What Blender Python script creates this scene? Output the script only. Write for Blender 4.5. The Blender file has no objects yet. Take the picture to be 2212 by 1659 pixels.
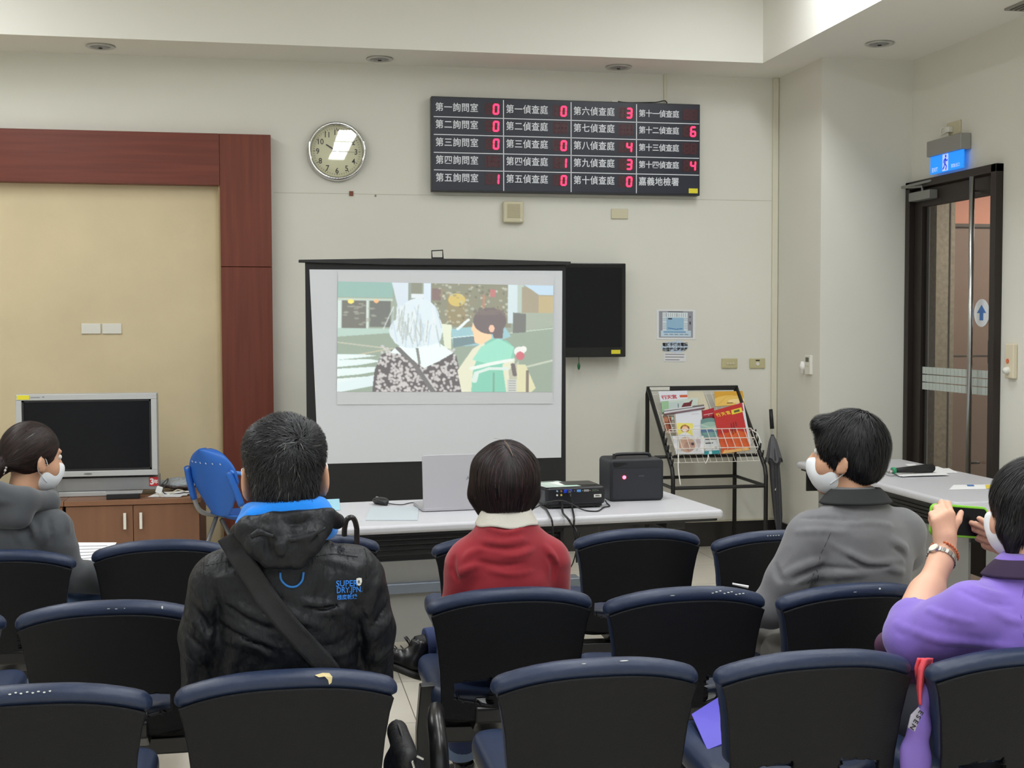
import bpy, math, random
import numpy as np
from mathutils import Vector, Matrix
random.seed(7); np.random.seed(7)
S = bpy.context.scene
C = S.collection
PI = math.pi

# ------------------------------------------------------------------ camera, world, exposure, lights
IMW, IMH, FPX = 2212, 1659, 2769.0
YAW, PITCH, ROLL, CAMZ = .1893, -.0461, -.0026, 1.6
cam_d = bpy.data.cameras.new('camera'); cam = bpy.data.objects.new('camera', cam_d); C.objects.link(cam)
cam_d.sensor_width = 36; cam_d.lens = 36 * FPX / IMW; cam_d.clip_start = .05; cam_d.clip_end = 60
FW = np.array([math.sin(YAW)*math.cos(PITCH), math.cos(YAW)*math.cos(PITCH), math.sin(PITCH)])
_r = np.array([math.cos(YAW), -math.sin(YAW), 0.]); _u = np.cross(_r, FW)
RT = _r*math.cos(ROLL) + _u*math.sin(ROLL); UP = -_r*math.sin(ROLL) + _u*math.cos(ROLL)
cam.matrix_world = Matrix(((RT[0], UP[0], -FW[0], 0), (RT[1], UP[1], -FW[1], 0), (RT[2], UP[2], -FW[2], CAMZ), (0, 0, 0, 1)))
S.camera = cam
S.view_settings.view_transform = 'Standard'; S.view_settings.look = 'None'
S.view_settings.gamma = 1; S.view_settings.use_curve_mapping = False
S.view_settings.exposure = -0.2
S.cycles.use_denoising = True
S.cycles.max_bounces = 8; S.cycles.diffuse_bounces = 7; S.cycles.glossy_bounces = 3
S.cycles.transparent_max_bounces = 8; S.cycles.caustics_reflective = False; S.cycles.caustics_refractive = False
w = bpy.data.worlds.new('world'); S.world = w; w.use_nodes = True
w.node_tree.nodes['Background'].inputs[0].default_value = (.5, .52, .55, 1)
w.node_tree.nodes['Background'].inputs[1].default_value = .3
LAMP_W = 27.0      # strength of the ceiling light panels
# positions of the ceiling light panels in the recess (x, y)
LAMP_XY = [(x, y) for x, ys in ((-2.0, (.8, 2.6, 4.2, 5.6, 7.0)), (1.0, (-.45, .8, 2.05, 3.7, 5.3)), (2.93, (1.5, 4.2, 6.7))) for y in ys]

def at(px, py, **k):
    """world point seen at a pixel, on the plane X=, Y= or Z="""
    d = FW + RT*(px-IMW/2)/FPX - UP*(py-IMH/2)/FPX
    a, v = list(k.items())[0]; i = 'XYZ'.index(a); t = (v - (CAMZ if i == 2 else 0))/d[i]
    return np.array([0, 0, CAMZ]) + t*d

# ------------------------------------------------------------------ materials
def lin(c):
    c = c/255.0
    return c/12.92 if c <= .04045 else ((c+.055)/1.055)**2.4
def rgb(r, g, b): return (lin(r), lin(g), lin(b), 1)
MATS = {}
def mat(name, c, rough=.6, metal=0., spec=.5, bump=None, var=None, emit=None, coat=0., sheen=0., attr=False, wood=None):
    if name in MATS: return MATS[name]
    m = bpy.data.materials.new(name); m.use_nodes = True; nt = m.node_tree; b = nt.nodes['Principled BSDF']
    b.inputs['Base Color'].default_value = rgb(*c); b.inputs['Roughness'].default_value = rough
    b.inputs['Metallic'].default_value = metal; b.inputs['Specular IOR Level'].default_value = spec
    if coat: b.inputs['Coat Weight'].default_value = coat; b.inputs['Coat Roughness'].default_value = .15
    if sheen: b.inputs['Sheen Weight'].default_value = sheen
    tc = nt.nodes.new('ShaderNodeTexCoord')
    def noise(scale, stretch=(1, 1, 1), detail=4):
        mp = nt.nodes.new('ShaderNodeMapping'); mp.inputs['Scale'].default_value = stretch
        n = nt.nodes.new('ShaderNodeTexNoise'); n.inputs['Scale'].default_value = scale; n.inputs['Detail'].default_value = detail
        nt.links.new(tc.outputs['Object'], mp.inputs[0]); nt.links.new(mp.outputs[0], n.inputs['Vector']); return n
    if var or wood:
        sc, amt, st = (var or wood)[:3] if len(var or wood) > 2 else ((var or wood)[0], (var or wood)[1], (1, 1, 1))
        n = noise(sc, st); r = nt.nodes.new('ShaderNodeMapRange')
        r.inputs[1].default_value = .3; r.inputs[2].default_value = .7
        r.inputs[3].default_value = 1-amt; r.inputs[4].default_value = 1+amt
        nt.links.new(n.outputs[0], r.inputs[0])
        mx = nt.nodes.new('ShaderNodeVectorMath'); mx.operation = 'SCALE'; mx.inputs[0].default_value = rgb(*c)[:3]
        nt.links.new(r.outputs[0], mx.inputs['Scale']); nt.links.new(mx.outputs[0], b.inputs['Base Color'])
    if attr:
        a = nt.nodes.new('ShaderNodeVertexColor'); a.layer_name = 'Col'; nt.links.new(a.outputs[0], b.inputs['Base Color'])
        if attr == 'emit': nt.links.new(a.outputs[0], b.inputs['Emission Color']); b.inputs['Emission Strength'].default_value = .30
    if bump:
        sc, st = bump[:2]; n = noise(sc, bump[2] if len(bump) > 2 else (1, 1, 1), 3)
        bp = nt.nodes.new('ShaderNodeBump'); bp.inputs['Strength'].default_value = st; bp.inputs['Distance'].default_value = bump[3] if len(bump) > 3 else .002
        nt.links.new(n.outputs[0], bp.inputs['Height']); nt.links.new(bp.outputs[0], b.inputs['Normal'])
    if emit:
        b.inputs['Emission Color'].default_value = rgb(*c); b.inputs['Emission Strength'].default_value = emit
    MATS[name] = m
    return m

# ------------------------------------------------------------------ mesh building
ROOT = {}
def tag(o, label=None, cat=None, group=None, kind=None):
    if label: o['label'] = label
    if cat: o['category'] = cat
    if group: o['group'] = group
    if kind: o['kind'] = kind
    return o
def thing(name, label, cat, loc=(0, 0, 0), rz=0., group=None):
    o = bpy.data.objects.new(name, None); C.objects.link(o); o.empty_display_size = .1
    o.location = loc; o.rotation_euler = (0, 0, rz)
    ROOT[o.name] = (Vector(loc), rz)
    return tag(o, label, cat, group)
class MB:
    def __init__(s): s.v = []; s.f = []; s.cols = None
    def add(s, vs, fs):
        n = len(s.v); s.v += [tuple(map(float, p)) for p in vs]; s.f += [tuple(int(i)+n for i in f) for f in fs]; return s
    def box(s, c, d, R=None):
        x, y, z = d[0]/2, d[1]/2, d[2]/2
        vs = [Vector((a, b, e)) for a in (-x, x) for b in (-y, y) for e in (-z, z)]
        if R is not None: vs = [R @ v for v in vs]
        return s.add([v + Vector(c) for v in vs], [(0, 1, 3, 2), (4, 6, 7, 5), (0, 4, 5, 1), (2, 3, 7, 6), (0, 2, 6, 4), (1, 5, 7, 3)])
    def span(s, a, b):
        a = np.array(a, float); b = np.array(b, float)
        return s.box((a+b)/2, np.abs(b-a))
    def cyl(s, a, b, r, r2=None, n=20, cap=True):
        a = Vector(a); b = Vector(b); r2 = r if r2 is None else r2
        d = (b-a).normalized(); t = Vector((0, 0, 1)) if abs(d.z) < .9 else Vector((1, 0, 0))
        u = d.cross(t).normalized(); w_ = d.cross(u)
        vs = []
        for c, q in ((a, r), (b, r2)):
            vs += [c + (u*math.cos(2*PI*i/n) + w_*math.sin(2*PI*i/n))*q for i in range(n)]
        fs = [(i, (i+1) % n, n+(i+1) % n, n+i) for i in range(n)]
        if cap: fs += [tuple(range(n-1, -1, -1)), tuple(range(n, 2*n))]
        return s.add(vs, fs)
    def tube(s, pts, r, n=8, sub=1, closed=False):
        pts = [Vector(p) for p in pts]
        if sub > 1: pts = spline(pts, sub, closed)
        rs = r if hasattr(r, '__len__') else [r]*len(pts)
        if len(rs) != len(pts): rs = np.interp(np.linspace(0, 1, len(pts)), np.linspace(0, 1, len(rs)), rs)
        vs = []; m = len(pts); prev = None
        for i, p in enumerate(pts):
            a = pts[(i-1) % m] if (closed or i) else p; b = pts[(i+1) % m] if (closed or i < m-1) else p
            d = (b-a).normalized()
            if prev is None:
                t = Vector((0, 0, 1)) if abs(d.z) < .9 else Vector((1, 0, 0)); u = d.cross(t).normalized()
            else:
                u = (prev - d*prev.dot(d)); u = u.normalized() if u.length > 1e-6 else d.orthogonal().normalized()
            prev = u; w_ = d.cross(u)
            vs += [p + (u*math.cos(2*PI*k/n) + w_*math.sin(2*PI*k/n))*rs[i] for k in range(n)]
        fs = []
        for i in range(m if closed else m-1):
            j = (i+1) % m
            fs += [(i*n+k, i*n+(k+1) % n, j*n+(k+1) % n, j*n+k) for k in range(n)]
        if not closed: fs += [tuple(range(n-1, -1, -1)), tuple(range((m-1)*n, m*n))]
        return s.add(vs, fs)
    def prism(s, poly, fn, h):
        """poly: 2D outline; fn(u,v,w) -> point; extruded from w=0 to w=h"""
        n = len(poly)
        vs = [fn(u, v, 0) for u, v in poly] + [fn(u, v, h) for u, v in poly]
        return s.add(vs, [tuple(range(n-1, -1, -1)), tuple(range(n, 2*n))] + [(i, (i+1) % n, n+(i+1) % n, n+i) for i in range(n)])
    def lathe(s, prof, c, ax=(0, 0, 1), n=32):
        c = Vector(c); d = Vector(ax).normalized(); t = Vector((0, 0, 1)) if abs(d.z) < .9 else Vector((1, 0, 0))
        u = d.cross(t).normalized(); w_ = d.cross(u); vs = []
        for r, h in prof: vs += [c + d*h + (u*math.cos(2*PI*i/n)+w_*math.sin(2*PI*i/n))*r for i in range(n)]
        fs = []
        for j in range(len(prof)-1): fs += [(j*n+i, j*n+(i+1) % n, (j+1)*n+(i+1) % n, (j+1)*n+i) for i in range(n)]
        return s.add(vs, fs)
    def grid(s, fn, nu, nv):
        vs = [fn(i/nu, j/nv) for j in range(nv+1) for i in range(nu+1)]
        return s.add(vs, [(j*(nu+1)+i, j*(nu+1)+i+1, (j+1)*(nu+1)+i+1, (j+1)*(nu+1)+i) for j in range(nv) for i in range(nu)])
    def build(s, name, m, parent=None, world=True, smooth=False, bevel=0., seg=2, solid=0., cols=None, angle=35, sub=0):
        me = bpy.data.meshes.new(name)
        vs = np.array(s.v, dtype=float).reshape(-1, 3)
        if parent is not None and world:
            p = parent
            while p.parent: p = p.parent
            loc, rz = ROOT.get(p.name, (Vector(p.location), p.rotation_euler.z))
            vs = vs - np.array(loc); cz, sz = math.cos(-rz), math.sin(-rz)
            vs = np.stack([vs[:, 0]*cz - vs[:, 1]*sz, vs[:, 0]*sz + vs[:, 1]*cz, vs[:, 2]], 1)
        me.from_pydata([tuple(v) for v in vs], [], s.f); me.update()
        return finish(me, name, m, parent, smooth, bevel, seg, solid, cols, angle, sub)
def finish(me, name, m, parent=None, smooth=False, bevel=0., seg=2, solid=0., cols=None, angle=35, sub=0):
    o = bpy.data.objects.new(name, me); C.objects.link(o)
    if m: me.materials.append(m)
    if cols is not None:
        a = me.color_attributes.new('Col', 'FLOAT_COLOR', 'POINT'); a.data.foreach_set('color', np.asarray(cols, np.float32).ravel())
    if parent is not None: o.parent = parent
    if smooth: me.polygons.foreach_set('use_smooth', [True]*len(me.polygons))
    if solid:
        q = o.modifiers.new('solid', 'SOLIDIFY'); q.thickness = solid; q.offset = 0
    if sub:
        q = o.modifiers.new('sub', 'SUBSURF'); q.levels = sub; q.render_levels = sub
    if bevel:
        q = o.modifiers.new('bevel', 'BEVEL'); q.width = bevel; q.segments = seg; q.limit_method = 'ANGLE'; q.angle_limit = math.radians(angle)
        if not smooth: me.polygons.foreach_set('use_smooth', [True]*len(me.polygons)); q.harden_normals = True
    return o
def spline(pts, sub, closed=False):
    out = []; m = len(pts)
    for i in range(m if closed else m-1):
        g = (lambda k: pts[k % m]) if closed else (lambda k: pts[min(max(k, 0), m-1)])
        p0, p1, p2, p3 = g(i-1), g(i), g(i+1), g(i+2)
        for k in range(sub):
            t = k/sub
            out.append(.5*((2*p1) + (p2-p0)*t + (2*p0-5*p1+4*p2-p3)*t*t + (3*p1-p0-3*p2+p3)*t**3))
    if not closed: out.append(pts[-1])
    return out
def struct(name, mb, m, **k): return tag(mb.build(name, m, **k), kind='structure')
def rrect(x0, y0, x1, y1, r, n=5):
    out = []
    for cx, cy, a0 in ((x1-r, y0+r, -PI/2), (x1-r, y1-r, 0), (x0+r, y1-r, PI/2), (x0+r, y0+r, PI)):
        out += [(cx+r*math.cos(a0+PI/2*i/n), cy+r*math.sin(a0+PI/2*i/n)) for i in range(n+1)]
    return out

# text as mesh geometry
_tc = bpy.data.curves.new('lettering_source', 'FONT'); _tc.resolution_u = 3
_to = bpy.data.objects.new('lettering_source', _tc)
def text(mb, s, size, fn, align='LEFT', bold=0., sx=1.):
    """adds the glyphs of s to mb; fn(u, v) maps text plane to the world; size in metres (em)"""
    _tc.body = s; _tc.size = 1; _tc.align_x = align; _tc.offset = bold
    C.objects.link(_to); bpy.context.view_layer.update()
    me = bpy.data.meshes.new_from_object(_to.evaluated_get(bpy.context.evaluated_depsgraph_get()))
    C.objects.unlink(_to)
    vs = [fn(v.co.x*size*sx, v.co.y*size) for v in me.vertices]
    mb.add(vs, [tuple(p.vertices) for p in me.polygons]); bpy.data.meshes.remove(me)
    return mb

# flat printed pictures: a colour raster turned into a fine grid with vertex colours
class Paint:
    def __init__(s, w, h, c):
        s.w, s.h = w, h; s.a = np.zeros((h, w, 3)); s.a[:] = c
        s.X, s.Y = np.meshgrid((np.arange(w)+.5)/w, (np.arange(h)+.5)/h)       # y runs downwards
    def blend(s, m, c, a=1.):
        m = (m*a)[..., None] if m.dtype != bool else np.where(m, a, 0.)[..., None]
        s.a = s.a*(1-m) + np.array(c, float)*m; return s
    def poly(s, pts, c, a=1.):
        ins = np.zeros(s.X.shape, bool); n = len(pts)
        for i in range(n):
            x0, y0 = pts[i]; x1, y1 = pts[(i+1) % n]
            if y0 == y1: continue
            ins ^= ((s.Y < y0) != (s.Y < y1)) & (s.X < (x1-x0)*(s.Y-y0)/(y1-y0)+x0)
        return s.blend(ins, c, a)
    def rect(s, x0, y0, x1, y1, c, a=1.): return s.blend((s.X > x0) & (s.X < x1) & (s.Y > y0) & (s.Y < y1), c, a)
    def ell(s, cx, cy, rx, ry, c, a=1.): return s.blend(((s.X-cx)/rx)**2+((s.Y-cy)/ry)**2 < 1, c, a)
    def line(s, pts, wd, c, a=1., asp=1.):
        m = np.zeros(s.X.shape, bool)
        for (x0, y0), (x1, y1) in zip(pts[:-1], pts[1:]):
            dx, dy = x1-x0, (y1-y0)*asp; L = dx*dx+dy*dy+1e-12
            t = np.clip(((s.X-x0)*dx+(s.Y-y0)*asp*dy)/L, 0, 1)
            m |= np.hypot(s.X-x0-t*dx, (s.Y-y0)*asp-t*dy) < wd
        return s.blend(m, c, a)
    def mesh(s, fn, name, m, parent=None, gain=1., solid=0.):
        """fn(u, v): u to the right, v down, both 0..1; nearest sample at each vertex"""
        w, h = s.w, s.h; mb = MB(); mb.grid(fn, w-1, h-1)
        L = np.clip(s.a/255., 0, None); L = np.where(L <= .04045, L/12.92, ((L+.055)/1.055)**2.4)*gain
        cols = np.concatenate([L.reshape(-1, 3), np.ones((w*h, 1))], 1)
        return mb.build(name, m, parent, cols=cols, solid=solid)
def quad(p00, p10, p11, p01, off=(0, 0, 0)):
    """bilinear patch: top-left, top-right, bottom-right, bottom-left"""
    P = [np.array(p, float)+np.array(off) for p in (p00, p10, p11, p01)]
    return lambda u, v: (P[0]*(1-u)+P[1]*u)*(1-v) + (P[3]*(1-u)+P[2]*u)*v
PRINT = mat('print', (255, 255, 255), .5, attr=True)
# ------------------------------------------------------------------ the room
YW, ZC, XS, YS, XC, YC, XR = 8.77, 3.362, 3.316, 8.271, 3.634, 8.03, 4.284
XL, YB, ZT = -4.2, -3.0, 3.95
WALL = mat('wall_paint', (220, 219, 210), .75, spec=.25, bump=(260, .12), var=(1.2, .015))
CEIL = mat('ceiling_paint', (232, 231, 224), .8, spec=.2, bump=(260, .1))
BLK = mat('black_metal', (22, 21, 22), .42)
BLKP = mat('black_plastic', (26, 27, 30), .45)
WHT = mat('white_plastic', (222, 221, 212), .45)
BEIGE = mat('beige_plastic', (205, 198, 170), .5)
STEEL = mat('steel', (185, 185, 183), .28, metal=1)
PAPER = mat('paper', (236, 236, 238), .8)
YEL = mat('yellow_sticker', (226, 214, 50), .6)
INK = mat('ink', (30, 30, 34), .7)

# floor with 60 cm tiles
fm = bpy.data.materials.new('floor_tiles'); fm.use_nodes = True; nt = fm.node_tree; b = nt.nodes['Principled BSDF']
tc = nt.nodes.new('ShaderNodeTexCoord'); mp = nt.nodes.new('ShaderNodeMapping'); mp.inputs['Location'].default_value = (.02, .32, 0)
bk = nt.nodes.new('ShaderNodeTexBrick'); bk.offset = 0; bk.inputs['Scale'].default_value = 1
for k, v in {'Brick Width': .6, 'Row Height': .6, 'Mortar Size': .0022, 'Mortar Smooth': .2}.items(): bk.inputs[k].default_value = v
bk.inputs['Color1'].default_value = rgb(228, 221, 208); bk.inputs['Color2'].default_value = rgb(221, 214, 200); bk.inputs['Mortar'].default_value = rgb(120, 112, 100)
nz = nt.nodes.new('ShaderNodeTexNoise'); nz.inputs['Scale'].default_value = 7; nz.inputs['Detail'].default_value = 6
mx = nt.nodes.new('ShaderNodeMix'); mx.data_type = 'RGBA'; mx.blend_type = 'MULTIPLY'; mx.inputs[0].default_value = .15
nt.links.new(tc.outputs['Object'], mp.inputs[0]); nt.links.new(mp.outputs[0], bk.inputs[0]); nt.links.new(tc.outputs['Object'], nz.inputs['Vector'])
nt.links.new(bk.outputs[0], mx.inputs[6]); nt.links.new(nz.outputs[0], mx.inputs[7]); nt.links.new(mx.outputs[2], b.inputs['Base Color'])
b.inputs['Roughness'].default_value = .3
struct('floor', MB().span((XL-.2, YB-.2, -.1), (XR+.14, YW+.2, 0)), fm)

mb = MB(); mb.span((XL-.2, YW, 0), (XC+.1, YW+.14, 4.1))
struct('wall_front', mb, WALL)
struct('trim_1', MB().span((.06, YW-.0012, 2.487), (XC, YW+.001, 2.4895)), mat('wall_seam', (176, 174, 160), .9))
struct('wall_column_side', MB().span((XC, YC+.1, 0), (XC+.1, YW, 4.1)), WALL)
struct('wall_column_front', MB().span((XC, YC, 0), (XR+.14, YC+.1, 4.1)), WALL)
struct('wall_left', MB().span((XL-.2, YB, 0), (XL, YW, 4.1)), WALL)
struct('wall_back', MB().span((XL-.2, YB-.2, 0), (XR+.14, YB, 4.1)), mat('back_wall', (222, 221, 212), .8))
DY0, DY1, DZ = 6.93, 8.02, 2.545
mb = MB(); mb.span((XR, YB, 0), (XR+.14, DY0, 4.1)); mb.span((XR, DY0, DZ), (XR+.14, YC, 4.1))
struct('wall_right', mb, WALL)
# unseen glowing panels added to the rear wall behind the audience as fill light
FILL_GLOW = 1.6
for i, x in enumerate((-2.3, 0.2, 2.7)):
    wn = thing('window_%d' % (i+1), None, None, (x, YB, 1.0)); wn['kind'] = 'structure'
    f = MB()
    for a in ((-.9, -.86), (-.02, .02), (.86, .9)): f.span((x+a[0], YB, 1.0), (x+a[1], YB+.04, 2.5))
    for a in ((1.0, 1.04), (2.46, 2.5)): f.span((x-.9, YB, a[0]), (x+.9, YB+.04, a[1]))
    f.build('window_frame', mat('window_frame', (190, 190, 188), .4), wn)
    MB().span((x-.88, YB+.005, 1.02), (x+.88, YB+.012, 2.48)).build('window_pane', mat('daylight_pane', (225, 236, 255), .3, emit=FILL_GLOW), wn)
# lowered ceiling border around a raised middle field
mb = MB(); mb.span((XL, YS, ZC), (XC, YW, ZC+.04)); mb.span((XS, YB, ZC), (XR, YC, ZC+.04)); mb.span((XS, YC, ZC), (XC, YS, ZC+.04))
struct('ceiling', mb, CEIL)
mb = MB(); mb.span((XL, YS, ZC+.04), (XS+.04, YS+.04, ZT)); struct('ceiling_step_front', mb, CEIL)
mb = MB(); mb.span((XS, YB, ZC+.04), (XS+.04, YS, ZT)); struct('ceiling_step_right', mb, CEIL)
struct('ceiling_raised_field', MB().span((XL, YB, ZT), (XS+.1, YS+.1, ZT+.1)), CEIL)

# dark tile skirting with a pale cap
SK = mat('skirting_tile', (44, 41, 40), .25, var=(3, .15))
bkf = MB(); bkf.span((.05, YW-.014, 0), (XC, YW, .178)); struct('baseboard_front', bkf, SK)
struct('baseboard_column_front', MB().span((XC-.01, YC-.014, 0), (XR, YC, .178)), SK)
struct('baseboard_column_side', MB().span((XC-.014, YC-.014, 0), (XC, YW, .178)), SK)
struct('baseboard_right', MB().span((XR-.014, YB, 0), (XR, DY0-.05, .178)), SK)
cap = MB(); cap.span((.05, YW-.018, .178), (XC, YW, .188)); struct('trim_2', cap, mat('skirting_cap', (205, 200, 180), .5))
gr = MB()
for i in range(7): gr.span((.3+i*.5, YW-.0155, 0), (.304+i*.5, YW-.013, .178))
struct('trim_3', gr, mat('skirting_joint', (80, 76, 72), .8))

# cable trunking on the front wall
t = mat('trunking', (214, 210, 192), .6)
struct('trim_4', MB().span((XC-.045, YW-.022, .19), (XC-.003, YW, ZC)), t, bevel=.003)
struct('trim_5', MB().span((2.775, YW-.014, 2.99), (2.793, YW, ZC)), t, bevel=.002)

# wooden portal with a fabric field
FX, FIX, FZ, FIZ, FYF = .044, -.287, 2.857, 2.52, 8.67
WD = mat('portal_wood', (112, 58, 44), .36, wood=(30, .16, (1, 1, .05)), spec=.28)
WDH = mat('portal_wood_across', (112, 58, 46), .36, wood=(30, .16, (.05, 1, 1)), spec=.28)
struct('trim_6', MB().span((FIX, FYF, 0), (FX, YW, 1.985)), WD, bevel=.003)
struct('trim_7', MB().span((FIX, FYF, 1.988), (FX, YW, FZ)), WD, bevel=.003)
struct('trim_8', MB().span((XL, FYF, FIZ), (FIX-.001, YW, FZ)), WDH, bevel=.003)
struct('trim_9', MB().span((FIX-.012, FYF+.02, 0), (FIX, YW, FIZ)), mat('portal_edge', (170, 150, 110), .6))
FAB = mat('wall_fabric', (214, 199, 166), .9, spec=.1, bump=(420, .5, (1, 1, .3), .001), var=(2.2, .05))
struct('wall_fabric_field', MB().span((XL, YW-.012, 0), (FIX-.012, YW, FIZ)), FAB)

# brass-brown anchor cap and hole beside the seam
tag(MB().span((.563, YW-.006, 2.474), (.590, YW, 2.506)).build('wall_plug', mat('brown_plug', (120, 68, 48), .6)),
    'small brown square plug on the wall seam under the clock', 'wall plug')
tag(MB().cyl((.74, YW-.003, 2.478), (.74, YW, 2.478), .007, n=12).build('screw_anchor', mat('grey_anchor', (140, 130, 112), .7)),
    'tiny grey screw anchor in the wall right of the brown plug', 'screw anchor')

# downlights in the lowered border
DLR = mat('downlight_rim', (190, 190, 186), .35, metal=.4); DLG = mat('downlight_glass', (120, 120, 122), .25)
for (px, py, lab) in ((217, 99, 'unlit round downlight above the wooden portal, leftmost in the ceiling border'),
                      (820, 126, 'unlit round downlight in the ceiling border above and right of the clock'),
                      (1336, 144, 'unlit round downlight in the ceiling border above the queue display board'),
                      (1900, 93, 'unlit round downlight in the ceiling border near the glass door')):
    p = at(px, py, Z=ZC); t = thing('downlight', lab, 'ceiling light', p, group='downlights in the ceiling border')
    MB().lathe([(.062, -.001), (.086, -.001), (.09, -.007), (.084, -.011), (.066, -.011), (.062, -.004)], p).build('trim_ring', DLR, t, smooth=True)
    MB().lathe([(.0005, -.014), (.03, -.013), (.055, -.009), (.064, -.004)], p).build('lens', DLG, t, smooth=True)
    MB().cyl(p-np.array([0, 0, .017]), p-np.array([0, 0, .013]), .012, n=12).build('lamp_tip', INK, t)

# air vent in the right border
t = thing('ceiling_vent', 'grey slotted air vent in the ceiling above the door side wall', 'vent', (4.16, 6.55, ZC))
MB().span((4.08, 5.7, ZC-.012), (4.22, 6.62, ZC)).build('frame', mat('vent_grey', (150, 148, 140), .5), t, bevel=.003)
s = MB()
for i in range(4): s.span((4.096+i*.03, 5.73, ZC-.016), (4.108+i*.03, 6.59, ZC-.0125))
s.build('slats', mat('vent_dark', (90, 88, 84), .5), t)

# light panels in the raised field (these light the room)
LFR = mat('light_frame', (230, 230, 228), .4)
def lamp_mat():
    m = bpy.data.materials.new('lamp_diffuser'); m.use_nodes = True; n = m.node_tree
    for q in list(n.nodes): n.nodes.remove(q)
    e = n.nodes.new('ShaderNodeEmission'); o = n.nodes.new('ShaderNodeOutputMaterial'); e.inputs[0].default_value = (.955, .985, 1, 1); e.inputs[1].default_value = LAMP_W
    n.links.new(e.outputs[0], o.inputs[0]); return m
LM = lamp_mat()
for x, y in LAMP_XY:
    colname = {-2.0: 'left', 1.0: 'middle', 2.93: 'right'}[x]; ys = sorted((q[1] for q in LAMP_XY if q[0] == x), reverse=True); k = ys.index(y)
    t = thing('ceiling_light', 'fluorescent light panel, %s column of the raised ceiling, %s from screen wall' % (colname, ['first', 'second', 'third', 'fourth', 'fifth'][k]), 'ceiling light', (x, y, ZT), group='fluorescent light panels in the raised ceiling')
    f = MB()
    for a, b_ in (((-.165, -.61), (-.15, .61)), ((.15, -.61), (.165, .61)), ((-.165, -.61), (.165, -.59)), ((-.165, .59), (.165, .61))):
        f.span((x+a[0], y+a[1], ZT-.05), (x+b_[0], y+b_[1], ZT))
    f.build('frame', LFR, t)
    MB().add([(x-.15, y-.59, ZT-.03), (x+.15, y-.59, ZT-.03), (x+.15, y+.59, ZT-.03), (x-.15, y+.59, ZT-.03)], [(0, 3, 2, 1)]).build('diffuser', LM, t)

# glazed door in the right wall, seen corridor beyond
DB = mat('door_bronze', (50, 43, 40), .4, metal=.25, spec=.4)
d = thing('door_1', None, None, (XR, 7.48, 0)); d['kind'] = 'structure'
d['label'] = 'dark bronze framed glass door in the right hand wall'
f = MB(); f.span((XR-.05, DY0-.0, 0), (XR+.10, DY0+.055, DZ)); f.span((XR-.05, DY1-.055, 0), (XR+.10, DY1, DZ)); f.span((XR-.05, DY0, DZ-.05), (XR+.10, DY1, DZ))
f.build('door_frame', DB, d, bevel=.004)
f = MB(); f.span((XR-.012, DY0+.06, .05), (XR+.035, 7.05, DZ-.055)); f.span((XR-.012, 7.865, .05), (XR+.035, DY1-.06, DZ-.055))
f.span((XR-.012, 7.05, 2.372), (XR+.035, 7.865, DZ-.055)); f.span((XR-.012, 7.05, .05), (XR+.035, 7.865, .3))
lf = f.build('door_leaf', DB, d, bevel=.004)
gm = bpy.data.materials.new('door_glass'); gm.use_nodes = True; n = gm.node_tree
for q in list(n.nodes): n.nodes.remove(q)
tr = n.nodes.new('ShaderNodeBsdfTransparent'); tr.inputs[0].default_value = (.86, .88, .87, 1); gl = n.nodes.new('ShaderNodeBsdfGlossy'); gl.inputs['Roughness'].default_value = .03
fr = n.nodes.new('ShaderNodeMath'); fr.operation = 'MULTIPLY'; fr.inputs[0].default_value = .09; fr.inputs[1].default_value = 1.; mxs = n.nodes.new('ShaderNodeMixShader'); o = n.nodes.new('ShaderNodeOutputMaterial')
n.links.new(fr.outputs[0], mxs.inputs[0]); n.links.new(tr.outputs[0], mxs.inputs[1]); n.links.new(gl.outputs[0], mxs.inputs[2]); n.links.new(mxs.outputs[0], o.inputs[0])
MB().span((XR+.008, 7.05, .3), (XR+.014, 7.865, 2.372)).build('glass_pane', gm, d)
# frosted check band on the glass
f = MB()
for r in range(3):
    for k in range(18): f.span((XR+.004, 7.052+k*.0452, 1.165+r*.052), (XR+.0075, 7.052+k*.0452+.041, 1.165+r*.052+.046))
f.build('film_band', mat('frost_film', (182, 190, 184), .7), d)
# round sticker with an arrow
f = MB().cyl((XR+.003, 7.15, 1.665), (XR+.0065, 7.15, 1.665), .085, n=32); rs = f.build('round_sticker', mat('sticker_white', (228, 232, 236), .5), d)
f = MB(); f.prism([(-.05, 0), (0, .05), (.05, 0), (.02, 0), (.02, -.045), (-.02, -.045), (-.02, 0)], lambda u, v, w_: (XR+.0025-w_, 7.15+u, 1.665+v), .001)
f.build('arrow_mark', mat('sticker_blue', (70, 120, 190), .5), rs)
# full height pull bar
f = MB().tube([(XR-.075, 7.145, .55), (XR-.075, 7.145, 2.49)], .016, n=16); pb = f.build('pull_bar', STEEL, d, smooth=True)
f = MB()
for z in (.75, 2.4): f.cyl((XR-.075, 7.145, z), (XR, 7.145, z), .009, n=10)
f.build('bar_mount', STEEL, pb)
f = MB().span((XR-.02, 7.0, 1.36), (XR-.012, 7.04, 1.5)); f.build('lock_plate', mat('lock', (60, 62, 64), .4, metal=.6), d, bevel=.002)
f = MB()
for z in (2.2, 1.98, 1.75): f.cyl((XR-.028, 8.0, z-.06), (XR-.028, 8.0, z+.06), .009, n=10)
f.build('hinge', mat('hinge_grey', (130, 128, 124), .4, metal=.7), d)
cl = MB().span((XR-.075, 7.66, 2.41), (XR-.012, 7.93, 2.468)).build('door_closer', mat('closer_grey', (140, 140, 136), .45, metal=.3), d, bevel=.006)
f = MB(); f.tube([(XR-.045, 7.8, 2.47), (XR-.045, 7.8, 2.5), (XR-.1, 7.97, 2.51)], .009, n=8); f.tube([(XR-.1, 7.97, 2.51), (XR-.03, 7.62, 2.53)], .009, n=8)
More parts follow.
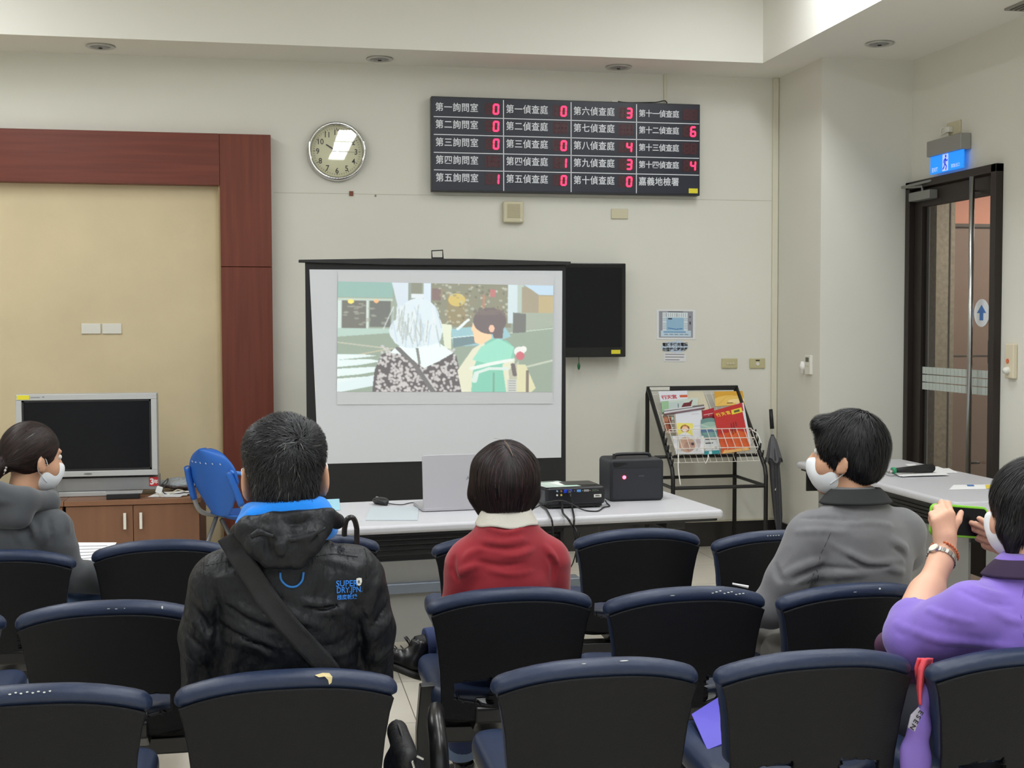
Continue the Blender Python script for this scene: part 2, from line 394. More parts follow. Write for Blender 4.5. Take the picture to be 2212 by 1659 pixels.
f.build('closer_arm', mat('closer_grey', (1, 1, 1)), cl)

# corridor beyond the door
STN = mat('stone_cladding', (160, 148, 128), .7, bump=(30, .6, (1, 1, 1), .008), var=(26, .2))
sx0, sx1 = at(2022, 600, Y=10.92)[0], at(2062, 600, Y=10.92)[0]
LIT_PNK = mat('pink_panel', (226, 150, 122), .55); BRN = mat('brown_panel', (146, 118, 102), .6, var=(2, .05))  # upper corridor wall: its lit area is painted as a lighter pink
struct('wall_corridor_end', MB().span((4.9, 11.05, 0), (sx0+.1, 11.2, 3.2)), mat('corridor_grey', (98, 98, 96), .7))
struct('wall_corridor_stone', MB().span((sx0, 10.92, 0), (sx1, 11.1, 3.2)), STN)
struct('wall_corridor_lower', MB().span((sx1, 11.0, 0), (8.6, 11.2, 2.5)), BRN)
struct('wall_corridor_upper', MB().span((sx1, 10.99, 2.53), (8.6, 11.2, 3.2)), LIT_PNK)
f = MB(); f.span((sx1-.055, 10.905, 0), (sx1-.048, 10.93, 3.2)); f.span((sx0, 10.905, 1.14), (sx1, 10.93, 1.15)); f.span((sx1, 10.99, 1.30), (8.6, 11.005, 1.306)); f.span((sx1, 10.97, 2.5), (8.6, 11.0, 2.53))
struct('trim_10', f, mat('corridor_groove', (100, 86, 76), .7))
struct('floor_corridor', MB().span((XR+.14, 5.5, -.1), (8.8, 11.2, 0)), mat('corridor_floor', (150, 140, 126), .4))
struct('ceiling_corridor', MB().span((XR+.14, 5.5, 3.2), (8.8, 11.2, 3.3)), CEIL)
struct('wall_corridor_far', MB().span((8.6, 5.5, 0), (8.75, 11.2, 3.2)), BRN)
struct('wall_corridor_near', MB().span((XR+.14, 5.35, 0), (8.75, 5.5, 3.2)), BRN)
struct('wall_corridor_inner', MB().span((XR+.14, 8.13, 0), (XR+.2, 11.2, 3.2)), BRN)
t = thing('corridor_light', 'corridor ceiling light beyond the glass door', 'ceiling light', (6.9, 9.6, 3.2))
lp = bpy.data.lights.new('corridor_lamp', 'AREA'); lp.energy = 75; lp.size = .6; lp.color = (1, .93, .85)
lo = bpy.data.objects.new('corridor_lamp', lp); C.objects.link(lo); lo.location = (0, 0, -.05); lo.parent = t
MB().span((6.6, 9.3, 3.16), (7.2, 9.9, 3.2)).build('housing', LFR, t)
# ------------------------------------------------------------------ clock
ck = at(728, 326.5, Y=YW-.03); t = thing('wall_clock', 'round chrome rimmed wall clock with black numerals on a cream face', 'clock', (ck[0], YW, ck[2]))
cx, cz = ck[0], ck[2]
CHR = mat('chrome', (215, 215, 215), .08, metal=1)
MB().lathe([(.168, -.018), (.176, -.045), (.186, -.05), (.196, -.04), (.2, -.015), (.2, 0), (.17, 0)], (cx, YW, cz), (0, 1, 0), n=64).build('rim', CHR, t, smooth=True)
MB().cyl((cx, YW-.012, cz), (cx, YW-.001, cz), .178, n=48).build('dial', mat('clock_dial', (222, 220, 186), .6), t)
f = MB()
for h in range(1, 13):
    a = PI/2-h*PI/6; R_ = .128
    text(f, str(h), .052, lambda u, v, a=a: (cx+R_*math.cos(a)+u, YW-.0135, cz+R_*math.sin(a)+v-.018), 'CENTER', .012, .92)
for k in range(60):
    a = k*PI/30; L = .010 if k % 5 else .014; R1 = .158; d0 = np.array([math.cos(a), math.sin(a)]); n0 = np.array([-d0[1], d0[0]])*(.0011 if k % 5 else .002)
    q = [d0*(R1-L)-n0, d0*(R1-L)+n0, d0*R1+n0, d0*R1-n0]; f.add([(cx+x, YW-.0135, cz+z) for x, z in q], [(0, 1, 2, 3)])
f.build('numerals', INK, t)
def hand(a, L, wd, y, name):
    d0 = np.array([math.sin(a), math.cos(a)]); n0 = np.array([d0[1], -d0[0]])*wd
    m = MB(); q = [-d0*.03-n0, -d0*.03+n0, d0*L+n0*.6, d0*L-n0*.6]
    m.add([(cx+x, y, cz+z) for x, z in q] + [(cx+x, y+.002, cz+z) for x, z in q], [(0, 1, 2, 3), (4, 5, 6, 7), (0, 1, 5, 4), (1, 2, 6, 5), (2, 3, 7, 6), (3, 0, 4, 7)]); m.build(name, INK, t)
hand(math.radians(-58), .085, .006, YW-.018, 'hour_hand'); hand(math.radians(60), .125, .0045, YW-.022, 'minute_hand'); hand(math.radians(92), .13, .0012, YW-.025, 'second_hand')
gcl = bpy.data.materials.new('clock_glass'); gcl.use_nodes = True; n = gcl.node_tree
for q in list(n.nodes): n.nodes.remove(q)
tr = n.nodes.new('ShaderNodeBsdfTransparent'); gl = n.nodes.new('ShaderNodeBsdfGlossy'); gl.inputs['Roughness'].default_value = .02
mxs = n.nodes.new('ShaderNodeMixShader'); mxs.inputs[0].default_value = .10; o = n.nodes.new('ShaderNodeOutputMaterial')
n.links.new(tr.outputs[0], mxs.inputs[1]); n.links.new(gl.outputs[0], mxs.inputs[2]); n.links.new(mxs.outputs[0], o.inputs[0])
MB().lathe([(.0005, -.031), (.06, -.0309), (.12, -.0307), (.174, -.0303)], (cx, YW, cz), (0, 1, 0), n=48).build('glass', gcl, t, smooth=True)

# ------------------------------------------------------------------ queue display board
BY = YW-.08
TL, TR, BR_, BL = at(931, 210, Y=BY), at(1512, 223, Y=BY), at(1512, 420, Y=BY), at(933, 416, Y=BY)
bx0, bx1 = (TL[0]+BL[0])/2, (TR[0]+BR_[0])/2; bz1, bz0 = (TL[2]+TR[2])/2, (BL[2]+BR_[2])/2; BW, BH = bx1-bx0, bz1-bz0
t = thing('queue_display_board', 'long black electronic queue board with white Chinese court names and red digits', 'display board', ((bx0+bx1)/2, YW, bz0))
B1 = mat('board_frame', (30, 32, 40), .4); B2 = mat('board_face', (42, 45, 58), .38, spec=.4)
MB().span((bx0, BY, bz0), (bx1, YW-.012, bz1)).build('frame', B1, t, bevel=.004)
MB().span((bx0+.012, BY-.003, bz0+.012), (bx1-.012, BY+.002, bz1-.012)).build('face_panel', B2, t)
LW = mat('board_white', (225, 228, 235), .5)
U = lambda u: bx0+u*BW
V = lambda v: bz1-v*BH
cols_ = [.0, .2605, .5095, .7555, 1.0]; rows_ = [0, .215, .402, .591, .775, 1.0]
f = MB()
for c_ in cols_[1:4]: f.span((U(c_)-.003, BY-.0045, V(.985)), (U(c_)+.003, BY-.003, V(.02)))
for r_ in rows_[1:5]: f.span((U(.008), BY-.0045, V(r_)-.0028), (U(.996), BY-.003, V(r_)+.0028))
f.build('grid_lines', LW, t)
num = '一二三四五六七八九十'
names = [['第%s詢問室' % c for c in '一二三四五'], ['第%s偵查庭' % c for c in '一二三四五'], ['第%s偵查庭' % c for c in '六七八九十'],
         ['第十一偵查庭', '第十二偵查庭', '第十三偵查庭', '第十四偵查庭', '嘉義地檢署']]
digs = [['0', '0', '0', '', '1'], ['0', '', '0', '1', '0'], ['3', '', '4', '3', '0'], ['', '6', '', '4', None]]
RED = mat('led_red', (255, 28, 60), .5, emit=7.); GHOST = mat('led_window', (54, 20, 30), .4); GH2 = mat('led_unlit', (78, 26, 38), .5)
SEG = {'0': 'abcdef', '1': 'bc', '3': 'abgcd', '4': 'fgbc', '6': 'afedcg', '8': 'abcdefg'}
def segs(mb, ch, x, z, w_, h, y, th=.0052):
    g = {'a': (0, 1, 1, 1), 'b': (1, .5, 1, 1), 'c': (1, 0, 1, .5), 'd': (0, 0, 1, 0), 'e': (0, 0, 0, .5), 'f': (0, .5, 0, 1), 'g': (0, .5, 1, .5)}
    for s_ in SEG[ch]:
        x0, z0, x1, z1 = g[s_]; sl = .1*w_
        a = np.array([x+x0*w_+z0*sl, z+z0*h]); b_ = np.array([x+x1*w_+z1*sl, z+z1*h]); d_ = (b_-a)/np.linalg.norm(b_-a); n_ = np.array([-d_[1], d_[0]])*th; a = a+d_*th*.7; b_ = b_-d_*th*.7
        q = [a-d_*th, a+n_, b_+n_, b_+d_*th, b_-n_, a-n_]
        mb.add([(p[0], y, p[1]) for p in q], [(0, 1, 2, 3, 4, 5)])
for ci in range(4):
    for ri in range(5):
        nm = names[ci][ri]; zc = V((rows_[ri]+rows_[ri+1])/2 - (.012 if ri < 4 else .03) + (.02 if ri == 0 else 0)); x0 = U(cols_[ci]) + (.026 if ci == 0 else .016)
        f = MB(); per = .0595 if len(nm) == 5 else .049
        for k, ch in enumerate(nm):
            text(f, ch, .062 if len(nm) == 5 else .054, lambda u, v, k=k: (x0+k*per*(1.0 if ci != 3 or len(nm) == 6 else 1.)+u*.93, BY-.0046, zc+v-.0205), 'LEFT', .012)
        f.build('lettering', LW, t)
        dg = digs[ci][ri]
        if dg is None: continue
        xr = U(cols_[ci+1])-.03
        wn = MB().span((xr-.1, BY-.0042, zc-.042), (xr+.008, BY-.003, zc+.038)).build('digit_window', GHOST, t)
        f = MB(); segs(f, '8', xr-.088, zc-.033, .034, .062, BY-.005); 
        if not dg: segs(f, '8', xr-.038, zc-.033, .034, .062, BY-.005)
        f.build('unlit_digit', GH2, wn)
        if dg: f = MB(); segs(f, dg, xr-.040, zc-.034, .032, .062, BY-.006, .006); f.build('lit_digit', RED, wn)
MB().span((bx1-.083, BY-.006, bz0+.016), (bx1-.017, BY-.0035, bz0+.05)).build('yellow_sticker', YEL, t)
f = MB().tube([(2.784, YW-.008, 3.0), (2.79, YW-.03, bz1+.016), (2.70, YW-.035, bz1+.012), (2.5, YW-.03, bz1+.006), (2.42, YW-.03, bz1+.012), (2.40, YW-.03, bz1-.005)], .004, n=6, sub=4)
f.build('power_cable', INK, t, smooth=True)
MB().span((2.385, YW-.045, bz1), (2.43, YW-.02, bz1+.016)).build('plug', WHT, t, bevel=.003)

# ------------------------------------------------------------------ small wall boxes
def plate(name, lab, cat, p, w_, h, d_, m, ax='Y', **k):
    p = np.array(p, float); t = thing(name, lab, cat, p, group=k.get('group'))
    mb = MB()
    if ax == 'Y': mb.span(p+np.array([-w_/2, -d_, -h/2]), p+np.array([w_/2, 0, h/2]))
    else: mb.span(p+np.array([-d_, -w_/2, -h/2]), p+np.array([0, w_/2, h/2]))
    mb.build(k.get('part', 'plate'), m, t, bevel=k.get('bev', .004), seg=3); return t, p
t, p = plate('wall_speaker', 'small beige square wall speaker under the queue board', 'speaker', at(1107, 459, Y=YW), .145, .148, .045, BEIGE, part='case', bev=.012)
f = MB()
for k in range(11): f.span(p+np.array([-.045, -.0475, -.04+k*.009]), p+np.array([.045, -.0455, -.036+k*.009]))
f.build('grille', mat('speaker_grille', (176, 166, 136), .6), t)
MB().cyl(p+np.array([.05, -.049, -.056]), p+np.array([.05, -.045, -.056]), .006, n=12).build('indicator', WHT, t)
plate('blank_wall_plate', 'blank beige wall plate right of the wall speaker, under the queue board', 'wall plate', at(1338, 462, Y=YW), .122, .07, .012, BEIGE)
plate('blank_wall_plate', 'left of two blank cream plates on the tan fabric wall', 'wall plate', at(197, 710, Y=YW-.012), .122, .068, .01, WHT, group='cream plates on the fabric wall')
plate('blank_wall_plate', 'right of two blank cream plates on the tan fabric wall', 'wall plate', at(242, 710, Y=YW-.012), .122, .068, .01, WHT, group='cream plates on the fabric wall')
SWB = mat('switch_plate', (190, 182, 142), .5)
t, p = plate('light_switch', 'khaki wall switch plate with three small rockers above the magazine rack', 'light switch', at(1575, 785, Y=YW), .118, .072, .012, SWB, bev=.005)
for k in range(3): MB().span(p+np.array([-.026+k*.022, -.0165, -.008]), p+np.array([-.008+k*.022, -.012, .006])).build('rocker', BEIGE, t, bevel=.002)
t, p = plate('light_switch', 'khaki wall switch plate with one round button, nearer the corner', 'light switch', at(1635, 785, Y=YW), .118, .072, .012, SWB, bev=.005)
MB().cyl(p+np.array([0, -.018, -.003]), p+np.array([0, -.012, -.003]), .013, n=20).build('button', WHT, t)
f = MB().span(p+np.array([-.014, -.0132, .018]), p+np.array([.016, -.012, .026])); f.build('ink_label', INK, t)

# thermostat on the column side
q = at(1750, 788, X=XC)
t, p = plate('room_thermostat', 'cream thermostat box on the side of the wall column', 'thermostat', (XC, q[1], q[2]), .09, .13, .022, WHT, 'X', part='case')
MB().span(p+np.array([-.0235, -.025, .02]), p+np.array([-.022, .025, .05])).build('display', mat('lcd', (80, 84, 70), .3), t)
f = MB()
for k in range(2): f.span(p+np.array([-.024, -.02+k*.03, -.012]), p+np.array([-.022, -.008+k*.03, -.004]))
f.build('buttons', BEIGE, t)
t = thing('white_wall_sensor', 'small white rounded bracket fixed beside the thermostat', 'sensor', p+np.array([0, .10, -.01]))
MB().lathe([(.001, .03), (.02, .026), (.03, .01), (.03, 0)], p+np.array([0, .10, -.015]), (-1, 0, 0), n=20).build('cover', mat('sensor_white', (240, 240, 238), .5), t, smooth=True)
MB().cyl(p+np.array([-.012, .10, -.06]), p+np.array([-.012, .10, .02]), .012, n=12).build('stem', mat('sensor_white', (1, 1, 1)), t, smooth=True)

# call box on the right wall
q = at(2189, 780, X=XR)
t, p = plate('call_button_box', 'cream call button box with an orange dot right of the door', 'call button', q, .09, .205, .03, mat('call_cream', (214, 204, 180), .5), 'X', part='case', bev=.008)
MB().cyl(p+np.array([-.034, .01, .0]), p+np.array([-.03, .01, .0]), .014, n=20).build('call_button', mat('orange_button', (210, 110, 70), .5), t)
MB().lathe([(.001, .03), (.016, .026), (.022, .01), (.022, 0)], p+np.array([-.03, .008, -.055]), (-1, 0, 0), n=20).build('round_knob', WHT, t, smooth=True)

# socket with a plug above the exit sign
q = at(2063, 277, X=XR)
t, p = plate('wall_socket', 'small cream socket above the exit sign with a plug in it', 'socket', q, .16, .085, .012, BEIGE, 'X')
MB().span(p+np.array([-.045, .0, -.025]), p+np.array([-.012, .05, .012])).build('plug', WHT, t, bevel=.005)
MB().tube([p+np.array([-.04, .03, -.02]), p+np.array([-.05, .08, -.03]), p+np.array([-.04, .09, .01]), p+np.array([-.03, .05, .0]), p+np.array([-.03, .02, -.09])], .005, n=6, sub=5).build('plug_cord', WHT, t, smooth=True)

# exit sign
e0, e1 = 7.70, 7.285
t = thing('exit_sign', 'lit blue emergency exit sign with a running figure above the door', 'exit sign', (XR, 7.49, 2.57))
MB().span((XR-.075, e1, 2.675), (XR-.002, e0, 2.775)).build('housing', mat('exit_housing', (150, 150, 146), .45, metal=.2), t, bevel=.006)
pn = MB().span((XR-.052, e1+.01, 2.562), (XR-.04, e0-.01, 2.678)).build('sign_panel', mat('exit_blue', (24, 128, 235), .4, emit=1.15), t, bevel=.002)
LV = mat('exit_pale', (176, 190, 255), .5, emit=.9); EB = mat('exit_dark', (26, 70, 200), .5, emit=.7)
xs = XR-.0535
ym = 7.50
MB().add([(xs, ym+.035, 2.567), (xs, ym-.035, 2.567), (xs, ym-.035, 2.672), (xs, ym+.035, 2.672)], [(0, 1, 2, 3)]).build('pale_doorway', LV, pn)
f = MB(); fig = lambda u, v: (xs-.001, ym-u*.001, 2.568+v*.001)
def limb(pts, w_):
    for (a, b_) in zip(pts[:-1], pts[1:]):
        a = np.array(a, float); b_ = np.array(b_, float); d_ = (b_-a)/np.linalg.norm(b_-a); n_ = np.array([-d_[1], d_[0]])*w_
        f.add([fig(*(a-n_-d_*2)), fig(*(b_-n_+d_*2)), fig(*(b_+n_+d_*2)), fig(*(a+n_-d_*2))], [(0, 1, 2, 3)])
f.add([fig(6+9*math.cos(k*PI/8), 90+9*math.sin(k*PI/8)) for k in range(16)], [tuple(range(16))])
limb([(2, 76), (-4, 46)], 8); limb([(-2, 44), (16, 26), (8, 6)], 5); limb([(-6, 44), (-14, 22), (-28, 12)], 5); limb([(2, 74), (18, 60), (28, 66)], 4); limb([(2, 74), (-16, 66), (-22, 50)], 4)
f.build('running_figure', EB, pn)
f = MB(); text(f, 'EXIT', .036, lambda u, v: (xs-.001, 7.665-u, 2.575+v), 'LEFT', .02); text(f, '緊急出口', .026, lambda u, v: (xs-.001, 7.428-u, 2.578+v), 'LEFT', .01)
f.build('lettering', LV, pn)

# ------------------------------------------------------------------ notices on the front wall
def wallquad(x0, y0, x1, y1, off=.002): return quad(at(x0, y0, Y=YW-off), at(x1, y0+(x1-x0)*.01, Y=YW-off), at(x1, y1+(x1-x0)*.005, Y=YW-off), at(x0, y1, Y=YW-off))
P = Paint(120, 94, (226, 228, 230)); P.rect(.07, .06, .93, .94, (148, 150, 160)); P.rect(.16, .11, .80, .28, (222, 232, 238)); P.rect(.16, .28, .26, .7, (214, 226, 236)); P.rect(.70, .28, .80, .7, (214, 226, 236))
P.rect(.26, .28, .70, .72, (150, 190, 218)); P.rect(.12, .7, .88, .9, (196, 216, 232)); P.rect(.18, .72, .75, .78, (120, 165, 205))
for k in range(11): P.rect(.19+k*.055, .13, .2+k*.055, .26, (110, 116, 128))
for k in range(7): P.rect(.165, .3+k*.055, .255, .31+k*.055, (120, 128, 140)); P.rect(.705, .3+k*.055, .79, .31+k*.055, (120, 128, 140))
P.rect(.3, .29, .4, .34, (70, 80, 100)); P.rect(.3, .07, .68, .095, (40, 44, 56)); P.line([(.3, .62), (.5, .66), (.66, .64)], .012, (60, 110, 180)); P.rect(.84, .4, .88, .5, (70, 72, 84)); P.rect(.84, .22, .88, .28, (90, 92, 104))
for k in range(5): P.rect(.2+k*.13, .82, .3+k*.13, .845, (90, 110, 140))
tag(P.mesh(wallquad(1418, 668, 1502, 733), 'floor_plan_notice', PRINT, solid=.0015), 'grey and blue laminated floor plan sheet taped to the wall above the rack', 'notice')
t = thing('paper_sign', 'white sign with two lines of bold Chinese characters under the floor plan', 'sign', at(1458, 760, Y=YW))
c0 = at(1458, 749, Y=YW)
MB().prism([(math.cos(a)*.098*(1+.05*math.cos(6*a)), math.sin(a)*.042*(1+.12*math.cos(5*a))) for a in np.linspace(0, 2*PI, 40)[:-1]], lambda u, v, w_: (c0[0]+u, YW-.001-w_, c0[2]+v), .001).build('sheet', mat('sheet_blue', (196, 212, 230), .7), t)
f = MB(); text(f, '電話手機充電請', .027, lambda u, v: (c0[0]+u, YW-.003, c0[2]+v+.006), 'CENTER', .03); text(f, '勿擅接公眾插座', .027, lambda u, v: (c0[0]+u, YW-.003, c0[2]+v-.028), 'CENTER', .03)
f.build('lettering', INK, t)
P = Paint(60, 30, (226, 226, 230))
for k, (a, b_) in enumerate(((.06, .92), (.06, .9), (.06, .7))): P.rect(a, .14+k*.3, b_, .24+k*.3, (140, 140, 150))
tag(P.mesh(wallquad(1434, 762, 1482, 781), 'small_notice', PRINT, solid=.001), 'small white slip with three grey lines, lowest paper above the rack', 'notice')

# ------------------------------------------------------------------ wall mounted television
TY = YW-.12
a, b_ = at(1352, 569, Y=TY), at(1352, 771, Y=TY); tx1, tz1, tz0 = a[0], a[2], b_[2]; tx0 = tx1-1.02
t = thing('wall_television', 'flat black television mounted on the wall, partly behind the projection screen', 'television', ((tx0+tx1)/2, YW, tz0))
GLS = mat('gloss_black', (12, 13, 17), .15, spec=.4); SCN = mat('dark_screen', (7, 9, 16), .25, spec=.25)
MB().span((tx0, TY, tz0), (tx1, TY+.06, tz1)).build('bezel', GLS, t, bevel=.006)
MB().span((tx0+.03, TY-.002, tz0+.068), (tx1-.028, TY+.002, tz1-.03)).build('screen', SCN, t)
MB().span((tx0+.3, TY+.06, tz0+.15), (tx1-.3, YW-.005, tz1-.15)).build('wall_mount', BLK, t)
MB().span((tx1-.105, TY-.004, tz0+.022), (tx1-.04, TY-.001, tz0+.05)).build('yellow_sticker', YEL, t)
f = MB().tube([(tx1-.33, TY+.03, tz0), (tx1-.33, TY+.03, tz0-.045)], .0022, n=6); f.build('cord', INK, t)
MB().lathe([(.001, -.03), (.008, -.02), (.011, 0), (.006, .018), (.001, .024)], (tx1-.33, TY+.03, tz0-.06), n=12).build('green_tag', mat('green_tag', (24, 96, 60), .4), t, smooth=True)
# ------------------------------------------------------------------ pull-up projection screen
PY = 7.4
t = thing('projection_screen', 'free standing pull-up projection screen with black border showing a street film still', 'projection screen', (.98, PY+.05, 0))
SCB = mat('screen_black', (20, 20, 22), .7); SCW = mat('screen_white', (206, 209, 214), .85)
x0, x1 = .222, 1.742
fab = MB(); fab.span((x0, PY, .1), (x1, PY+.004, 1.958)); fab.build('black_backing', SCB, t)
wh = MB(); P0, P1, P2, P3 = (.246, 1.918), (1.722, 1.918), (1.714, .812), (.286, .806)
wh.grid(lambda u, v: ((P3[0]*(1-u)+P2[0]*u)*(1-v)+(P0[0]*(1-u)+P1[0]*u)*v, PY-.0015-.004*math.sin(PI*u)*(1-v), (P3[1]*(1-u)+P2[1]*u)*(1-v)+(P0[1]*(1-u)+P1[1]*u)*v), 20, 4)
white = wh.build('white_surface', SCW, t, smooth=True)
MB().prism([(.186, 1.957), (.186, 1.972), (.72, 1.984), (1.2, 1.984), (1.771, 1.972), (1.771, 1.953), (1.2, 1.945), (.72, 1.945)], lambda u, v, w_: (u, PY+.03-w_, v), .045).build('top_bar', BLK, t, bevel=.003)
MB().tube([(.95, PY+.01, 1.985), (.948, PY+.01, 2.03), (1.012, PY+.01, 2.034), (1.014, PY+.01, 1.985)], .004, n=8).build('carry_handle', BLK, t)
MB().span((.955, PY-.01, 1.984), (1.008, PY+.02, 1.992)).build('handle_latch', BLK, t)
MB().span((.14, PY-.06, .0), (1.82, PY+.06, .1)).build('floor_housing', mat('housing_grey', (120, 128, 138), .4, metal=.5), t, bevel=.01)
MB().tube([(.98, PY+.06, .05), (.98, PY+.06, 1.95)], .014, n=10).build('support_pole', STEEL, t)
# projected picture: projector light painted into the surface colour and a weak emission
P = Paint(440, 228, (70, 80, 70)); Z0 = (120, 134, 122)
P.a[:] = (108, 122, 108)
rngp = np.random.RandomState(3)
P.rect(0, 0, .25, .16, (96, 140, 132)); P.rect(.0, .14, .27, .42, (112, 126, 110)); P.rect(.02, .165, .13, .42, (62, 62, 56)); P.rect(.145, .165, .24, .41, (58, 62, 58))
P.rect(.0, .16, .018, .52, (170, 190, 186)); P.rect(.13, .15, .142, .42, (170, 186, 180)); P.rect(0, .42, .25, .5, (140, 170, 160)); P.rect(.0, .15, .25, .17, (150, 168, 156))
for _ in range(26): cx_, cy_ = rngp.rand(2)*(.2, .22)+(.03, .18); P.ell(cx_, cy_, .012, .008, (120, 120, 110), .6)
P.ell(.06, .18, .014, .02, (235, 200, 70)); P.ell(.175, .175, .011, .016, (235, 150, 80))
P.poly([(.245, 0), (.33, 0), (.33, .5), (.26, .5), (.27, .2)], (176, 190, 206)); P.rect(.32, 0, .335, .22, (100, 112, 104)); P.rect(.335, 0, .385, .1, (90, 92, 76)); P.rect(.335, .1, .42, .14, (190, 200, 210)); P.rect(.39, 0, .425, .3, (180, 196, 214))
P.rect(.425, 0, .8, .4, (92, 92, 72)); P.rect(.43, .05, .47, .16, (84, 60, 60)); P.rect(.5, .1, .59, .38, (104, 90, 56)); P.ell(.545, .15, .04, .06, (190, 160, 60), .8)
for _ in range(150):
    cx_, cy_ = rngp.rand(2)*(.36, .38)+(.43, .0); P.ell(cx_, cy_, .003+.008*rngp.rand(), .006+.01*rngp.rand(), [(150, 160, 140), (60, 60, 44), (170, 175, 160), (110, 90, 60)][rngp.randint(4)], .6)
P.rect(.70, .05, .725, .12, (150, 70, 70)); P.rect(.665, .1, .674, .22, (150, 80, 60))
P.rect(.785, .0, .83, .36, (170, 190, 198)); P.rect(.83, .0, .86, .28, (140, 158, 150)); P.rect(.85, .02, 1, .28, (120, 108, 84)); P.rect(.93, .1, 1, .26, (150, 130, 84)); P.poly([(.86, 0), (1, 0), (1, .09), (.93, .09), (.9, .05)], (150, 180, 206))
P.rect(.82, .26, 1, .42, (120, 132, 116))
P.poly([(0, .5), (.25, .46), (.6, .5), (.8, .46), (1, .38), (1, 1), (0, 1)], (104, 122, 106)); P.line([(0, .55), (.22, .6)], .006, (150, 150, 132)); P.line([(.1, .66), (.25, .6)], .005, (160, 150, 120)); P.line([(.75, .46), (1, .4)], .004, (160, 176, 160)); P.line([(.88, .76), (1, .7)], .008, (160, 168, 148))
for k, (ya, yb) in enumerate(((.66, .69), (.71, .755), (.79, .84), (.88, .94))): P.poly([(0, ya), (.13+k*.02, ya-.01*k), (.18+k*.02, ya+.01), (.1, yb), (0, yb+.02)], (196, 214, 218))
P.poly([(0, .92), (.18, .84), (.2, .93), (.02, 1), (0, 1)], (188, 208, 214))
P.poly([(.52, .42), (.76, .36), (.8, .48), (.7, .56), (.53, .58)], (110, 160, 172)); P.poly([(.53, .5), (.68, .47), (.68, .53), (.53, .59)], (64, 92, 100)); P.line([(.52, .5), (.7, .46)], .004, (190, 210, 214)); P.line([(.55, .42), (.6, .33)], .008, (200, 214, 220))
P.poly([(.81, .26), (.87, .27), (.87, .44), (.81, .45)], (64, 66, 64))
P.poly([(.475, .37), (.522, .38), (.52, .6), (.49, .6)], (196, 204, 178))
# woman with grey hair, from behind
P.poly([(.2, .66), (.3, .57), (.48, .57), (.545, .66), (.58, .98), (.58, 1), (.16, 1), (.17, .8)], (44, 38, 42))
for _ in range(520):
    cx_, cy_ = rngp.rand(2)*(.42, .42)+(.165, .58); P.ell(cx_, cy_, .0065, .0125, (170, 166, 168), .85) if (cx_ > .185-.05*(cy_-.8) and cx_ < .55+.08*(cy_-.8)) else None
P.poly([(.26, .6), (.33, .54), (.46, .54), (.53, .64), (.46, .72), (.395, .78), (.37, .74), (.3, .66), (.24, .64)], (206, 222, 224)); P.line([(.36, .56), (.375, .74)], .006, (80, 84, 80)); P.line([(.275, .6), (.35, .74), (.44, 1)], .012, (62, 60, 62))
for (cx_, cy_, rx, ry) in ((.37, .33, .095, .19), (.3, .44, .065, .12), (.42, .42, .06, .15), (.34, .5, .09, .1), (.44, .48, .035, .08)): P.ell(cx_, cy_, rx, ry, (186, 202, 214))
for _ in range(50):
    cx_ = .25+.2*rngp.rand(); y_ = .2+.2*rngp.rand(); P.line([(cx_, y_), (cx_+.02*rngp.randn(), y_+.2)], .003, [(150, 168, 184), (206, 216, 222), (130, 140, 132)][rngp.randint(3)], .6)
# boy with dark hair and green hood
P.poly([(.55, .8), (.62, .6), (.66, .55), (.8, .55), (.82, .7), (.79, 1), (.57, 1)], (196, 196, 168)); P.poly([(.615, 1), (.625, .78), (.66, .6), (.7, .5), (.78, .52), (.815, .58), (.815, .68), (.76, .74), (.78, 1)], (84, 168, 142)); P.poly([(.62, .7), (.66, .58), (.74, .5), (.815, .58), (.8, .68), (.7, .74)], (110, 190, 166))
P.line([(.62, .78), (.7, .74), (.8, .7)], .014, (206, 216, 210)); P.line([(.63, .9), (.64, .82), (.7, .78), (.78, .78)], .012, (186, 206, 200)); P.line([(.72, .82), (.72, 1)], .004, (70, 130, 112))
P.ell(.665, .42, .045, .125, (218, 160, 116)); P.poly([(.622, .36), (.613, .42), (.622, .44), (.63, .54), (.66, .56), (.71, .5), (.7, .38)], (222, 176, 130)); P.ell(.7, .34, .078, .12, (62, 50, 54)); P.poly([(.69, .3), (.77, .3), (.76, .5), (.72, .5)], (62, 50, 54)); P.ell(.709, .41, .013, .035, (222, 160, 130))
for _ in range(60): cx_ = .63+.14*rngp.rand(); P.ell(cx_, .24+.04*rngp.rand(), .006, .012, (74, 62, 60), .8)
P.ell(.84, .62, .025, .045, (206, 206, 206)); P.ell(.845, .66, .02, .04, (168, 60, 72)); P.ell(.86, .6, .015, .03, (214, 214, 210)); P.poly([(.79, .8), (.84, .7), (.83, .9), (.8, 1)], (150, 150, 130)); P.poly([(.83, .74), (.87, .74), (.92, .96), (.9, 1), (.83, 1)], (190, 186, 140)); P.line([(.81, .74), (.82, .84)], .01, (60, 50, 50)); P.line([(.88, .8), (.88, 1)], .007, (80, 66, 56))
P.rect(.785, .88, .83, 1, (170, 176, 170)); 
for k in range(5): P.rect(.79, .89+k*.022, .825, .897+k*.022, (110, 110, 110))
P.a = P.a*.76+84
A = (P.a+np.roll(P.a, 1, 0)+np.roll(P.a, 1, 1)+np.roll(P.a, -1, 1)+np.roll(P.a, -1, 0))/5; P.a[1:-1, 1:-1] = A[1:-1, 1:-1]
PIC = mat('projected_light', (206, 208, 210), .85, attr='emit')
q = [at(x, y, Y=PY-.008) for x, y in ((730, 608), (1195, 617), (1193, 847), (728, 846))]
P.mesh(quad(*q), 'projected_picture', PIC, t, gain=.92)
q = [at(x, y, Y=PY-.0068) for x, y in ((730, 585), (1196, 592), (1194, 872), (728, 874))]
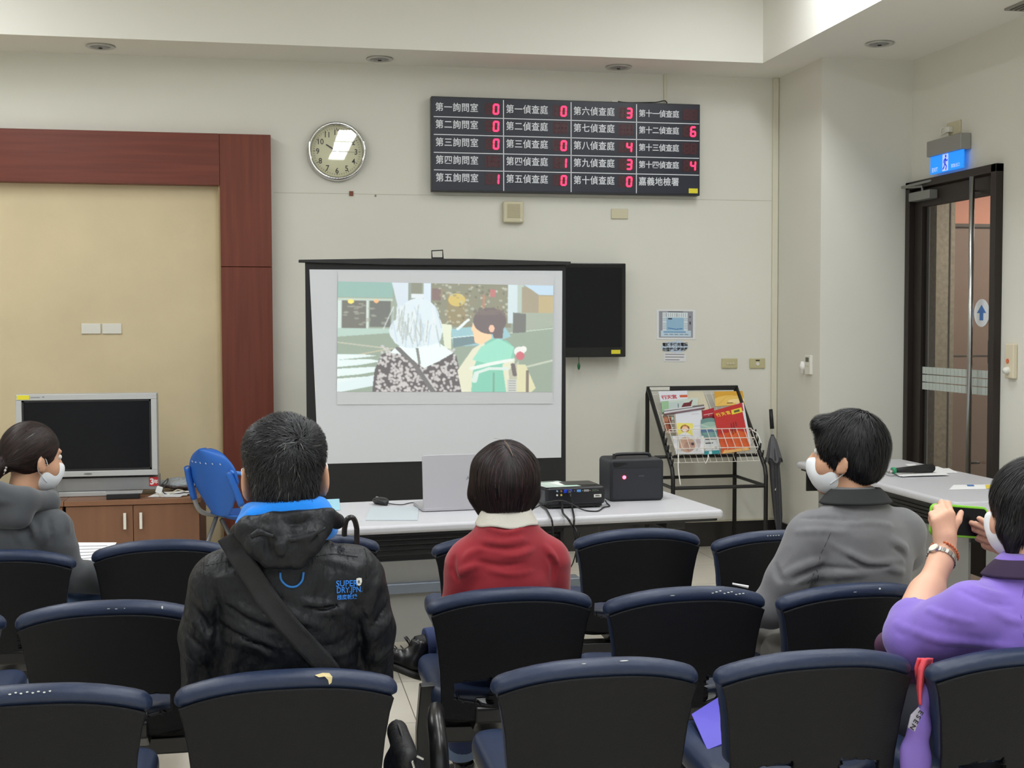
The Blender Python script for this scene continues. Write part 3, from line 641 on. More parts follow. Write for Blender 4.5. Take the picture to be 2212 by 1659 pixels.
MB().grid(quad(*q), 2, 2).build('projected_margin', mat('projected_black', (206, 208, 212), .85, emit=.012), t)  # raised black level of the projector, put in as a faint glow

# ------------------------------------------------------------------ folding tables
TOP = mat('table_laminate', (196, 196, 202), .42, var=(60, .02)); EDG = mat('table_edge', (176, 176, 174), .4)
PAN = mat('modesty_grey', (142, 142, 140), .5, metal=.2); RAIL = mat('rail_bluegrey', (118, 126, 138), .4, metal=.4); SLT = mat('rack_black', (30, 30, 32), .35, spec=.5)
def folding_table(loc, rz, L, lab, slats=(0, 1), panel=(0, 1), group=None, D=.78, bar=True):
    """local: x along the length from 0, y=0 front edge to y=D"""
    t = thing('folding_table', lab, 'table', loc, rz, group)
    K = dict(world=False)
    MB().prism(rrect(0, 0, L, D, .03), lambda u, v, w_: (u, v, .7+w_), .04).build('tabletop', TOP, t, world=False, bevel=.017, seg=5)
    m = MB().prism(rrect(.02, .02, L-.02, D-.02, .03), lambda u, v, w_: (u, v, .688+w_), .012); m.build('underside_frame', SLT, t, world=False)
    if slats:
        s = MB(); a, b_ = slats[0]*L+.05, slats[1]*L-.05
        for k in range(5): s.span((a, .05+.02*k, .668-.025*k), (b_, .075+.02*k, .682-.025*k))
        s.span((a, .05, .56), (a+.015, .16, .69)); s.span((b_-.015, .05, .56), (b_, .16, .69)); s.span((a, .13, .552), (b_, .15, .57))
        s.build('under_shelf', SLT, t, world=False)
    a, b_ = panel[0]*L+.08, panel[1]*L-.08
    MB().span((a, .12, .2), (b_, .135, .56)).build('modesty_panel', PAN, t, world=False, bevel=.002)
    if bar: MB().span((a-.02, .09, .418), (b_+.02, .135, .465)).build('cross_rail', RAIL, t, world=False, bevel=.006)
    for x in (.14, L-.14):
        lg = MB(); lg.span((x-.02, .36, .05), (x+.02, .42, .69)); lg.build('leg', SLT, t, world=False, bevel=.005)
        ft = MB(); ft.span((x-.025, .06, .02), (x+.025, D-.06, .055)); ft.build('foot_bar', SLT, t, world=False, bevel=.01)
        for y in (.09, D-.09):
            MB().cyl((x, y, 0), (x, y, .022), .02, n=12).build('foot_pad', BLKP, t, world=False)
        MB().span((x-.05, .25, .62), (x+.05, .5, .688)).build('folding_bracket', SLT, t, world=False, bevel=.004)
    return t
T1 = folding_table((.19, 5.455, 0), math.radians(5.0), 1.9, 'long pale grey folding table holding the laptop and projector, in front of the screen', (0, .62), (0, .62))
MB().span((.0, .1, .14), (.01, .2, .2))
folding_table((3.25, 7.53, 0), math.radians(-90), 1.9, 'pale grey folding table in front of the glass door with microphone on papers', group='folding tables along the door side', D=.72, bar=False)
folding_table((3.23, 5.6, 0), math.radians(-90), 1.8, 'pale grey folding table behind the woman in purple, near end of the side row', group='folding tables along the door side', D=.72, bar=False)
TT = .7405

# laptop: lid back towards the audience
LA = at(914, 1106, Z=TT); a5 = math.radians(4)
t = thing('laptop', 'open silver laptop on the long table, lid back facing the audience', 'laptop', (LA[0], LA[1], TT), a5)
SIL = mat('laptop_silver', (186, 184, 190), .38, metal=.35)
MB().prism(rrect(0, 0, .36, .25, .015), lambda u, v, w_: (u-.003, v-.005, .002+w_), .016).build('base', SIL, t, world=False, bevel=.003)
lid = MB().prism(rrect(0, 0, .36, .245, .012), lambda u, v, w_: (u, -.005+w_+.10*v, .016+v*.995), .006).build('lid', SIL, t, world=False, bevel=.002)
f = MB(); text(f, 'ASUS', .026, lambda u, v: (.205+u*1.15, -.0062+.10*(.125+v), .016+(.125+v)*.995), 'LEFT'); f.build('lettering', mat('logo_grey', (150, 150, 156), .3, metal=.6), lid, world=False)
MB().span((.015, .003, .025), (.345, .0045, .24)).build('display', SCN, lid, world=False) if False else None
MB().span((.03, .04, .0185), (.33, .14, .0205)).build('keyboard', BLKP, t, world=False)
# touch-up sheet under the laptop and blue papers
def sheet(name, lab, cat, pts, m, z=TT, th=.0015, group=None, lines=None):
    c = np.mean([at(x, y, Z=z) for x, y in pts], 0); t = thing(name, lab, cat, (c[0], c[1], z), group=group)
    P_ = [at(x, y, Z=z+.0005) for x, y in pts]
    MB().add(P_ + [p+np.array([0, 0, th]) for p in P_], [(3, 2, 1, 0), (4, 5, 6, 7)] + [(i, (i+1) % 4, 4+(i+1) % 4, 4+i) for i in range(4)]).build('sheet', m, t)
    if lines:
        f = MB()
        for k in range(lines):
            u = (k+.8)/(lines+.8); a = P_[0]*(1-u)+P_[3]*u; b_ = P_[1]*(1-u)+P_[2]*u; s_ = a*.86+b_*.14; e_ = a*.2+b_*.8; dn = (P_[3]-P_[0])*.014; up = np.array([0, 0, th+.0004])
            f.add([s_+up, e_+up, e_+dn+up, s_+dn+up], [(0, 1, 2, 3)])
        f.build('print_lines', mat('grey_print', (140, 140, 150), .8), t)
    return t
sheet('blue_paper', 'light blue paper sheet at the left end of the long table', 'paper', [(640, 1082), (733, 1078), (735, 1102), (640, 1106)], mat('blue_paper', (160, 208, 226), .8), lines=2)
sheet('desk_mat', 'pale blue sheet lying on the table left of the laptop', 'paper', [(800, 1096), (905, 1096), (902, 1124), (790, 1124)], mat('pale_blue_sheet', (188, 198, 206), .6))
# mouse
mp_ = at(822, 1090, Z=TT); t = thing('computer_mouse', 'black wired computer mouse on the long table', 'mouse', (mp_[0], mp_[1], TT), .5)
f = MB()
f.grid(lambda u, v: (math.sin(PI*v)*math.cos(2*PI*u)*.031+0, -math.cos(PI*v)*.055, max(0, math.sin(PI*v)*(.5+.5*math.sin(2*PI*u)))**.6*.036*(.75+.25*v*0+.25)), 24, 14)
f.build('shell', BLKP, t, world=False, smooth=True)
MB().span((-.003, .02, .03), (.003, .036, .036)).build('scroll_wheel', mat('wheel_grey', (150, 150, 150), .4), t, world=False)
p = at(842, 1088, Z=TT+.004)
MB().tube([(mp_[0]+.01, mp_[1]+.03, TT+.012), p, at(868, 1090, Z=TT+.003), at(888, 1086, Z=TT+.003), at(906, 1086, Z=TT+.004)], .0022, n=6, sub=6).build('mouse_cord', INK, t, smooth=True)

# projector
pr = at(1180, 1101, Z=TT); PRR = math.radians(3)
t = thing('video_projector', 'black video projector with rear sockets on the long table', 'projector', (pr[0], pr[1], TT), PRR)
PB = mat('projector_black', (24, 24, 30), .35, spec=.5)
bd = MB().prism(rrect(0, 0, .29, .24, .02), lambda u, v, w_: (u, v, .018+w_), .083).build('body', PB, t, world=False, bevel=.012, seg=3)
MB().prism(rrect(.01, .01, .28, .23, .02), lambda u, v, w_: (u, v, .006+w_), .014).build('lower_case', mat('projector_low', (16, 16, 18), .5), t, world=False, bevel=.003)
for x in (.03, .26):
    MB().cyl((x, .03, 0), (x, .03, .012), .012, n=12).build('foot', BLKP, t, world=False)
MB().cyl((.145, .2, 0), (.145, .2, .012), .012, n=12).build('foot', BLKP, t, world=False)
f = MB()
for k in range(7): f.span((-.0015, .03+k*.024, .035), (.0005, .043+k*.024, .085))
f.build('side_vents', mat('vent_light', (92, 96, 100), .5), t, world=False)
MB().cyl((.21, .238, .06), (.21, .262, .06), .032, n=24).build('lens', GLS, t, world=False)
f = MB().prism(rrect(.11, .06, .27, .19, .02), lambda u, v, w_: (u, v, .101+w_), .0025); f.build('control_panel', mat('panel_grey', (70, 70, 66), .3, metal=.3), t, world=False)
def port(x, z, w_, h, c, name='socket_port'): MB().span((x-w_/2, -.003, z-h/2), (x+w_/2, .002, z+h/2)).build(name, mat('port_%d_%d_%d' % c, c, .4), t, world=False, bevel=.001)
port(.105, .083, .04, .016, (40, 70, 210)); port(.158, .083, .02, .011, (90, 150, 220)); port(.195, .083, .026, .01, (140, 140, 140)); port(.234, .083, .024, .01, (60, 70, 60))
for x, z, c in ((.052, .085, (130, 160, 190)), (.052, .066, (210, 210, 200)), (.072, .084, (150, 110, 60)), (.072, .066, (220, 190, 90))): MB().cyl((x, -.004, z), (x, .001, z), .0045, n=12).build('socket_port', mat('rca_%d_%d_%d' % c, c, .35), t, world=False)
for x in (.137, .176, .213, .251): MB().cyl((x, -.003, .083), (x, .001, .083), .0025, n=8).build('port_screw', STEEL, t, world=False)
f = MB().span((.232, -.002, .05), (.268, .001, .064)); f.build('white_label', WHT, t, world=False)
f = MB(); f.span((.238, -.0028, .0545), (.262, -.0018, .0575)); f.span((.238, -.0028, .0585), (.258, -.0018, .0605)); f.build('label_marks', mat('label_dark', (70, 72, 80), .5), t, world=False)
# manual on the projector
t2 = thing('paper_manual', 'pale green printed sheet lying on top of the projector', 'paper', (pr[0]+.03, pr[1]+.12, TT+.1015), PRR+.1)
P = Paint(40, 40, (190, 206, 196)); P.rect(.55, .2, .95, .7, (236, 238, 236)); P.rect(.3, .06, .8, .14, (60, 66, 64)); P.rect(0, 0, .25, 1, (176, 190, 184)); P.rect(.6, .8, .95, .95, (180, 222, 206))
P.mesh(quad((-.06, .11, .001), (.10, .11, .001), (.13, -.11, .001), (-.045, -.11, .001)), 'printed_face', PRINT, None, solid=.001)
o = C.objects[-1]; o.parent = t2
# cables of the projector hanging over the table edge
CB = mat('cable_black', (18, 18, 20), .4)
def cable(lab, pts, r=.004, sub=8, name='cable', m=None, group=None):
    o = MB().tube(pts, r, n=8, sub=sub).build(name, m or CB, smooth=True); tag(o, lab, 'cable', group); return o
z = TT
def pc(px, py, zz=z): return at(px, py, Z=zz)
plug = pr + np.array([.107, -.004, .083])
f = MB().cyl(plug+np.array([0, -.028, -.008]), plug+np.array([0, .0, 0]), .010, n=12); f.tube([plug+np.array([0, -.024, -.008]), plug+np.array([0, -.04, -.02]), plug+np.array([.004, -.05, -.07]), at(1240, 1118, Z=z+.006), at(1240, 1140, Y=5.50), at(1243, 1165, Y=5.49), at(1246, 1215, Y=5.5)], .0045, n=8, sub=8)
tag(f.build('video_cable', CB, smooth=True), 'black video cable plugged into the projector, hanging over the table edge', 'cable')
q0 = pr + np.array([.065, -.004, .03])
cable('thick black power cable from the projector hanging down past the table edge', [q0+np.array([0, .01, 0]), q0+np.array([.0, -.04, 0]), pc(1216, 1108, z+.012), pc(1228, 1122, z+.008), at(1236, 1136, Y=5.50), at(1246, 1150, Y=5.48), at(1254, 1200, Y=5.48)], .005)
cable('black cable looping across the table in front of the projector', [pc(1150, 1100, z+.01), at(1166, 1092, Y=5.70), at(1185, 1084, Y=5.72), at(1215, 1082, Y=5.73), at(1237, 1090, Y=5.73), pc(1262, 1102, z+.006), pc(1290, 1104, z+.004), pc(1304, 1096, z+.004), pc(1317, 1093, z+.004), pc(1311, 1087, z+.004), at(1308, 1082, Y=5.86)], .0032)
cable('black cable from the side of the projector running off the table front', [pc(1168, 1092, z+.006), pc(1180, 1101, z+.006), pc(1188, 1115, z+.006), pc(1192, 1124, z+.006), at(1194, 1140, Y=5.49), at(1196, 1200, Y=5.5)], .0042)
cable('thin black cable hanging under the long table beside the red jumper', [at(1254, 1150, Y=5.56), at(1246, 1185, Y=5.6), at(1238, 1215, Y=5.6), at(1228, 1235, Y=5.6), at(1222, 1262, Y=5.62)], .003)

# portable speaker amplifier
pa = at(1318, 1084, Z=TT); pb_ = at(1435, 1081, Z=TT); ang = math.atan2(pb_[1]-pa[1], pb_[0]-pa[0])+math.radians(2); Wd = float(np.linalg.norm(pb_-pa))
t = thing('portable_speaker', 'black portable loudspeaker box with a red light on the long table', 'speaker', (pa[0], pa[1], TT), ang)
SPK = mat('speaker_black', (30, 32, 38), .5, bump=(600, .3))
Hs = .205
MB().prism(rrect(0, 0, Wd, Hs, .02), lambda u, v, w_: (u, w_, v), .21).build('cabinet', SPK, t, world=False, bevel=.012, seg=4)
MB().prism([(.015, .19), (.075, .188), (.09, .182), (.07, .178), (.04, .168), (.02, .168)], lambda u, v, w_: (u, -.001+w_, v), .004).build('grip_recess', mat('recess', (8, 8, 10), .8), t, world=False)
MB().prism(rrect(.012, .012, Wd-.012, .16, .012), lambda u, v, w_: (u, -.003+w_, v), .004).build('grille', mat('speaker_mesh', (34, 36, 44), .6, bump=(900, .6)), t, world=False)
MB().cyl((.07, -.006, .118), (.07, -.003, .118), .009, n=12).build('red_light', mat('lamp_red', (255, 70, 90), .4, emit=9.), t, world=False)
f = MB().tube([(.05, .1, Hs), (.06, .1, Hs+.014), (.15, .1, Hs+.016), (Wd-.05, .1, Hs+.014), (Wd-.04, .1, Hs)], .008, n=8, sub=3); f.build('carry_handle', BLKP, t, world=False, smooth=True)
MB().cyl((.03, .04, Hs-.002), (.03, .04, Hs+.024), .009, .006, n=12).build('antenna_stub', BLKP, t, world=False)
MB().prism([(.143, .118), (.15, .124), (.157, .118), (.164, .124), (.171, .118), (.171, .121), (.164, .127), (.157, .121), (.15, .127), (.143, .121)], lambda u, v, w_: (u, -.0035+w_, v), .001).build('badge', mat('badge_grey', (90, 92, 96), .4), t, world=False)
MB().cyl((Wd-.018, -.001, Hs-.018), (Wd-.018, .001, Hs-.018), .004, n=8).build('screw', INK, t, world=False)

# microphone and papers on the side table
t = thing('paper_stack', 'loose white papers under the microphone on the side table', 'papers', at(2010, 1024, Z=TT))
for k, pts in enumerate(([(1930, 1015), (2050, 1012), (2070, 1022), (1955, 1028)], [(1940, 1017), (2025, 1008), (2062, 1021), (1950, 1030)], [(1926, 1020), (2030, 1016), (2050, 1026), (1944, 1029)])):
    P_ = [at(x, y, Z=TT+.001+k*.003) for x, y in pts]; MB().add(P_+[p+np.array([0, 0, .002]) for p in P_], [(3, 2, 1, 0), (4, 5, 6, 7)]+[(i, (i+1) % 4, 4+(i+1) % 4, 4+i) for i in range(4)]).build('sheet', PAPER, t)
a = at(1922, 1017, Z=TT+.03); b_ = at(2012, 1011, Z=TT+.035)
t = thing('microphone', 'black wireless microphone with a green ring on the papers', 'microphone', (a+b_)/2); d_ = (b_-a)
MB().tube([a+d_*.1, a+d_*.4, a+d_*.8, b_], [.014, .018, .024, .026], n=16).build('handle', mat('mic_black', (14, 14, 16), .6), t, smooth=True)
MB().lathe([(.001, .02), (.018, .014), (.026, 0), (.024, -.02), (.001, -.024)], b_, tuple(d_/np.linalg.norm(d_)), n=20).build('foam_head', mat('mic_foam', (14, 14, 16), .95), t, smooth=True)
MB().cyl(a+d_*.06, a+d_*.12, .0185, n=16).build('green_ring', mat('green_ring', (30, 150, 100), .4), t, smooth=True)
f = MB().tube([a+d_*.06, a-d_*.02+np.array([0, 0, -.01]), at(1895, 1011, Z=TT+.008)], [.012, .006, .004], n=10, sub=4); f.build('tail_plug', STEEL, t, smooth=True)
sheet('white_paper', 'small white paper near the far corner of the side table', 'paper', [(1955, 1003), (1975, 1002), (1982, 1006), (1962, 1007)], PAPER)
t = sheet('leaflet', 'white leaflet with blue and yellow blocks on the side table behind the woman in purple', 'paper', [(2060, 1048), (2140, 1047), (2150, 1056), (2050, 1058)], PAPER)
for pts, c in (([(2088, 1047), (2103, 1047), (2105, 1050), (2090, 1050)], (70, 120, 190)), ([(2128, 1047), (2140, 1047), (2146, 1055), (2130, 1055)], (226, 200, 70))):
    MB().add([at(x, y, Z=TT+.0035) for x, y in pts], [(0, 1, 2, 3)]).build('print_block', mat('blk_%d' % c[0], c, .6), t)
# ------------------------------------------------------------------ low cabinets, silver television
CY, CD, CZ = 7.7, .8, at(430, 1075, Y=7.7)[2]
OAK = mat('cabinet_wood', (122, 84, 60), .42, wood=(16, .1, (1, 1, .06))); OAKT = mat('cabinet_wood_top', (128, 88, 62), .4, wood=(16, .08, (.06, 1, 1))); OAKD = mat('cabinet_wood_side', (92, 58, 42), .5, wood=(16, .08, (1, 1, .06)))
def cabinet(x0, x1, lab):
    t = thing('low_cabinet', lab, 'cabinet', ((x0+x1)/2, CY, 0), group='low cabinets under the silver television')
    MB().span((x0, CY+.02, .06), (x1, CY+CD, CZ-.03)).build('body', OAKD, t, bevel=.002)
    MB().span((x0-.006, CY-.012, CZ-.03), (x1+.006, CY+CD, CZ)).build('top', OAKT, t, bevel=.003)
    MB().span((x0+.01, CY+.05, 0), (x1-.01, CY+CD-.02, .06)).build('plinth', BLK, t)
    xm = (x0+x1)/2
    for a, b_, hx in ((x0+.002, xm-.0015, xm-.045), (xm+.0015, x1-.002, xm+.045)):
        dr = MB().span((a, CY, .065), (b_, CY+.02, CZ-.034)).build('door', OAK, t, bevel=.002)
        h = MB().span((hx-.008, CY-.03, CZ-.17), (hx+.008, CY-.018, CZ-.075)); h.span((hx-.006, CY-.02, CZ-.165), (hx+.006, CY, CZ-.155)); h.span((hx-.006, CY-.02, CZ-.09), (hx+.006, CY, CZ-.08)); h.build('handle', WHT, dr, bevel=.002)
cx1 = at(431, 1090, Y=CY)[0]; cx0 = at(141, 1090, Y=CY)[0]
cabinet(cx0, cx1, 'brown wooden low cabinet beside the blue chair, right part under the silver television')
cabinet(cx0-(cx1-cx0)-.014, cx0-.014, 'brown wooden low cabinet behind the woman in the grey hoodie')
VY = CY+.16
a, b_, c_ = at(33, 852, Y=VY), at(338, 850, Y=VY), at(338, 1026, Y=VY); vx0, vx1, vz1, vz0 = a[0], b_[0], (a[2]+b_[2])/2, c_[2]
t = thing('silver_television', 'large silver framed television standing on the brown cabinet', 'television', ((vx0+vx1)/2, VY+.1, CZ))
SV = mat('tv_silver', (186, 188, 190), .42, metal=.25); SV2 = mat('tv_silver_dark', (146, 148, 150), .5, metal=.25, bump=(700, .2))
f = MB(); f.span((vx0, VY, vz1-.035), (vx1, VY+.12, vz1)); f.span((vx0, VY, vz0), (vx1, VY+.12, vz0+.033)); f.span((vx0, VY, vz0+.033), (vx0+.033, VY+.12, vz1-.035)); f.span((vx1-.033, VY, vz0+.033), (vx1, VY+.12, vz1-.035))
f.build('frame', SV, t, bevel=.003)
MB().span((vx0+.05, VY+.11, vz0+.03), (vx1-.05, VY+.3, vz1-.05)).build('rear_case', SV2, t, bevel=.02)
MB().span((vx0+.036, VY+.012, vz0+.036), (vx1-.036, VY+.02, vz1-.038)).build('screen', SCN, t)
f = MB(); f.span((vx0+.033, VY+.004, vz0+.033), (vx1-.033, VY+.02, vz0+.046)); f.span((vx0+.033, VY+.004, vz1-.046), (vx1-.033, VY+.02, vz1-.035)); f.span((vx0+.033, VY+.004, vz0+.033), (vx0+.044, VY+.02, vz1-.035)); f.span((vx1-.044, VY+.004, vz0+.033), (vx1-.033, VY+.02, vz1-.035)); f.build('inner_bezel', BLKP, t)
MB().span((vx0+.012, VY+.03, CZ+.03), (vx1+.0, VY+.22, vz0-.012)).build('speaker_base', SV2, t, bevel=.006)
MB().span((vx0+.04, VY+.05, vz0-.014), (vx1-.04, VY+.2, vz0+.002)).build('neck', BLK, t)
MB().span((vx0+.02, VY+.02, CZ+.001), (vx1-.22, VY+.25, CZ+.03)).build('stand_foot', SV, t, bevel=.004)
MB().span((vx0+.008, VY-.002, vz1-.029), (vx0+.076, VY+.001, vz1-.004)).build('yellow_sticker', YEL, t)
f = MB(); f.span((vx0+.085, VY-.0012, vz1-.019), (vx0+.135, VY+.001, vz1-.016)); f.span((vx0+.15, VY-.0012, vz1-.018), (vx0+.16, VY+.001, vz1-.013)); text(f, 'VIERA', .014, lambda u, v: ((vx0+vx1)/2-.02+u, VY-.0015, vz0+.01+v)) if False else None
f.build('bezel_marks', mat('tv_marks', (110, 110, 112), .4), t)
MB().prism([(.025*math.cos(k*PI/12), .005*math.sin(k*PI/12)) for k in range(24)], lambda u, v, w_: ((vx0+vx1)/2+.0+u, VY-.0015+w_, vz0+.016+v), .003).build('maker_badge', mat('tv_badge', (120, 122, 124), .3, metal=.7), t)
RS = MB().span((vx1-.052, VY+.026, vz0-.068), (vx1-.0, VY+.0295, vz0-.014)).build('red_sticker', mat('sticker_red', (196, 40, 52), .5), t)
f = MB(); text(f, '3', .05, lambda u, v: (vx1-.048+u, VY+.0245, vz0-.058+v), 'LEFT', .04); text(f, '年', .026, lambda u, v: (vx1-.026+u, VY+.0245, vz0-.052+v), 'LEFT', .03); f.build('lettering', mat('sticker_text', (240, 232, 232), .6), RS)
# things on the cabinet top
b1 = at(268, 1078, Z=CZ)
t = thing('set_top_box', 'small flat black box with a pale lid on the cabinet in front of the television', 'media box', (b1[0], CY+.06, CZ), .05)
MB().span((-.10, -.04, .0), (.085, .06, .03)).build('case', mat('box_black', (22, 20, 24), .35), t, world=False, bevel=.003)
MB().span((-.11, -.03, .0305), (.10, .08, .036)).build('pale_lid', mat('box_lid', (170, 170, 172), .5), t, world=False)
p = at(370, 1070, Z=CZ); c_ = at(368, 1073, Z=CZ)
t = thing('paper_pile', 'loose white sheets on the right end of the cabinet', 'papers', (p[0], CY+.12, CZ))
for k in range(3): MB().box((p[0]-.02+.02*k, CY+.13+.02*k, CZ+.003+k*.003), (.19, .15, .0015), Matrix.Rotation(.2*k-.2, 3, 'Z')).build('sheet', PAPER, t)
t = thing('folded_plastic_bag', 'crumpled pale grey plastic bag lying at the right end of the cabinet', 'bag', at(385, 1058, Y=CY+.45))
f = MB(); rg = np.random.RandomState(5)
cc = np.array([at(390, 1057, Y=CY+.35)[0], CY+.4, CZ+.04])
f.grid(lambda u, v: cc + np.array([.13*math.cos(2*PI*u)*math.sin(PI*v)*(1+.12*math.sin(9*u*PI)), .09*math.sin(2*PI*u)*math.sin(PI*v), .032*math.cos(PI*v)*(1+.3*math.sin(7*2*PI*u)*math.sin(5*PI*v))]), 40, 14)
f.build('bag_body', mat('plastic_bag', (170, 178, 184), .35, bump=(30, 1., (1, 1, 1), .02)), t, smooth=True)
wa = at(344, 1058, Y=CY+.12)
t = thing('power_adapter', 'white plug adapter with looping cord on the cabinet', 'adapter', (wa[0], CY+.12, CZ))
MB().box((wa[0], CY+.12, wa[2]), (.038, .03, .04), Matrix.Rotation(.3, 3, 'Y')).build('plug_body', mat('white_plug', (232, 234, 236), .4), t, bevel=.006)
MB().box((wa[0]+.012, CY+.07, CZ+.014), (.022, .02, .024), Matrix.Rotation(.2, 3, 'Z')).build('small_plug', WHT, t, bevel=.003)
A_ = lambda px, py, y=CY+.12: at(px, py, Y=y)
MB().tube([A_(346, 1050), A_(354, 1042), A_(363, 1034), A_(360, 1044), A_(354, 1052), A_(352, 1062), A_(362, 1068), A_(385, 1066), A_(400, 1064), A_(425, 1066)], .0035, n=6, sub=6).build('cord', mat('cord_grey', (60, 56, 52), .5), t, smooth=True)
MB().tube([A_(335, 1068), A_(345, 1071), A_(356, 1070), A_(372, 1064), A_(384, 1058), A_(400, 1062)], .004, n=6, sub=5).build('cord', mat('cord_cream', (196, 190, 170), .5), t, smooth=True)

# water bottle behind the hoodie woman
wb = at(108, 1081, Z=CZ); wb[1] = CY+.03; wb = np.array([at(110, 1050, Y=CY+.03)[0], CY+.05, CZ])
t = thing('water_bottle', 'clear ribbed plastic water bottle on the cabinet edge', 'bottle', wb)
bm = bpy.data.materials.new('clear_plastic'); bm.use_nodes = True; n = bm.node_tree
for q in list(n.nodes): n.nodes.remove(q)
tr = n.nodes.new('ShaderNodeBsdfTransparent'); tr.inputs[0].default_value = (.9, .92, .92, 1); gl = n.nodes.new('ShaderNodeBsdfGlossy'); gl.inputs['Roughness'].default_value = .08; fr = n.nodes.new('ShaderNodeLayerWeight'); fr.inputs[0].default_value = .25
mxs = n.nodes.new('ShaderNodeMixShader'); o = n.nodes.new('ShaderNodeOutputMaterial'); n.links.new(fr.outputs[1], mxs.inputs[0]); n.links.new(tr.outputs[0], mxs.inputs[1]); n.links.new(gl.outputs[0], mxs.inputs[2]); n.links.new(mxs.outputs[0], o.inputs[0])
prof = [(.001, .002), (.028, .002), (.031, .008)]
for k in range(9): prof += [(.031, .012+k*.013), (.0285, .0185+k*.013)]
prof += [(.031, .13), (.03, .15), (.018, .18), (.013, .186), (.013, .2)]
MB().lathe(prof, wb, n=32).build('bottle_body', bm, t, smooth=True)
MB().cyl(wb+np.array([0, 0, .192]), wb+np.array([0, 0, .212]), .0155, n=20).build('cap', mat('green_cap', (60, 130, 110), .5), t)

# ------------------------------------------------------------------ blue plastic chair with a writing arm
bc = at(452, 1040, Y=7.15)
t = thing('blue_chair', 'blue plastic chair with grey tube frame between the cabinet and the wooden portal', 'chair', (-.13, 7.60, 0), math.radians(-52))
t.scale = (1, 1, 1.12)
BL = mat('blue_plastic', (38, 100, 190), .42, spec=.4); TUB = mat('tube_grey', (150, 150, 148), .4, metal=.3)
def backfn(u, v):   # v 0 bottom .. 1 top, u 0..1
    s_ = 2*u-1; zz = .46+v*.345
    w_ = .215*max(.0, 1-((v-.55)/.452)**2.4)**.5 if v >= .55 else 0
    w_ = (.055+.16*(v/.55)**.7) if v < .55 else w_
    return (s_*w_*1.05, -.19-.12*(v)+.04*s_*s_*(.5+v), zz)
MB().grid(backfn, 30, 60).build('backrest', BL, t, world=False, smooth=True, solid=.01)
def seatfn(u, v):
    a = 2*u-1; b_ = 2*v-1; x = a*math.sqrt(max(0, 1-b_*b_*.5)); y = b_*math.sqrt(max(0, 1-a*a*.5))
    return (x*.235, y*.215+.03, .445-.02*(1-(x*x+y*y))+(.02*(-y) if y < -.5 else 0)-(.03*max(0, y-.6)))
MB().grid(seatfn, 20, 20).build('seat', BL, t, world=False, smooth=True, solid=.012)
for s_ in (-1, 1):
    up_ = MB().tube([(s_*.235, .17, .40), (s_*.235, -.05, .43), (s_*.235, -.15, .46), (s_*.225, -.20, .54), (s_*.212, -.235, .63), (s_*.195, -.262, .70)], .014, n=10, sub=6); up_.build('frame_tube', TUB, t, world=False, smooth=True)
    MB().tube([(s_*.226, -.196, .53), (s_*.212, -.235, .63), (s_*.195, -.262, .70)], .019, n=10, sub=4).build('tube_sleeve', BL, t, world=False, smooth=True)
    MB().tube([(s_*.235, -.03, .425), (s_*.235, -.24, .01)], .013, n=10).build('leg', TUB, t, world=False, smooth=True)
    MB().tube([(s_*.235, .0, .40), (s_*.235, .24, .01)], .013, n=10).build('leg', TUB, t, world=False, smooth=True)
MB().tube([(-.235, -.2, .1), (.235, -.2, .1)], .01, n=8).build('cross_bar', TUB, t, world=False)
MB().tube([(.20, -.25, .70), (.235, -.02, .655), (.25, .12, .62)], .010, n=8, sub=4).build('writing_arm', mat('arm_blue', (84, 140, 225), .4), t, world=False, smooth=True)
MB().tube([(.245, .13, .42), (.25, .12, .62)], .014, n=8).build('arm_post', BL, t, world=False)
f = MB(); rg = np.random.RandomState(2)
for k in range(6):
    p = backfn(.2+.13*k, .80); f.box((p[0], p[1]-.012, p[2]), (.012, .002, .005), Matrix.Rotation(rg.rand(), 3, 'Y'))
f.build('scuff_marks', mat('scuff_pale', (180, 190, 210), .8), t, world=False)

# ------------------------------------------------------------------ magazine rack
RX0, RX1, RYB, RYF = 2.61, 3.255, 8.6, 8.02
ztop = at(1500, 838, Y=RYB)[2]; zk = at(1652, 1022, Y=RYF)[2]; zs = at(1560, 1052, Y=RYF)[2]
t = thing('magazine_rack', 'black tube floor rack with white wire baskets of magazines near the corner', 'magazine rack', ((RX0+RX1)/2, 8.3, 0))
Rr = .0145
for x in (RX0, RX1):
    MB().tube([(x, RYB, 0), (x, RYB, ztop-.04), (x, RYB-.03, ztop)], Rr, n=10).build('rear_leg', BLK, t, smooth=True)
    fr_ = MB().tube([(x, RYB-.02, ztop), (x, RYF+.02, zk+.04), (x, RYF, zk-.02), (x, RYF, 0)], Rr, n=10).build('front_leg', BLK, t, smooth=True)
    f = MB()
    for k in range(5):
        u = .62+k*.085; p = np.array([x, RYB-.02+(RYF+.04-RYB)*u, ztop+(zk+.04-ztop)*u]); f.tube([p, p+np.array([0, -.03, .012]), p+np.array([0, -.04, .045])], .006, n=6)
    f.build('hook', BLK, fr_, smooth=True)
    MB().tube([(x, RYB, zs), (x, RYF, zs)], .012, n=8).build('side_bar', BLK, t)
MB().span((RX0-.01, RYB-.035, ztop-.016), (RX1+.01, RYB-.005, ztop+.016)).build('top_bar', BLK, t, bevel=.004)
for y in (RYB, RYF): MB().tube([(RX0, y, zs), (RX1, y, zs)], .012, n=8).build('cross_bar', BLK, t)
MB().tube([(RX0-.09, RYF+.12, zk+.11), (RX1, RYF+.12, zk+.11)], .011, n=8).build('basket_bar', BLK, t)
MB().span((RX0+.005, RYB-.038, ztop-.012), (RX0+.15, RYB-.0355, ztop+.012)).build('label_strip', WHT, t)
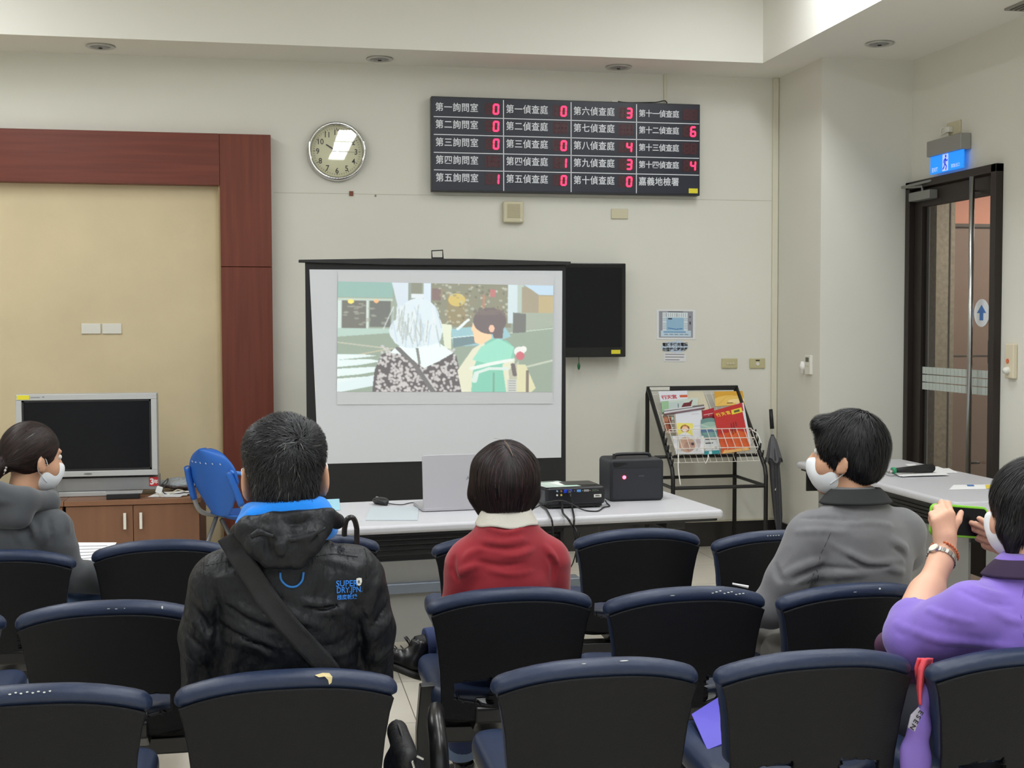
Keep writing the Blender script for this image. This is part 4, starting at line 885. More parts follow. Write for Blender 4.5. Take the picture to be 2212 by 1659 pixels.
# point on the slanted rack plane: u across 0..1, v down 0..1 (top bar to kink), off = towards the viewer
def rk(u, v, off=0.):
    a = np.array([RX0+.02+(RX1-RX0-.04)*u, RYB-.02, ztop-.02]); b_ = np.array([0, RYF+.02-RYB+.02, zk+.04-ztop+.02])
    n_ = np.array([0, b_[2], -b_[1]]); n_ = n_/np.linalg.norm(n_)
    if n_[1] > 0: n_ = -n_
    return a+b_*v+n_*off
WIRE = mat('white_wire', (230, 224, 216), .4)
def wires(v0, v1, dep, name, u0=.0, u1=1., rows=2, cols=12):
    f = MB(); R_ = .0022
    for k in range(cols+1):
        u = u0+(u1-u0)*k/cols; f.tube([rk(u, v0, dep), rk(u, v1, dep), rk(u, v1, .005)], R_, n=5)
    for k in range(rows+1):
        v = v0+(v1-v0)*k/rows; f.tube([rk(u0, v, .0), rk(u0, v, dep), rk(u1, v, dep), rk(u1, v, .0)], R_*1.5, n=5)
    return f.build(name, WIRE, t)
f = MB()
for k in range(15): f.tube([rk(k/14, .02, .004), rk(k/14, .93, .004)], .0018, n=5)
for k in range(5): f.tube([rk(0, .05+.22*k, .004), rk(1, .05+.22*k, .004)], .0022, n=5)
f.build('back_grid', WIRE, t)
wires(.60, .84, .07, 'basket', .02, .98, 2, 11)
wires(.36, .58, .03, 'basket', .02, .3, 2, 4)
MB().add([rk(.25, .02, .006), rk(.62, .02, .006), rk(.62, .33, .006), rk(.25, .33, .006)], [(0, 1, 2, 3)]).build('backing_card', mat('cream_card', (214, 206, 182), .7), t, solid=.001)
def rkY(py): return RYB-.02-(py-838)/(1012-838)*(RYB-RYF-.04)
def pk(px, py, off=0.): return at(px, py, Y=rkY(py)-off)
def mag(name, lab, cat, c4, off, P, group=None, th=.004):
    """c4: four picture corners tl tr br bl, laid on the slanted rack plane"""
    o = P.mesh(quad(*[pk(x, y, off) for x, y in c4]), name, PRINT, solid=th); tag(o, lab, cat, group); return o
def glyphs(o_parent, s, sz, x0, y0, x1, y1, off, m):
    f = MB(); a = pk(x0, y0, off); r_ = pk(x1, y1, off)-a; W_ = np.linalg.norm(r_); r_ /= W_; d_ = pk(x0, y0+10, off)-a; d_ -= r_*(d_@r_); d_ /= np.linalg.norm(d_)
    for k, ch in enumerate(s): text(f, ch, sz, lambda u, v, k=k: a + r_*(u+k*W_/len(s)) - d_*v, 'LEFT', .03)
    f.build('lettering', m, o_parent, world=False)
G = 'magazines and leaflets in the wire rack'
REDI = mat('red_ink', (190, 50, 60), .6)
P = Paint(60, 70, (224, 226, 236)); P.rect(.72, .15, .99, .24, (206, 90, 50)); P.rect(0, .42, 1, 1, (196, 214, 200)); P.rect(.0, .42, 1, .47, (150, 190, 130))
o = mag('magazine', 'white magazine with red brush characters, top of the rack at the left', 'magazine', ((1422, 846), (1484, 844), (1490, 905), (1434, 908)), .012, P, G); glyphs(o, '行天宮', .040, 1430, 862, 1463, 860, .016, REDI)
P = Paint(60, 50, (214, 160, 50)); P.ell(.5, .75, .6, .45, (232, 190, 96)); P.ell(.75, .7, .3, .14, (240, 214, 150)); P.line([(.1, .9), (.4, .4), (.9, .3)], .02, (222, 176, 80)); P.rect(.4, .8, .6, .86, (110, 80, 50))
mag('magazine', 'golden yellow magazine at the top of the rack', 'magazine', ((1543, 846), (1604, 845), (1609, 874), (1545, 878)), .010, P, G)
P = Paint(70, 26, (202, 214, 206)); P.rect(0, 0, .2, 1, (150, 190, 150)); P.rect(.2, .2, .6, .9, (190, 206, 204)); P.poly([(.52, .9), (.6, .4), (.75, .4), (.85, .1), (.8, .95)], (104, 30, 36)); P.rect(.44, .4, .47, .9, (120, 130, 140))
o = mag('folded_brochure', 'pale green curled brochure with a dark red bird shape in the rack', 'brochure', ((1428, 868), (1508, 860), (1506, 880), (1430, 892)), .03, P, G, .008)
P = Paint(50, 12, (206, 208, 212)); P.rect(0, .3, 1, .5, (90, 90, 92)); P.rect(0, .8, 1, 1, (150, 120, 130)); P.rect(.7, 0, 1, .3, (120, 110, 110))
mag('folded_newspaper', 'folded grey newspaper lying across the rack', 'newspaper', ((1434, 886), (1520, 875), (1522, 882), (1434, 896)), .05, P, G, .014)
P = Paint(20, 50, (150, 84, 56)); P.rect(0, .0, 1, .3, (180, 120, 90)); P.rect(.6, .1, 1, 1, (120, 60, 44)); P.rect(0, .85, 1, 1, (210, 190, 170))
mag('small_booklet', 'brown picture booklet in the left wire pocket of the rack', 'booklet', ((1432, 900), (1450, 900), (1450, 937), (1438, 937)), .018, P, G)
P = Paint(50, 80, (222, 224, 232)); P.rect(.05, .5, .9, .53, (200, 202, 210)); P.rect(0, 0, .06, 1, (190, 170, 160)); P.rect(.62, .14, .9, .15, (180, 182, 190))
mag('leaflet', 'plain white leaflet standing left in the rack basket', 'leaflet', ((1455, 888), (1515, 884), (1519, 955), (1462, 958)), .035, P, G)
P = Paint(50, 50, (232, 222, 110)); P.ell(.5, .45, .28, .3, (120, 76, 50)); P.ell(.5, .5, .2, .24, (236, 190, 160)); P.ell(.45, .6, .12, .08, (240, 236, 230)); P.poly([(.1, 1), (.5, .7), (.95, 1)], (236, 236, 240)); P.poly([(.3, .3), (.5, .1), (.8, .3), (.5, .28)], (180, 120, 60))
mag('cartoon_leaflet', 'small yellow leaflet with a drawn face in the rack', 'leaflet', ((1462, 914), (1497, 915), (1496, 941), (1463, 940)), .042, P, G)
P = Paint(60, 50, (214, 216, 220)); P.ell(.42, .5, .28, .42, (196, 160, 140)); P.ell(.5, .6, .18, .25, (176, 140, 126)); P.ell(.62, .46, .05, .08, (70, 56, 60)); P.ell(.8, .4, .08, .3, (190, 176, 180)); P.rect(.9, .1, 1, .9, (230, 230, 236))
mag('leaflet', 'white leaflet with a round brown picture behind the basket wires', 'leaflet', ((1452, 942), (1520, 942), (1521, 980), (1460, 981)), .055, P, G)
P = Paint(50, 60, (104, 142, 138)); P.ell(.5, .4, .6, .2, (150, 180, 168)); P.ell(.3, .65, .4, .12, (84, 116, 150)); P.line([(0, .3), (.4, .5), (1, .35)], .05, (170, 196, 180)); P.ell(.7, .55, .2, .08, (190, 200, 190)); P.ell(.6, .8, .5, .1, (120, 160, 160))
f_ = lambda u, v: pk(1514+40*u+(8*math.sin(PI*v)*u), 907+36*v-4*math.sin(PI*u)*(1-v)+3*math.sin(PI*u)*v, .05)
tag(P.mesh(f_, 'painted_fan', PRINT, solid=.003), 'green and blue painted paper fan in the middle of the rack', 'fan', G)
P = Paint(40, 60, (206, 210, 212)); P.rect(.1, .1, .9, .16, (70, 74, 80)); P.rect(.1, .34, .6, .4, (60, 64, 70)); P.rect(.0, .8, 1, 1, (40, 140, 150)); P.rect(.3, .82, .5, .98, (200, 220, 222)); P.rect(.7, .6, .85, .72, (110, 114, 120)); P.rect(.0, .0, 1, .07, (160, 166, 170))
mag('leaflet', 'white leaflet with a teal foot behind the basket wires', 'leaflet', ((1520, 945), (1552, 943), (1554, 980), (1522, 982)), .057, P, G)
P = Paint(30, 40, (176, 30, 50)); P.rect(.1, .4, .9, .44, (220, 200, 200)); P.rect(.5, .5, .54, 1, (210, 190, 190)); P.rect(0, .6, 1, 1, (120, 24, 40))
mag('red_envelope', 'crumpled dark red envelope behind the red magazine', 'envelope', ((1517, 888), (1542, 881), (1545, 908), (1518, 910)), .02, P, G)
P = Paint(60, 80, (190, 42, 40)); P.ell(.5, .9, .7, .35, (214, 96, 44)); P.ell(.2, .75, .3, .2, (206, 80, 40), .7); P.rect(.5, .38, .54, .62, (110, 24, 26)); P.rect(.58, .36, .62, .6, (110, 24, 26)); P.rect(.66, .36, .7, .46, (110, 24, 26)); P.poly([(0, 1), (.1, .93), (.9, .94), (1, 1)], (232, 180, 110))
P.rect(.62, .1, .98, .2, (232, 210, 60)); P.rect(.7, .13, .9, .17, (90, 90, 50))
o = mag('magazine', 'red magazine with yellow brush characters leaning in the rack basket', 'magazine', ((1540, 888), (1600, 871), (1621, 972), (1560, 980)), .058, P, G); glyphs(o, '行天宮', .034, 1549, 900, 1581, 893, .0625, mat('yellow_ink', (232, 196, 60), .6))
P = Paint(20, 60, (226, 228, 234)); P.rect(.4, 0, .8, .2, (190, 60, 70)); P.rect(.5, .4, .7, .9, (120, 160, 220))
mag('magazine', 'white magazine mostly hidden behind the red one', 'magazine', ((1590, 872), (1606, 870), (1622, 960), (1606, 966)), .045, P, G)
# white cord ties
for pts, r_ in (([rk(.98, .62, .07), rk(1.0, .66, .08), rk(1.03, .68, .07), rk(1.05, .78, .05)], .004), ([pk(1466, 944, .072), pk(1466, 975, .075), pk(1465, 1010, .075), pk(1470, 1048, .06)], .004), ([pk(1530, 982, .06), pk(1529, 992, .06), pk(1524, 1001, .06)], .004)):
    MB().tube(pts, r_, n=6, sub=4).build('white_ribbon', mat('ribbon_white', (232, 232, 228), .6), t, smooth=True)

# ------------------------------------------------------------------ umbrella in the corner
ut, ub = at(1665, 884, Y=8.62), np.array([3.56, 8.5, .012]); ut = np.array([3.50, 8.62, ut[2]]) if ut[0] > 3.56 else ut
t = thing('folded_umbrella', 'closed dark grey umbrella leaning in the wall corner beside the rack', 'umbrella', ub); dv = ub-ut; L_ = np.linalg.norm(dv); dn = dv/L_
UM = mat('umbrella_cloth', (66, 66, 70), .7, bump=(40, .8, (1, 1, .1), .01)); UM2 = mat('umbrella_fold', (98, 98, 104), .6)
MB().tube([ut, ut+dn*.06, ut+dn*.14], [.013, .014, .015], n=12).build('handle', BLKP, t, smooth=True)
MB().cyl(ut+dn*.14, ut+dn*.19, .005, n=8).build('shaft', STEEL, t)
f = MB(); nn = 40
def um(u, v):
    r_ = np.interp(v, [0, .05, .22, .27, .4, .7, 1], [.008, .022, .05, .033, .034, .028, .006]); a = 2*PI*u; r_ *= 1+.16*math.sin(7*a+4*v)
    p = ut+dn*(.18+v*(L_-.18)); return p+np.array([math.cos(a)*r_, math.sin(a)*r_, 0])
f.grid(um, 48, 40); f.build('canopy', UM, t, smooth=True)
f = MB(); f.grid(lambda u, v: (lambda p, a, r_: p+np.array([math.cos(a)*r_, math.sin(a)*r_, 0]))(ut+dn*(.19+v*.17+.02*math.sin(9*PI*u)*v), 2*PI*u, np.interp(v, [0, .2, 1], [.012, .026, .056])*(1+.12*math.sin(14*PI*u))), 40, 8); f.build('loose_flap', UM2, t, smooth=True)
MB().box(ut+dn*.56+np.array([-.012, -.03, 0]), (.008, .004, .03), Matrix.Rotation(.5, 3, 'Y')).build('closing_tab', WHT, t)
# ------------------------------------------------------------------ soft solid shapes (bodies, clothes, cushions) as one continuous surface each
def rotm(rx=0., ry=0., rz=0.):
    return np.array(Matrix.Rotation(rz, 3, 'Z') @ Matrix.Rotation(ry, 3, 'Y') @ Matrix.Rotation(rx, 3, 'X'))
class Vol:
    def __init__(s, lo, hi, h):
        s.lo = np.array(lo, float); s.h = h; s.n = np.ceil((np.array(hi)-s.lo)/h).astype(int)+1
        s.D = np.full(s.n, .2, np.float32); s.ax = [s.lo[i]+h*np.arange(s.n[i]) for i in range(3)]
    def block(s, lo, hi):
        a = np.clip(np.floor((np.array(lo)-s.lo)/s.h).astype(int), 0, s.n); b = np.clip(np.ceil((np.array(hi)-s.lo)/s.h).astype(int)+1, 0, s.n)
        sl = tuple(slice(a[i], b[i]) for i in range(3))
        X, Y, Z = np.meshgrid(*[s.ax[i][sl[i]].astype(np.float32) for i in range(3)], indexing='ij'); return sl, X, Y, Z
    def put(s, sl, d, k, mode='add'):
        D = s.D[sl]
        if D.size == 0: return s
        if mode == 'add':
            if k > 0: h = np.clip(.5+.5*(D-d)/k, 0, 1); s.D[sl] = D*(1-h)+d*h-k*h*(1-h)
            else: s.D[sl] = np.minimum(D, d)
        elif mode == 'cut':
            d = -d
            if k > 0: h = np.clip(.5-.5*(D-d)/k, 0, 1); s.D[sl] = D*(1-h)+d*h+k*h*(1-h)
            else: s.D[sl] = np.maximum(D, d)
        return s
    def cap(s, a, b, ra, rb=None, k=.02, mode='add', sq=None):
        """tapered limb from a to b; sq=(axis vector, factor): flattened along that axis"""
        a = np.array(a, float); b = np.array(b, float); rb = ra if rb is None else rb; R_ = max(ra, rb)+k+.02
        if sq: R_ = max(R_, R_*sq[1])
        sl, X, Y, Z = s.block(np.minimum(a, b)-R_, np.maximum(a, b)+R_)
        ba = b-a; L = float(ba@ba)+1e-12; x, y, z = X-a[0], Y-a[1], Z-a[2]
        t = np.clip((x*ba[0]+y*ba[1]+z*ba[2])/L, 0, 1); x = x-t*ba[0]; y = y-t*ba[1]; z = z-t*ba[2]
        if sq:
            v = np.array(sq[0], float); v /= np.linalg.norm(v); dd = x*v[0]+y*v[1]+z*v[2]; g = 1/sq[1]-1
            x = x+dd*g*v[0]; y = y+dd*g*v[1]; z = z+dd*g*v[2]
        return s.put(sl, np.sqrt(x*x+y*y+z*z)-(ra+(rb-ra)*t), k, mode)
    def chain(s, pts, rs, k=.02, mode='add', sq=None):
        if not hasattr(rs, '__len__'): rs = [rs]*len(pts)
        for i in range(len(pts)-1): s.cap(pts[i], pts[i+1], rs[i], rs[i+1], k, mode, sq)
        return s
    def ell(s, c, r, R=None, k=.02, mode='add'):
        c = np.array(c, float); r = np.array(r, float); m = r.max()+k+.02
        sl, X, Y, Z = s.block(c-m, c+m); x, y, z = X-c[0], Y-c[1], Z-c[2]
        if R is not None: x, y, z = (x*R[0, 0]+y*R[1, 0]+z*R[2, 0], x*R[0, 1]+y*R[1, 1]+z*R[2, 1], x*R[0, 2]+y*R[1, 2]+z*R[2, 2])
        k0 = np.sqrt((x/r[0])**2+(y/r[1])**2+(z/r[2])**2); k1 = np.sqrt((x/r[0]**2)**2+(y/r[1]**2)**2+(z/r[2]**2)**2)+1e-9
        return s.put(sl, k0*(k0-1)/k1, k, mode)
    def plane(s, p, n, k=.0):
        """keeps the side the normal points away from"""
        n = np.array(n, float); n /= np.linalg.norm(n); sl, X, Y, Z = s.block(s.lo, s.lo+s.h*s.n)
        d = (X-p[0])*n[0]+(Y-p[1])*n[1]+(Z-p[2])*n[2]; return s.put(sl, -d, k, 'cut')
    def fn(s, f):
        sl, X, Y, Z = s.block(s.lo, s.lo+s.h*s.n); s.D = s.D+f(X, Y, Z).astype(np.float32); return s
    def sample(s, P):
        q = (np.asarray(P)-s.lo)/s.h; i = np.clip(np.floor(q).astype(int), 0, s.n-2); t = np.clip(q-i, 0, 1); D = s.D; o = 0
        for dx in (0, 1):
            for dy in (0, 1):
                for dz in (0, 1):
                    o = o + D[i[:, 0]+dx, i[:, 1]+dy, i[:, 2]+dz]*(t[:, 0] if dx else 1-t[:, 0])*(t[:, 1] if dy else 1-t[:, 1])*(t[:, 2] if dz else 1-t[:, 2])
        return o
    def grad(s, P, e=None):
        e = e or s.h; P = np.asarray(P); g = np.stack([s.sample(P+d)-s.sample(P-d) for d in np.eye(3)*e], 1); return g/(np.linalg.norm(g, axis=1, keepdims=True)+1e-9)
    def hit(s, p, d, mx=1.):
        """first surface point along d from p"""
        p = np.array(p, float); d = np.array(d, float)/np.linalg.norm(d); t = np.arange(0, mx, s.h*.5); v = s.sample(p+d*t[:, None]); i = np.argmax(v < 0)
        if not (v < 0).any(): return None
        return p+d*t[i]
    def surface(s):
        D = s.D; D[0], D[-1], D[:, 0], D[:, -1], D[:, :, 0], D[:, :, -1] = (.1,)*6
        ins = D < 0; n = s.n
        c = sum(ins[a:n[0]-1+a, b:n[1]-1+b, e:n[2]-1+e].astype(np.int8) for a in (0, 1) for b in (0, 1) for e in (0, 1))
        act = np.argwhere((c > 0) & (c < 8)); idx = np.full(n-1, -1, np.int32); idx[tuple(act.T)] = np.arange(len(act))
        acc = np.zeros((len(act), 3)); cnt = np.zeros(len(act)); i, j, k = act.T
        for a in range(3):
            for u in (0, 1):
                for v in (0, 1):
                    o0 = [0, 0, 0]; oth = [q for q in range(3) if q != a]; o0[oth[0]] = u; o0[oth[1]] = v; o1 = list(o0); o1[a] = 1
                    d0 = D[i+o0[0], j+o0[1], k+o0[2]]; d1 = D[i+o1[0], j+o1[1], k+o1[2]]; m = (d0 < 0) != (d1 < 0)
                    t = np.where(m, d0/(d0-d1+1e-12), 0); p = np.tile(np.array(o0, float), (len(act), 1)); p[:, a] = t
                    acc += p*m[:, None]; cnt += m
        V = s.lo+s.h*(act+acc/cnt[:, None]); F = []
        for a in range(3):
            b, e = (a+1) % 3, (a+2) % 3; sl0 = [slice(None)]*3; sl1 = [slice(None)]*3; sl0[a] = slice(0, -1); sl1[a] = slice(1, None)
            x = ins[tuple(sl0)] != ins[tuple(sl1)]; E_ = np.argwhere(x); E_ = E_[(E_[:, b] > 0) & (E_[:, e] > 0) & (E_[:, b] < n[b]-1) & (E_[:, e] < n[e]-1)]
            def g(db, de): q = E_.copy(); q[:, b] += db; q[:, e] += de; return idx[tuple(q.T)]
            f = np.stack([g(-1, -1), g(0, -1), g(0, 0), g(-1, 0)], 1); fl = ins[tuple(E_.T)]; f[~fl] = f[~fl][:, ::-1]; F.append(f)
        F = np.concatenate(F); return V, F[(F >= 0).all(1)]
    def mesh(s, name, m, parent=None, world=True, relax=1, colf=None):
        V, F = s.surface()
        for _ in range(relax):
            A = np.zeros_like(V); N = np.zeros(len(V))
            for a, b in ((0, 1), (1, 2), (2, 3), (3, 0)):
                np.add.at(A, F[:, a], V[F[:, b]]); np.add.at(N, F[:, a], 1); np.add.at(A, F[:, b], V[F[:, a]]); np.add.at(N, F[:, b], 1)
            V = V*.5+.5*A/np.maximum(N, 1)[:, None]
        if parent is not None and world:
            p = parent
            while p.parent: p = p.parent
            loc, rz = ROOT.get(p.name, (Vector((0, 0, 0)), 0.)); Vl = V-np.array(loc); cz, sz = math.cos(-rz), math.sin(-rz)
            Vl = np.stack([Vl[:, 0]*cz-Vl[:, 1]*sz, Vl[:, 0]*sz+Vl[:, 1]*cz, Vl[:, 2]], 1)
        else: Vl = V
        me = bpy.data.meshes.new(name); me.vertices.add(len(Vl)); me.vertices.foreach_set('co', Vl.astype(np.float32).ravel())
        me.loops.add(F.size); me.loops.foreach_set('vertex_index', F.astype(np.int32).ravel()); me.polygons.add(len(F)); me.polygons.foreach_set('loop_start', np.arange(0, F.size, 4, dtype=np.int32))
        me.update(); me.validate()
        s.V = V; s.F = F
        return finish(me, name, m, parent, smooth=True, cols=(colf(V) if colf else None))
def noise3(seed, n=9, lo=2., hi=8.):
    r = np.random.RandomState(seed); W_ = [(r.randn(3), r.rand()*6.28) for _ in range(n)]; fr = np.linspace(lo, hi, n)
    def f(X, Y, Z): return sum(np.sin((w_[0]*X+w_[1]*Y+w_[2]*Z)*q+ph)/(1+.15*i) for i, ((w_, ph), q) in enumerate(zip(W_, fr)))/n*1.6
    return f

# hair made of many fine locks growing over a soft surface
def locks(name, vol, m, parent, n, length, step, flow, root_ok, width=.0016, lift=(.001, .004), jit=.25, seed=1, cbase=(28, 27, 30), cvar=(.5, 1.8), grey=0., segs=6, curl=0.):
    r = np.random.RandomState(seed); V = vol.V; ok = np.where(root_ok(V))[0]; P = V[r.choice(ok, n)]+r.randn(n, 3)*.002
    L = length*(.6+.6*r.rand(n)); st = L/segs; pts = []; sides = []; p = P.copy(); jd = r.randn(n, 3)*jit; off0 = lift[0]+(lift[1]-lift[0])*r.rand(n)
    for k in range(segs+1):
        g = vol.grad(p, .006); d = vol.sample(p); off = off0*(k/segs)**.8+.0005; p = p-g*(d-off)[:, None]
        f = flow(p, k/segs)+jd; f = f-(f*g).sum(1, keepdims=True)*g; f /= np.linalg.norm(f, axis=1, keepdims=True)+1e-9
        sides.append(np.cross(f, g)); pts.append(p.copy()); p = p+f*st[:, None]; jd = jd+np.cross(jd, g)*curl
    W_ = width*(.6+.8*r.rand(n)); vs = np.zeros((n, (segs+1)*2, 3))
    for k in range(segs+1):
        ww = W_*(1-(k/segs)**2.2*.9); vs[:, 2*k] = pts[k]-sides[k]*ww[:, None]; vs[:, 2*k+1] = pts[k]+sides[k]*ww[:, None]
    tri = np.array([[2*k, 2*k+1, 2*k+3, 2*k+2] for k in range(segs)]); F = (tri[None]+(np.arange(n)*(segs+1)*2)[:, None, None]).reshape(-1, 4)
    V_ = vs.reshape(-1, 3); t = cvar[0]+(cvar[1]-cvar[0])*r.rand(n)**2; gg = (r.rand(n) < grey)
    c = np.array([lin(q) for q in cbase])[None]*t[:, None]; c[gg] = lin(105)*(.5+.6*r.rand(gg.sum()))[:, None]
    cols = np.repeat(np.concatenate([c, np.ones((n, 1))], 1), (segs+1)*2, 0)
    p0 = parent
    while p0.parent: p0 = p0.parent
    loc, rz = ROOT.get(p0.name, (Vector((0, 0, 0)), 0.)); V_ = V_-np.array(loc)
    me = bpy.data.meshes.new(name); me.vertices.add(len(V_)); me.vertices.foreach_set('co', V_.astype(np.float32).ravel())
    me.loops.add(F.size); me.loops.foreach_set('vertex_index', F.astype(np.int32).ravel()); me.polygons.add(len(F)); me.polygons.foreach_set('loop_start', np.arange(0, F.size, 4, dtype=np.int32)); me.update()
    return finish(me, name, m, parent, smooth=True, cols=cols)
# ------------------------------------------------------------------ rows of blue and black linked chairs
LEA = mat('blue_leather', (36, 48, 74), .38, spec=.4, bump=(500, .25), var=(9, .12)); SHL = mat('chair_shell', (17, 18, 22), .5, spec=.24, bump=(420, .9, (1, 1, 1), .0015), var=(6, .06)); BEAM = mat('beam_black', (20, 20, 22), .3)
def wz(z):  # half width of the back at height z
    return float(np.interp(z, [.47, .54, .63, .71, .77, .815, .85], [.188, .192, .196, .204, .214, .227, .232]))
def yb(x, z):  # rear surface of the shell
    return (.87-z)*.16 + .55*x*x
def make_chair():
    t = thing('linked_chair', 'x', 'chair', (0, 0, 0))
    # shell with two openings near the bottom
    nu, nv = 110, 104; f = MB(); zt = lambda u: .800+.040*(1-abs(2*u-1)**2.4); zb = lambda u: .505-.012*(1-(2*u-1)**2)
    def P_(u, v): z = zb(u)+(zt(u)-zb(u))*v; x = (2*u-1)*wz(z); return (x, yb(x, z), z)
    f.grid(P_, nu, nv)
    def hole(p):
        x, z = abs(p[0]), p[2]; top = .622-.13*(x-.055); bot = .540+.22*(x-.055)
        return .055 < x < .158 and bot < z < top
    ff = []
    for q in f.f:
        c = np.mean([f.v[i] for i in q], 0)
        if not hole(c): ff.append(q[::-1])
    f.f = ff
    for i_, p in enumerate(f.v):
        x, z = abs(p[0]), p[2]; top = .622-.13*(x-.055); bot = .540+.22*(x-.055); sx = 1 if p[0] > 0 else -1
        if .053 < x < .160 and abs(z-top) < .0024: z = top
        elif .053 < x < .160 and abs(z-bot) < .0024: z = bot
        if bot-.002 < z < top+.002 and abs(x-.055) < .0026: x = .055
        elif bot-.002 < z < top+.002 and abs(x-.158) < .0026: x = .158
        f.v[i_] = (sx*x, yb(x, z), z)
    sh = f.build('back_shell', SHL, t, world=False, smooth=True)
    q = sh.modifiers.new('solid', 'SOLIDIFY'); q.thickness = .014; q.offset = -1
    # padded front wrapping over the top
    v = Vol((-.27, -.05, .50), (.27, .24, .93), .008)
    sl, X, Y, Z = v.block(v.lo, v.lo+v.h*v.n)
    W = np.interp(Z, [.5, .54, .63, .71, .77, .815, .87], [.186, .190, .194, .202, .212, .226, .232]); yc = (.87-Z)*.16+.55*X*X+.045-.012*np.cos(X/.22*1.5)
    top = .820+.040*(1-np.abs(X/.23)**2.4); bot = .60
    d = np.sqrt(np.maximum(np.abs(X)-(W-.02), 0)**2+np.maximum(np.maximum(Z-(top-.02), bot+.02-Z), 0)**2+np.maximum(np.abs(Y-yc)-.012, 0)**2)-.02
    v.D = d.astype(np.float32)
    # roll lying over the rear edge
    zr = .814+.040*(1-np.abs(X/.23)**2.4); yr = (.87-zr)*.16+.55*X*X+.016
    d2 = np.sqrt(np.maximum(np.abs(X)-.214, 0)**2+(Y-yr)**2*.7+(Z-zr)**2*1.25)-.0235
    v.put(sl, d2.astype(np.float32), .014)
    v.mesh('back_cushion', LEA, t, world=False)
    # seat pad: rounded front
    v = Vol((-.28, .02, .43), (.28, .60, .62), .008); sl, X, Y, Z = v.block(v.lo, v.lo+v.h*v.n)
    zc = .525+.03*(Y-.1)-.9*np.maximum(Y-.46, 0)**2*3+.25*X*X; rr = .1
    ax_ = np.abs(X)-(.235-.02-rr); ay = np.abs(Y-.315)-(.225-rr)
    d = np.sqrt(np.maximum(np.hypot(np.maximum(ax_, 0), np.maximum(ay, 0))-rr+.03, 0)**2+np.maximum(np.abs(Z-zc)-.008, 0)**2)-.03
    v.D = d.astype(np.float32); v.mesh('seat_cushion', LEA, t, world=False)
    MB().prism(rrect(-.19, .12, .19, .47, .06), lambda a, b_, w_: (a, b_, .47+w_), .02).build('seat_pan', SHL, t, world=False, bevel=.006)
    m = MB(); m.prism([(.04, .53), (.065, .56), (.12, .50), (.3, .475), (.3, .455), (.1, .45), (.04, .49)], lambda a, b_, w_: (-.10+w_, a, b_), .2); m.build('back_bracket', BEAM, t, world=False, bevel=.006)
    return t
chair0 = make_chair()
def copy_thing(r0, loc, rz):
    r = r0.copy(); C.objects.link(r); r.location = loc; r.rotation_euler = (0, 0, rz); ROOT[r.name] = (Vector(loc), rz)
    for ch in list(r0.children):
        if ch.get('extra'): continue
        c = ch.copy(); C.objects.link(c); c.parent = r
    return r
CH = [
 ('Am', -.905, 2.70, 0, None),
 ('A0', -.478, 2.69, 0, 'nearest row chair with a white scuffed top, left of the man in black'),
 ('A1', .036, 2.70, 0, 'nearest row chair with a torn spot on top, holding the man in black'),
 ('A2', .706, 2.66, 0, 'empty chair of the nearest row just right of the aisle'),
 ('A3', 1.205, 2.63, 0, 'nearest row chair holding the violet folder on its seat'),
 ('A4', 1.680, 2.56, 0, 'nearest row chair holding the woman in purple, at the right picture edge'),
 ('Bm', -.92, 3.50, 0, 'middle row chair cut by the left picture edge'),
 ('B0', -.425, 3.49, 0, 'middle row empty chair left of the man in black'),
 ('B1', .045, 3.49, 0, 'middle row chair hidden in front of the man in the black jacket'),
 ('B2', .662, 3.44, 0, 'middle row chair holding the person in the red jumper'),
 ('B3', 1.143, 3.35, 0, 'empty middle row chair between the red jumper and the grey shirt'),
 ('B4', 1.630, 3.30, 0, 'middle row chair holding the man in the grey shirt'),
 ('Cm', -.862, 4.36, 0, 'far row chair holding the woman in the grey hoodie'),
 ('C0', -.356, 4.46, 0, 'far row empty chair in front of the brown cabinet, right of the hoodie woman'),
 ('C1', .150, 4.46, 0, 'far row chair beyond the black jacket shoulder, with a cane handle over it'),
 ('C2', .790, 4.33, 0, 'far row chair mostly hidden by the red jumper'),
 ('C3', 1.302, 4.36, 0, 'empty far row chair with a pale scratch on its shell, right of the red jumper'),
 ('C4', 1.768, 4.22, 0, 'far row chair half hidden by the left arm of the man in grey'),
]
CHAIR = {}
first = True
for key, x, y, rz, lab in CH:
    if key == 'Am': continue
    if first: o = chair0; o.location = (x, y, 0); ROOT[o.name] = (Vector((x, y, 0)), 0.); first = False
    else: o = copy_thing(chair0, (x, y, 0), rz)
    row = {'A': 'nearest', 'B': 'middle', 'C': 'far'}[key[0]]
    tag(o, lab, 'chair', 'linked chairs of the %s row' % row); CHAIR[key] = o
SCF = mat('scuff_white', (206, 208, 206), .8)
def scuffs(key, lst):
    o = CHAIR[key]; f = MB(); rg = np.random.RandomState(len(lst))
    for x, z, w_, h in lst:
        zr = .814+.040*(1-abs(x/.23)**2.4); a = z; yy = (.87-zr)*.16+.55*x*x+.016
        y = yy-math.cos(a)*.0286; zz = zr+math.sin(a)*.0216
        n_ = 7; pts = [(x+w_*(math.cos(2*PI*k/n_))*(.7+.5*rg.rand()), math.sin(2*PI*k/n_)*h*(.7+.5*rg.rand())) for k in range(n_)]
        f.add([(px_, y-.0008-abs(q)*.1*0+q*math.sin(a)*.9, zz+q*math.cos(a)) for px_, q in pts], [tuple(range(n_))])
    s_ = f.build('scuff_marks', SCF, o, world=False); s_['extra'] = 1
scuffs('A0', [(-.035+.011*k, .45+.1*(k % 2), .003, .0018) for k in range(8)])
scuffs('B0', [(.145, .5, .002, .005), (.03, .1, .004, .001), (.05, .15, .002, .001), (.01, .15, .004, .001)])
scuffs('B3', [(.06+.012*k, .3+.15*(k % 3), .004, .0016) for k in range(9)]+[(-.055, .2, .008, .001)])
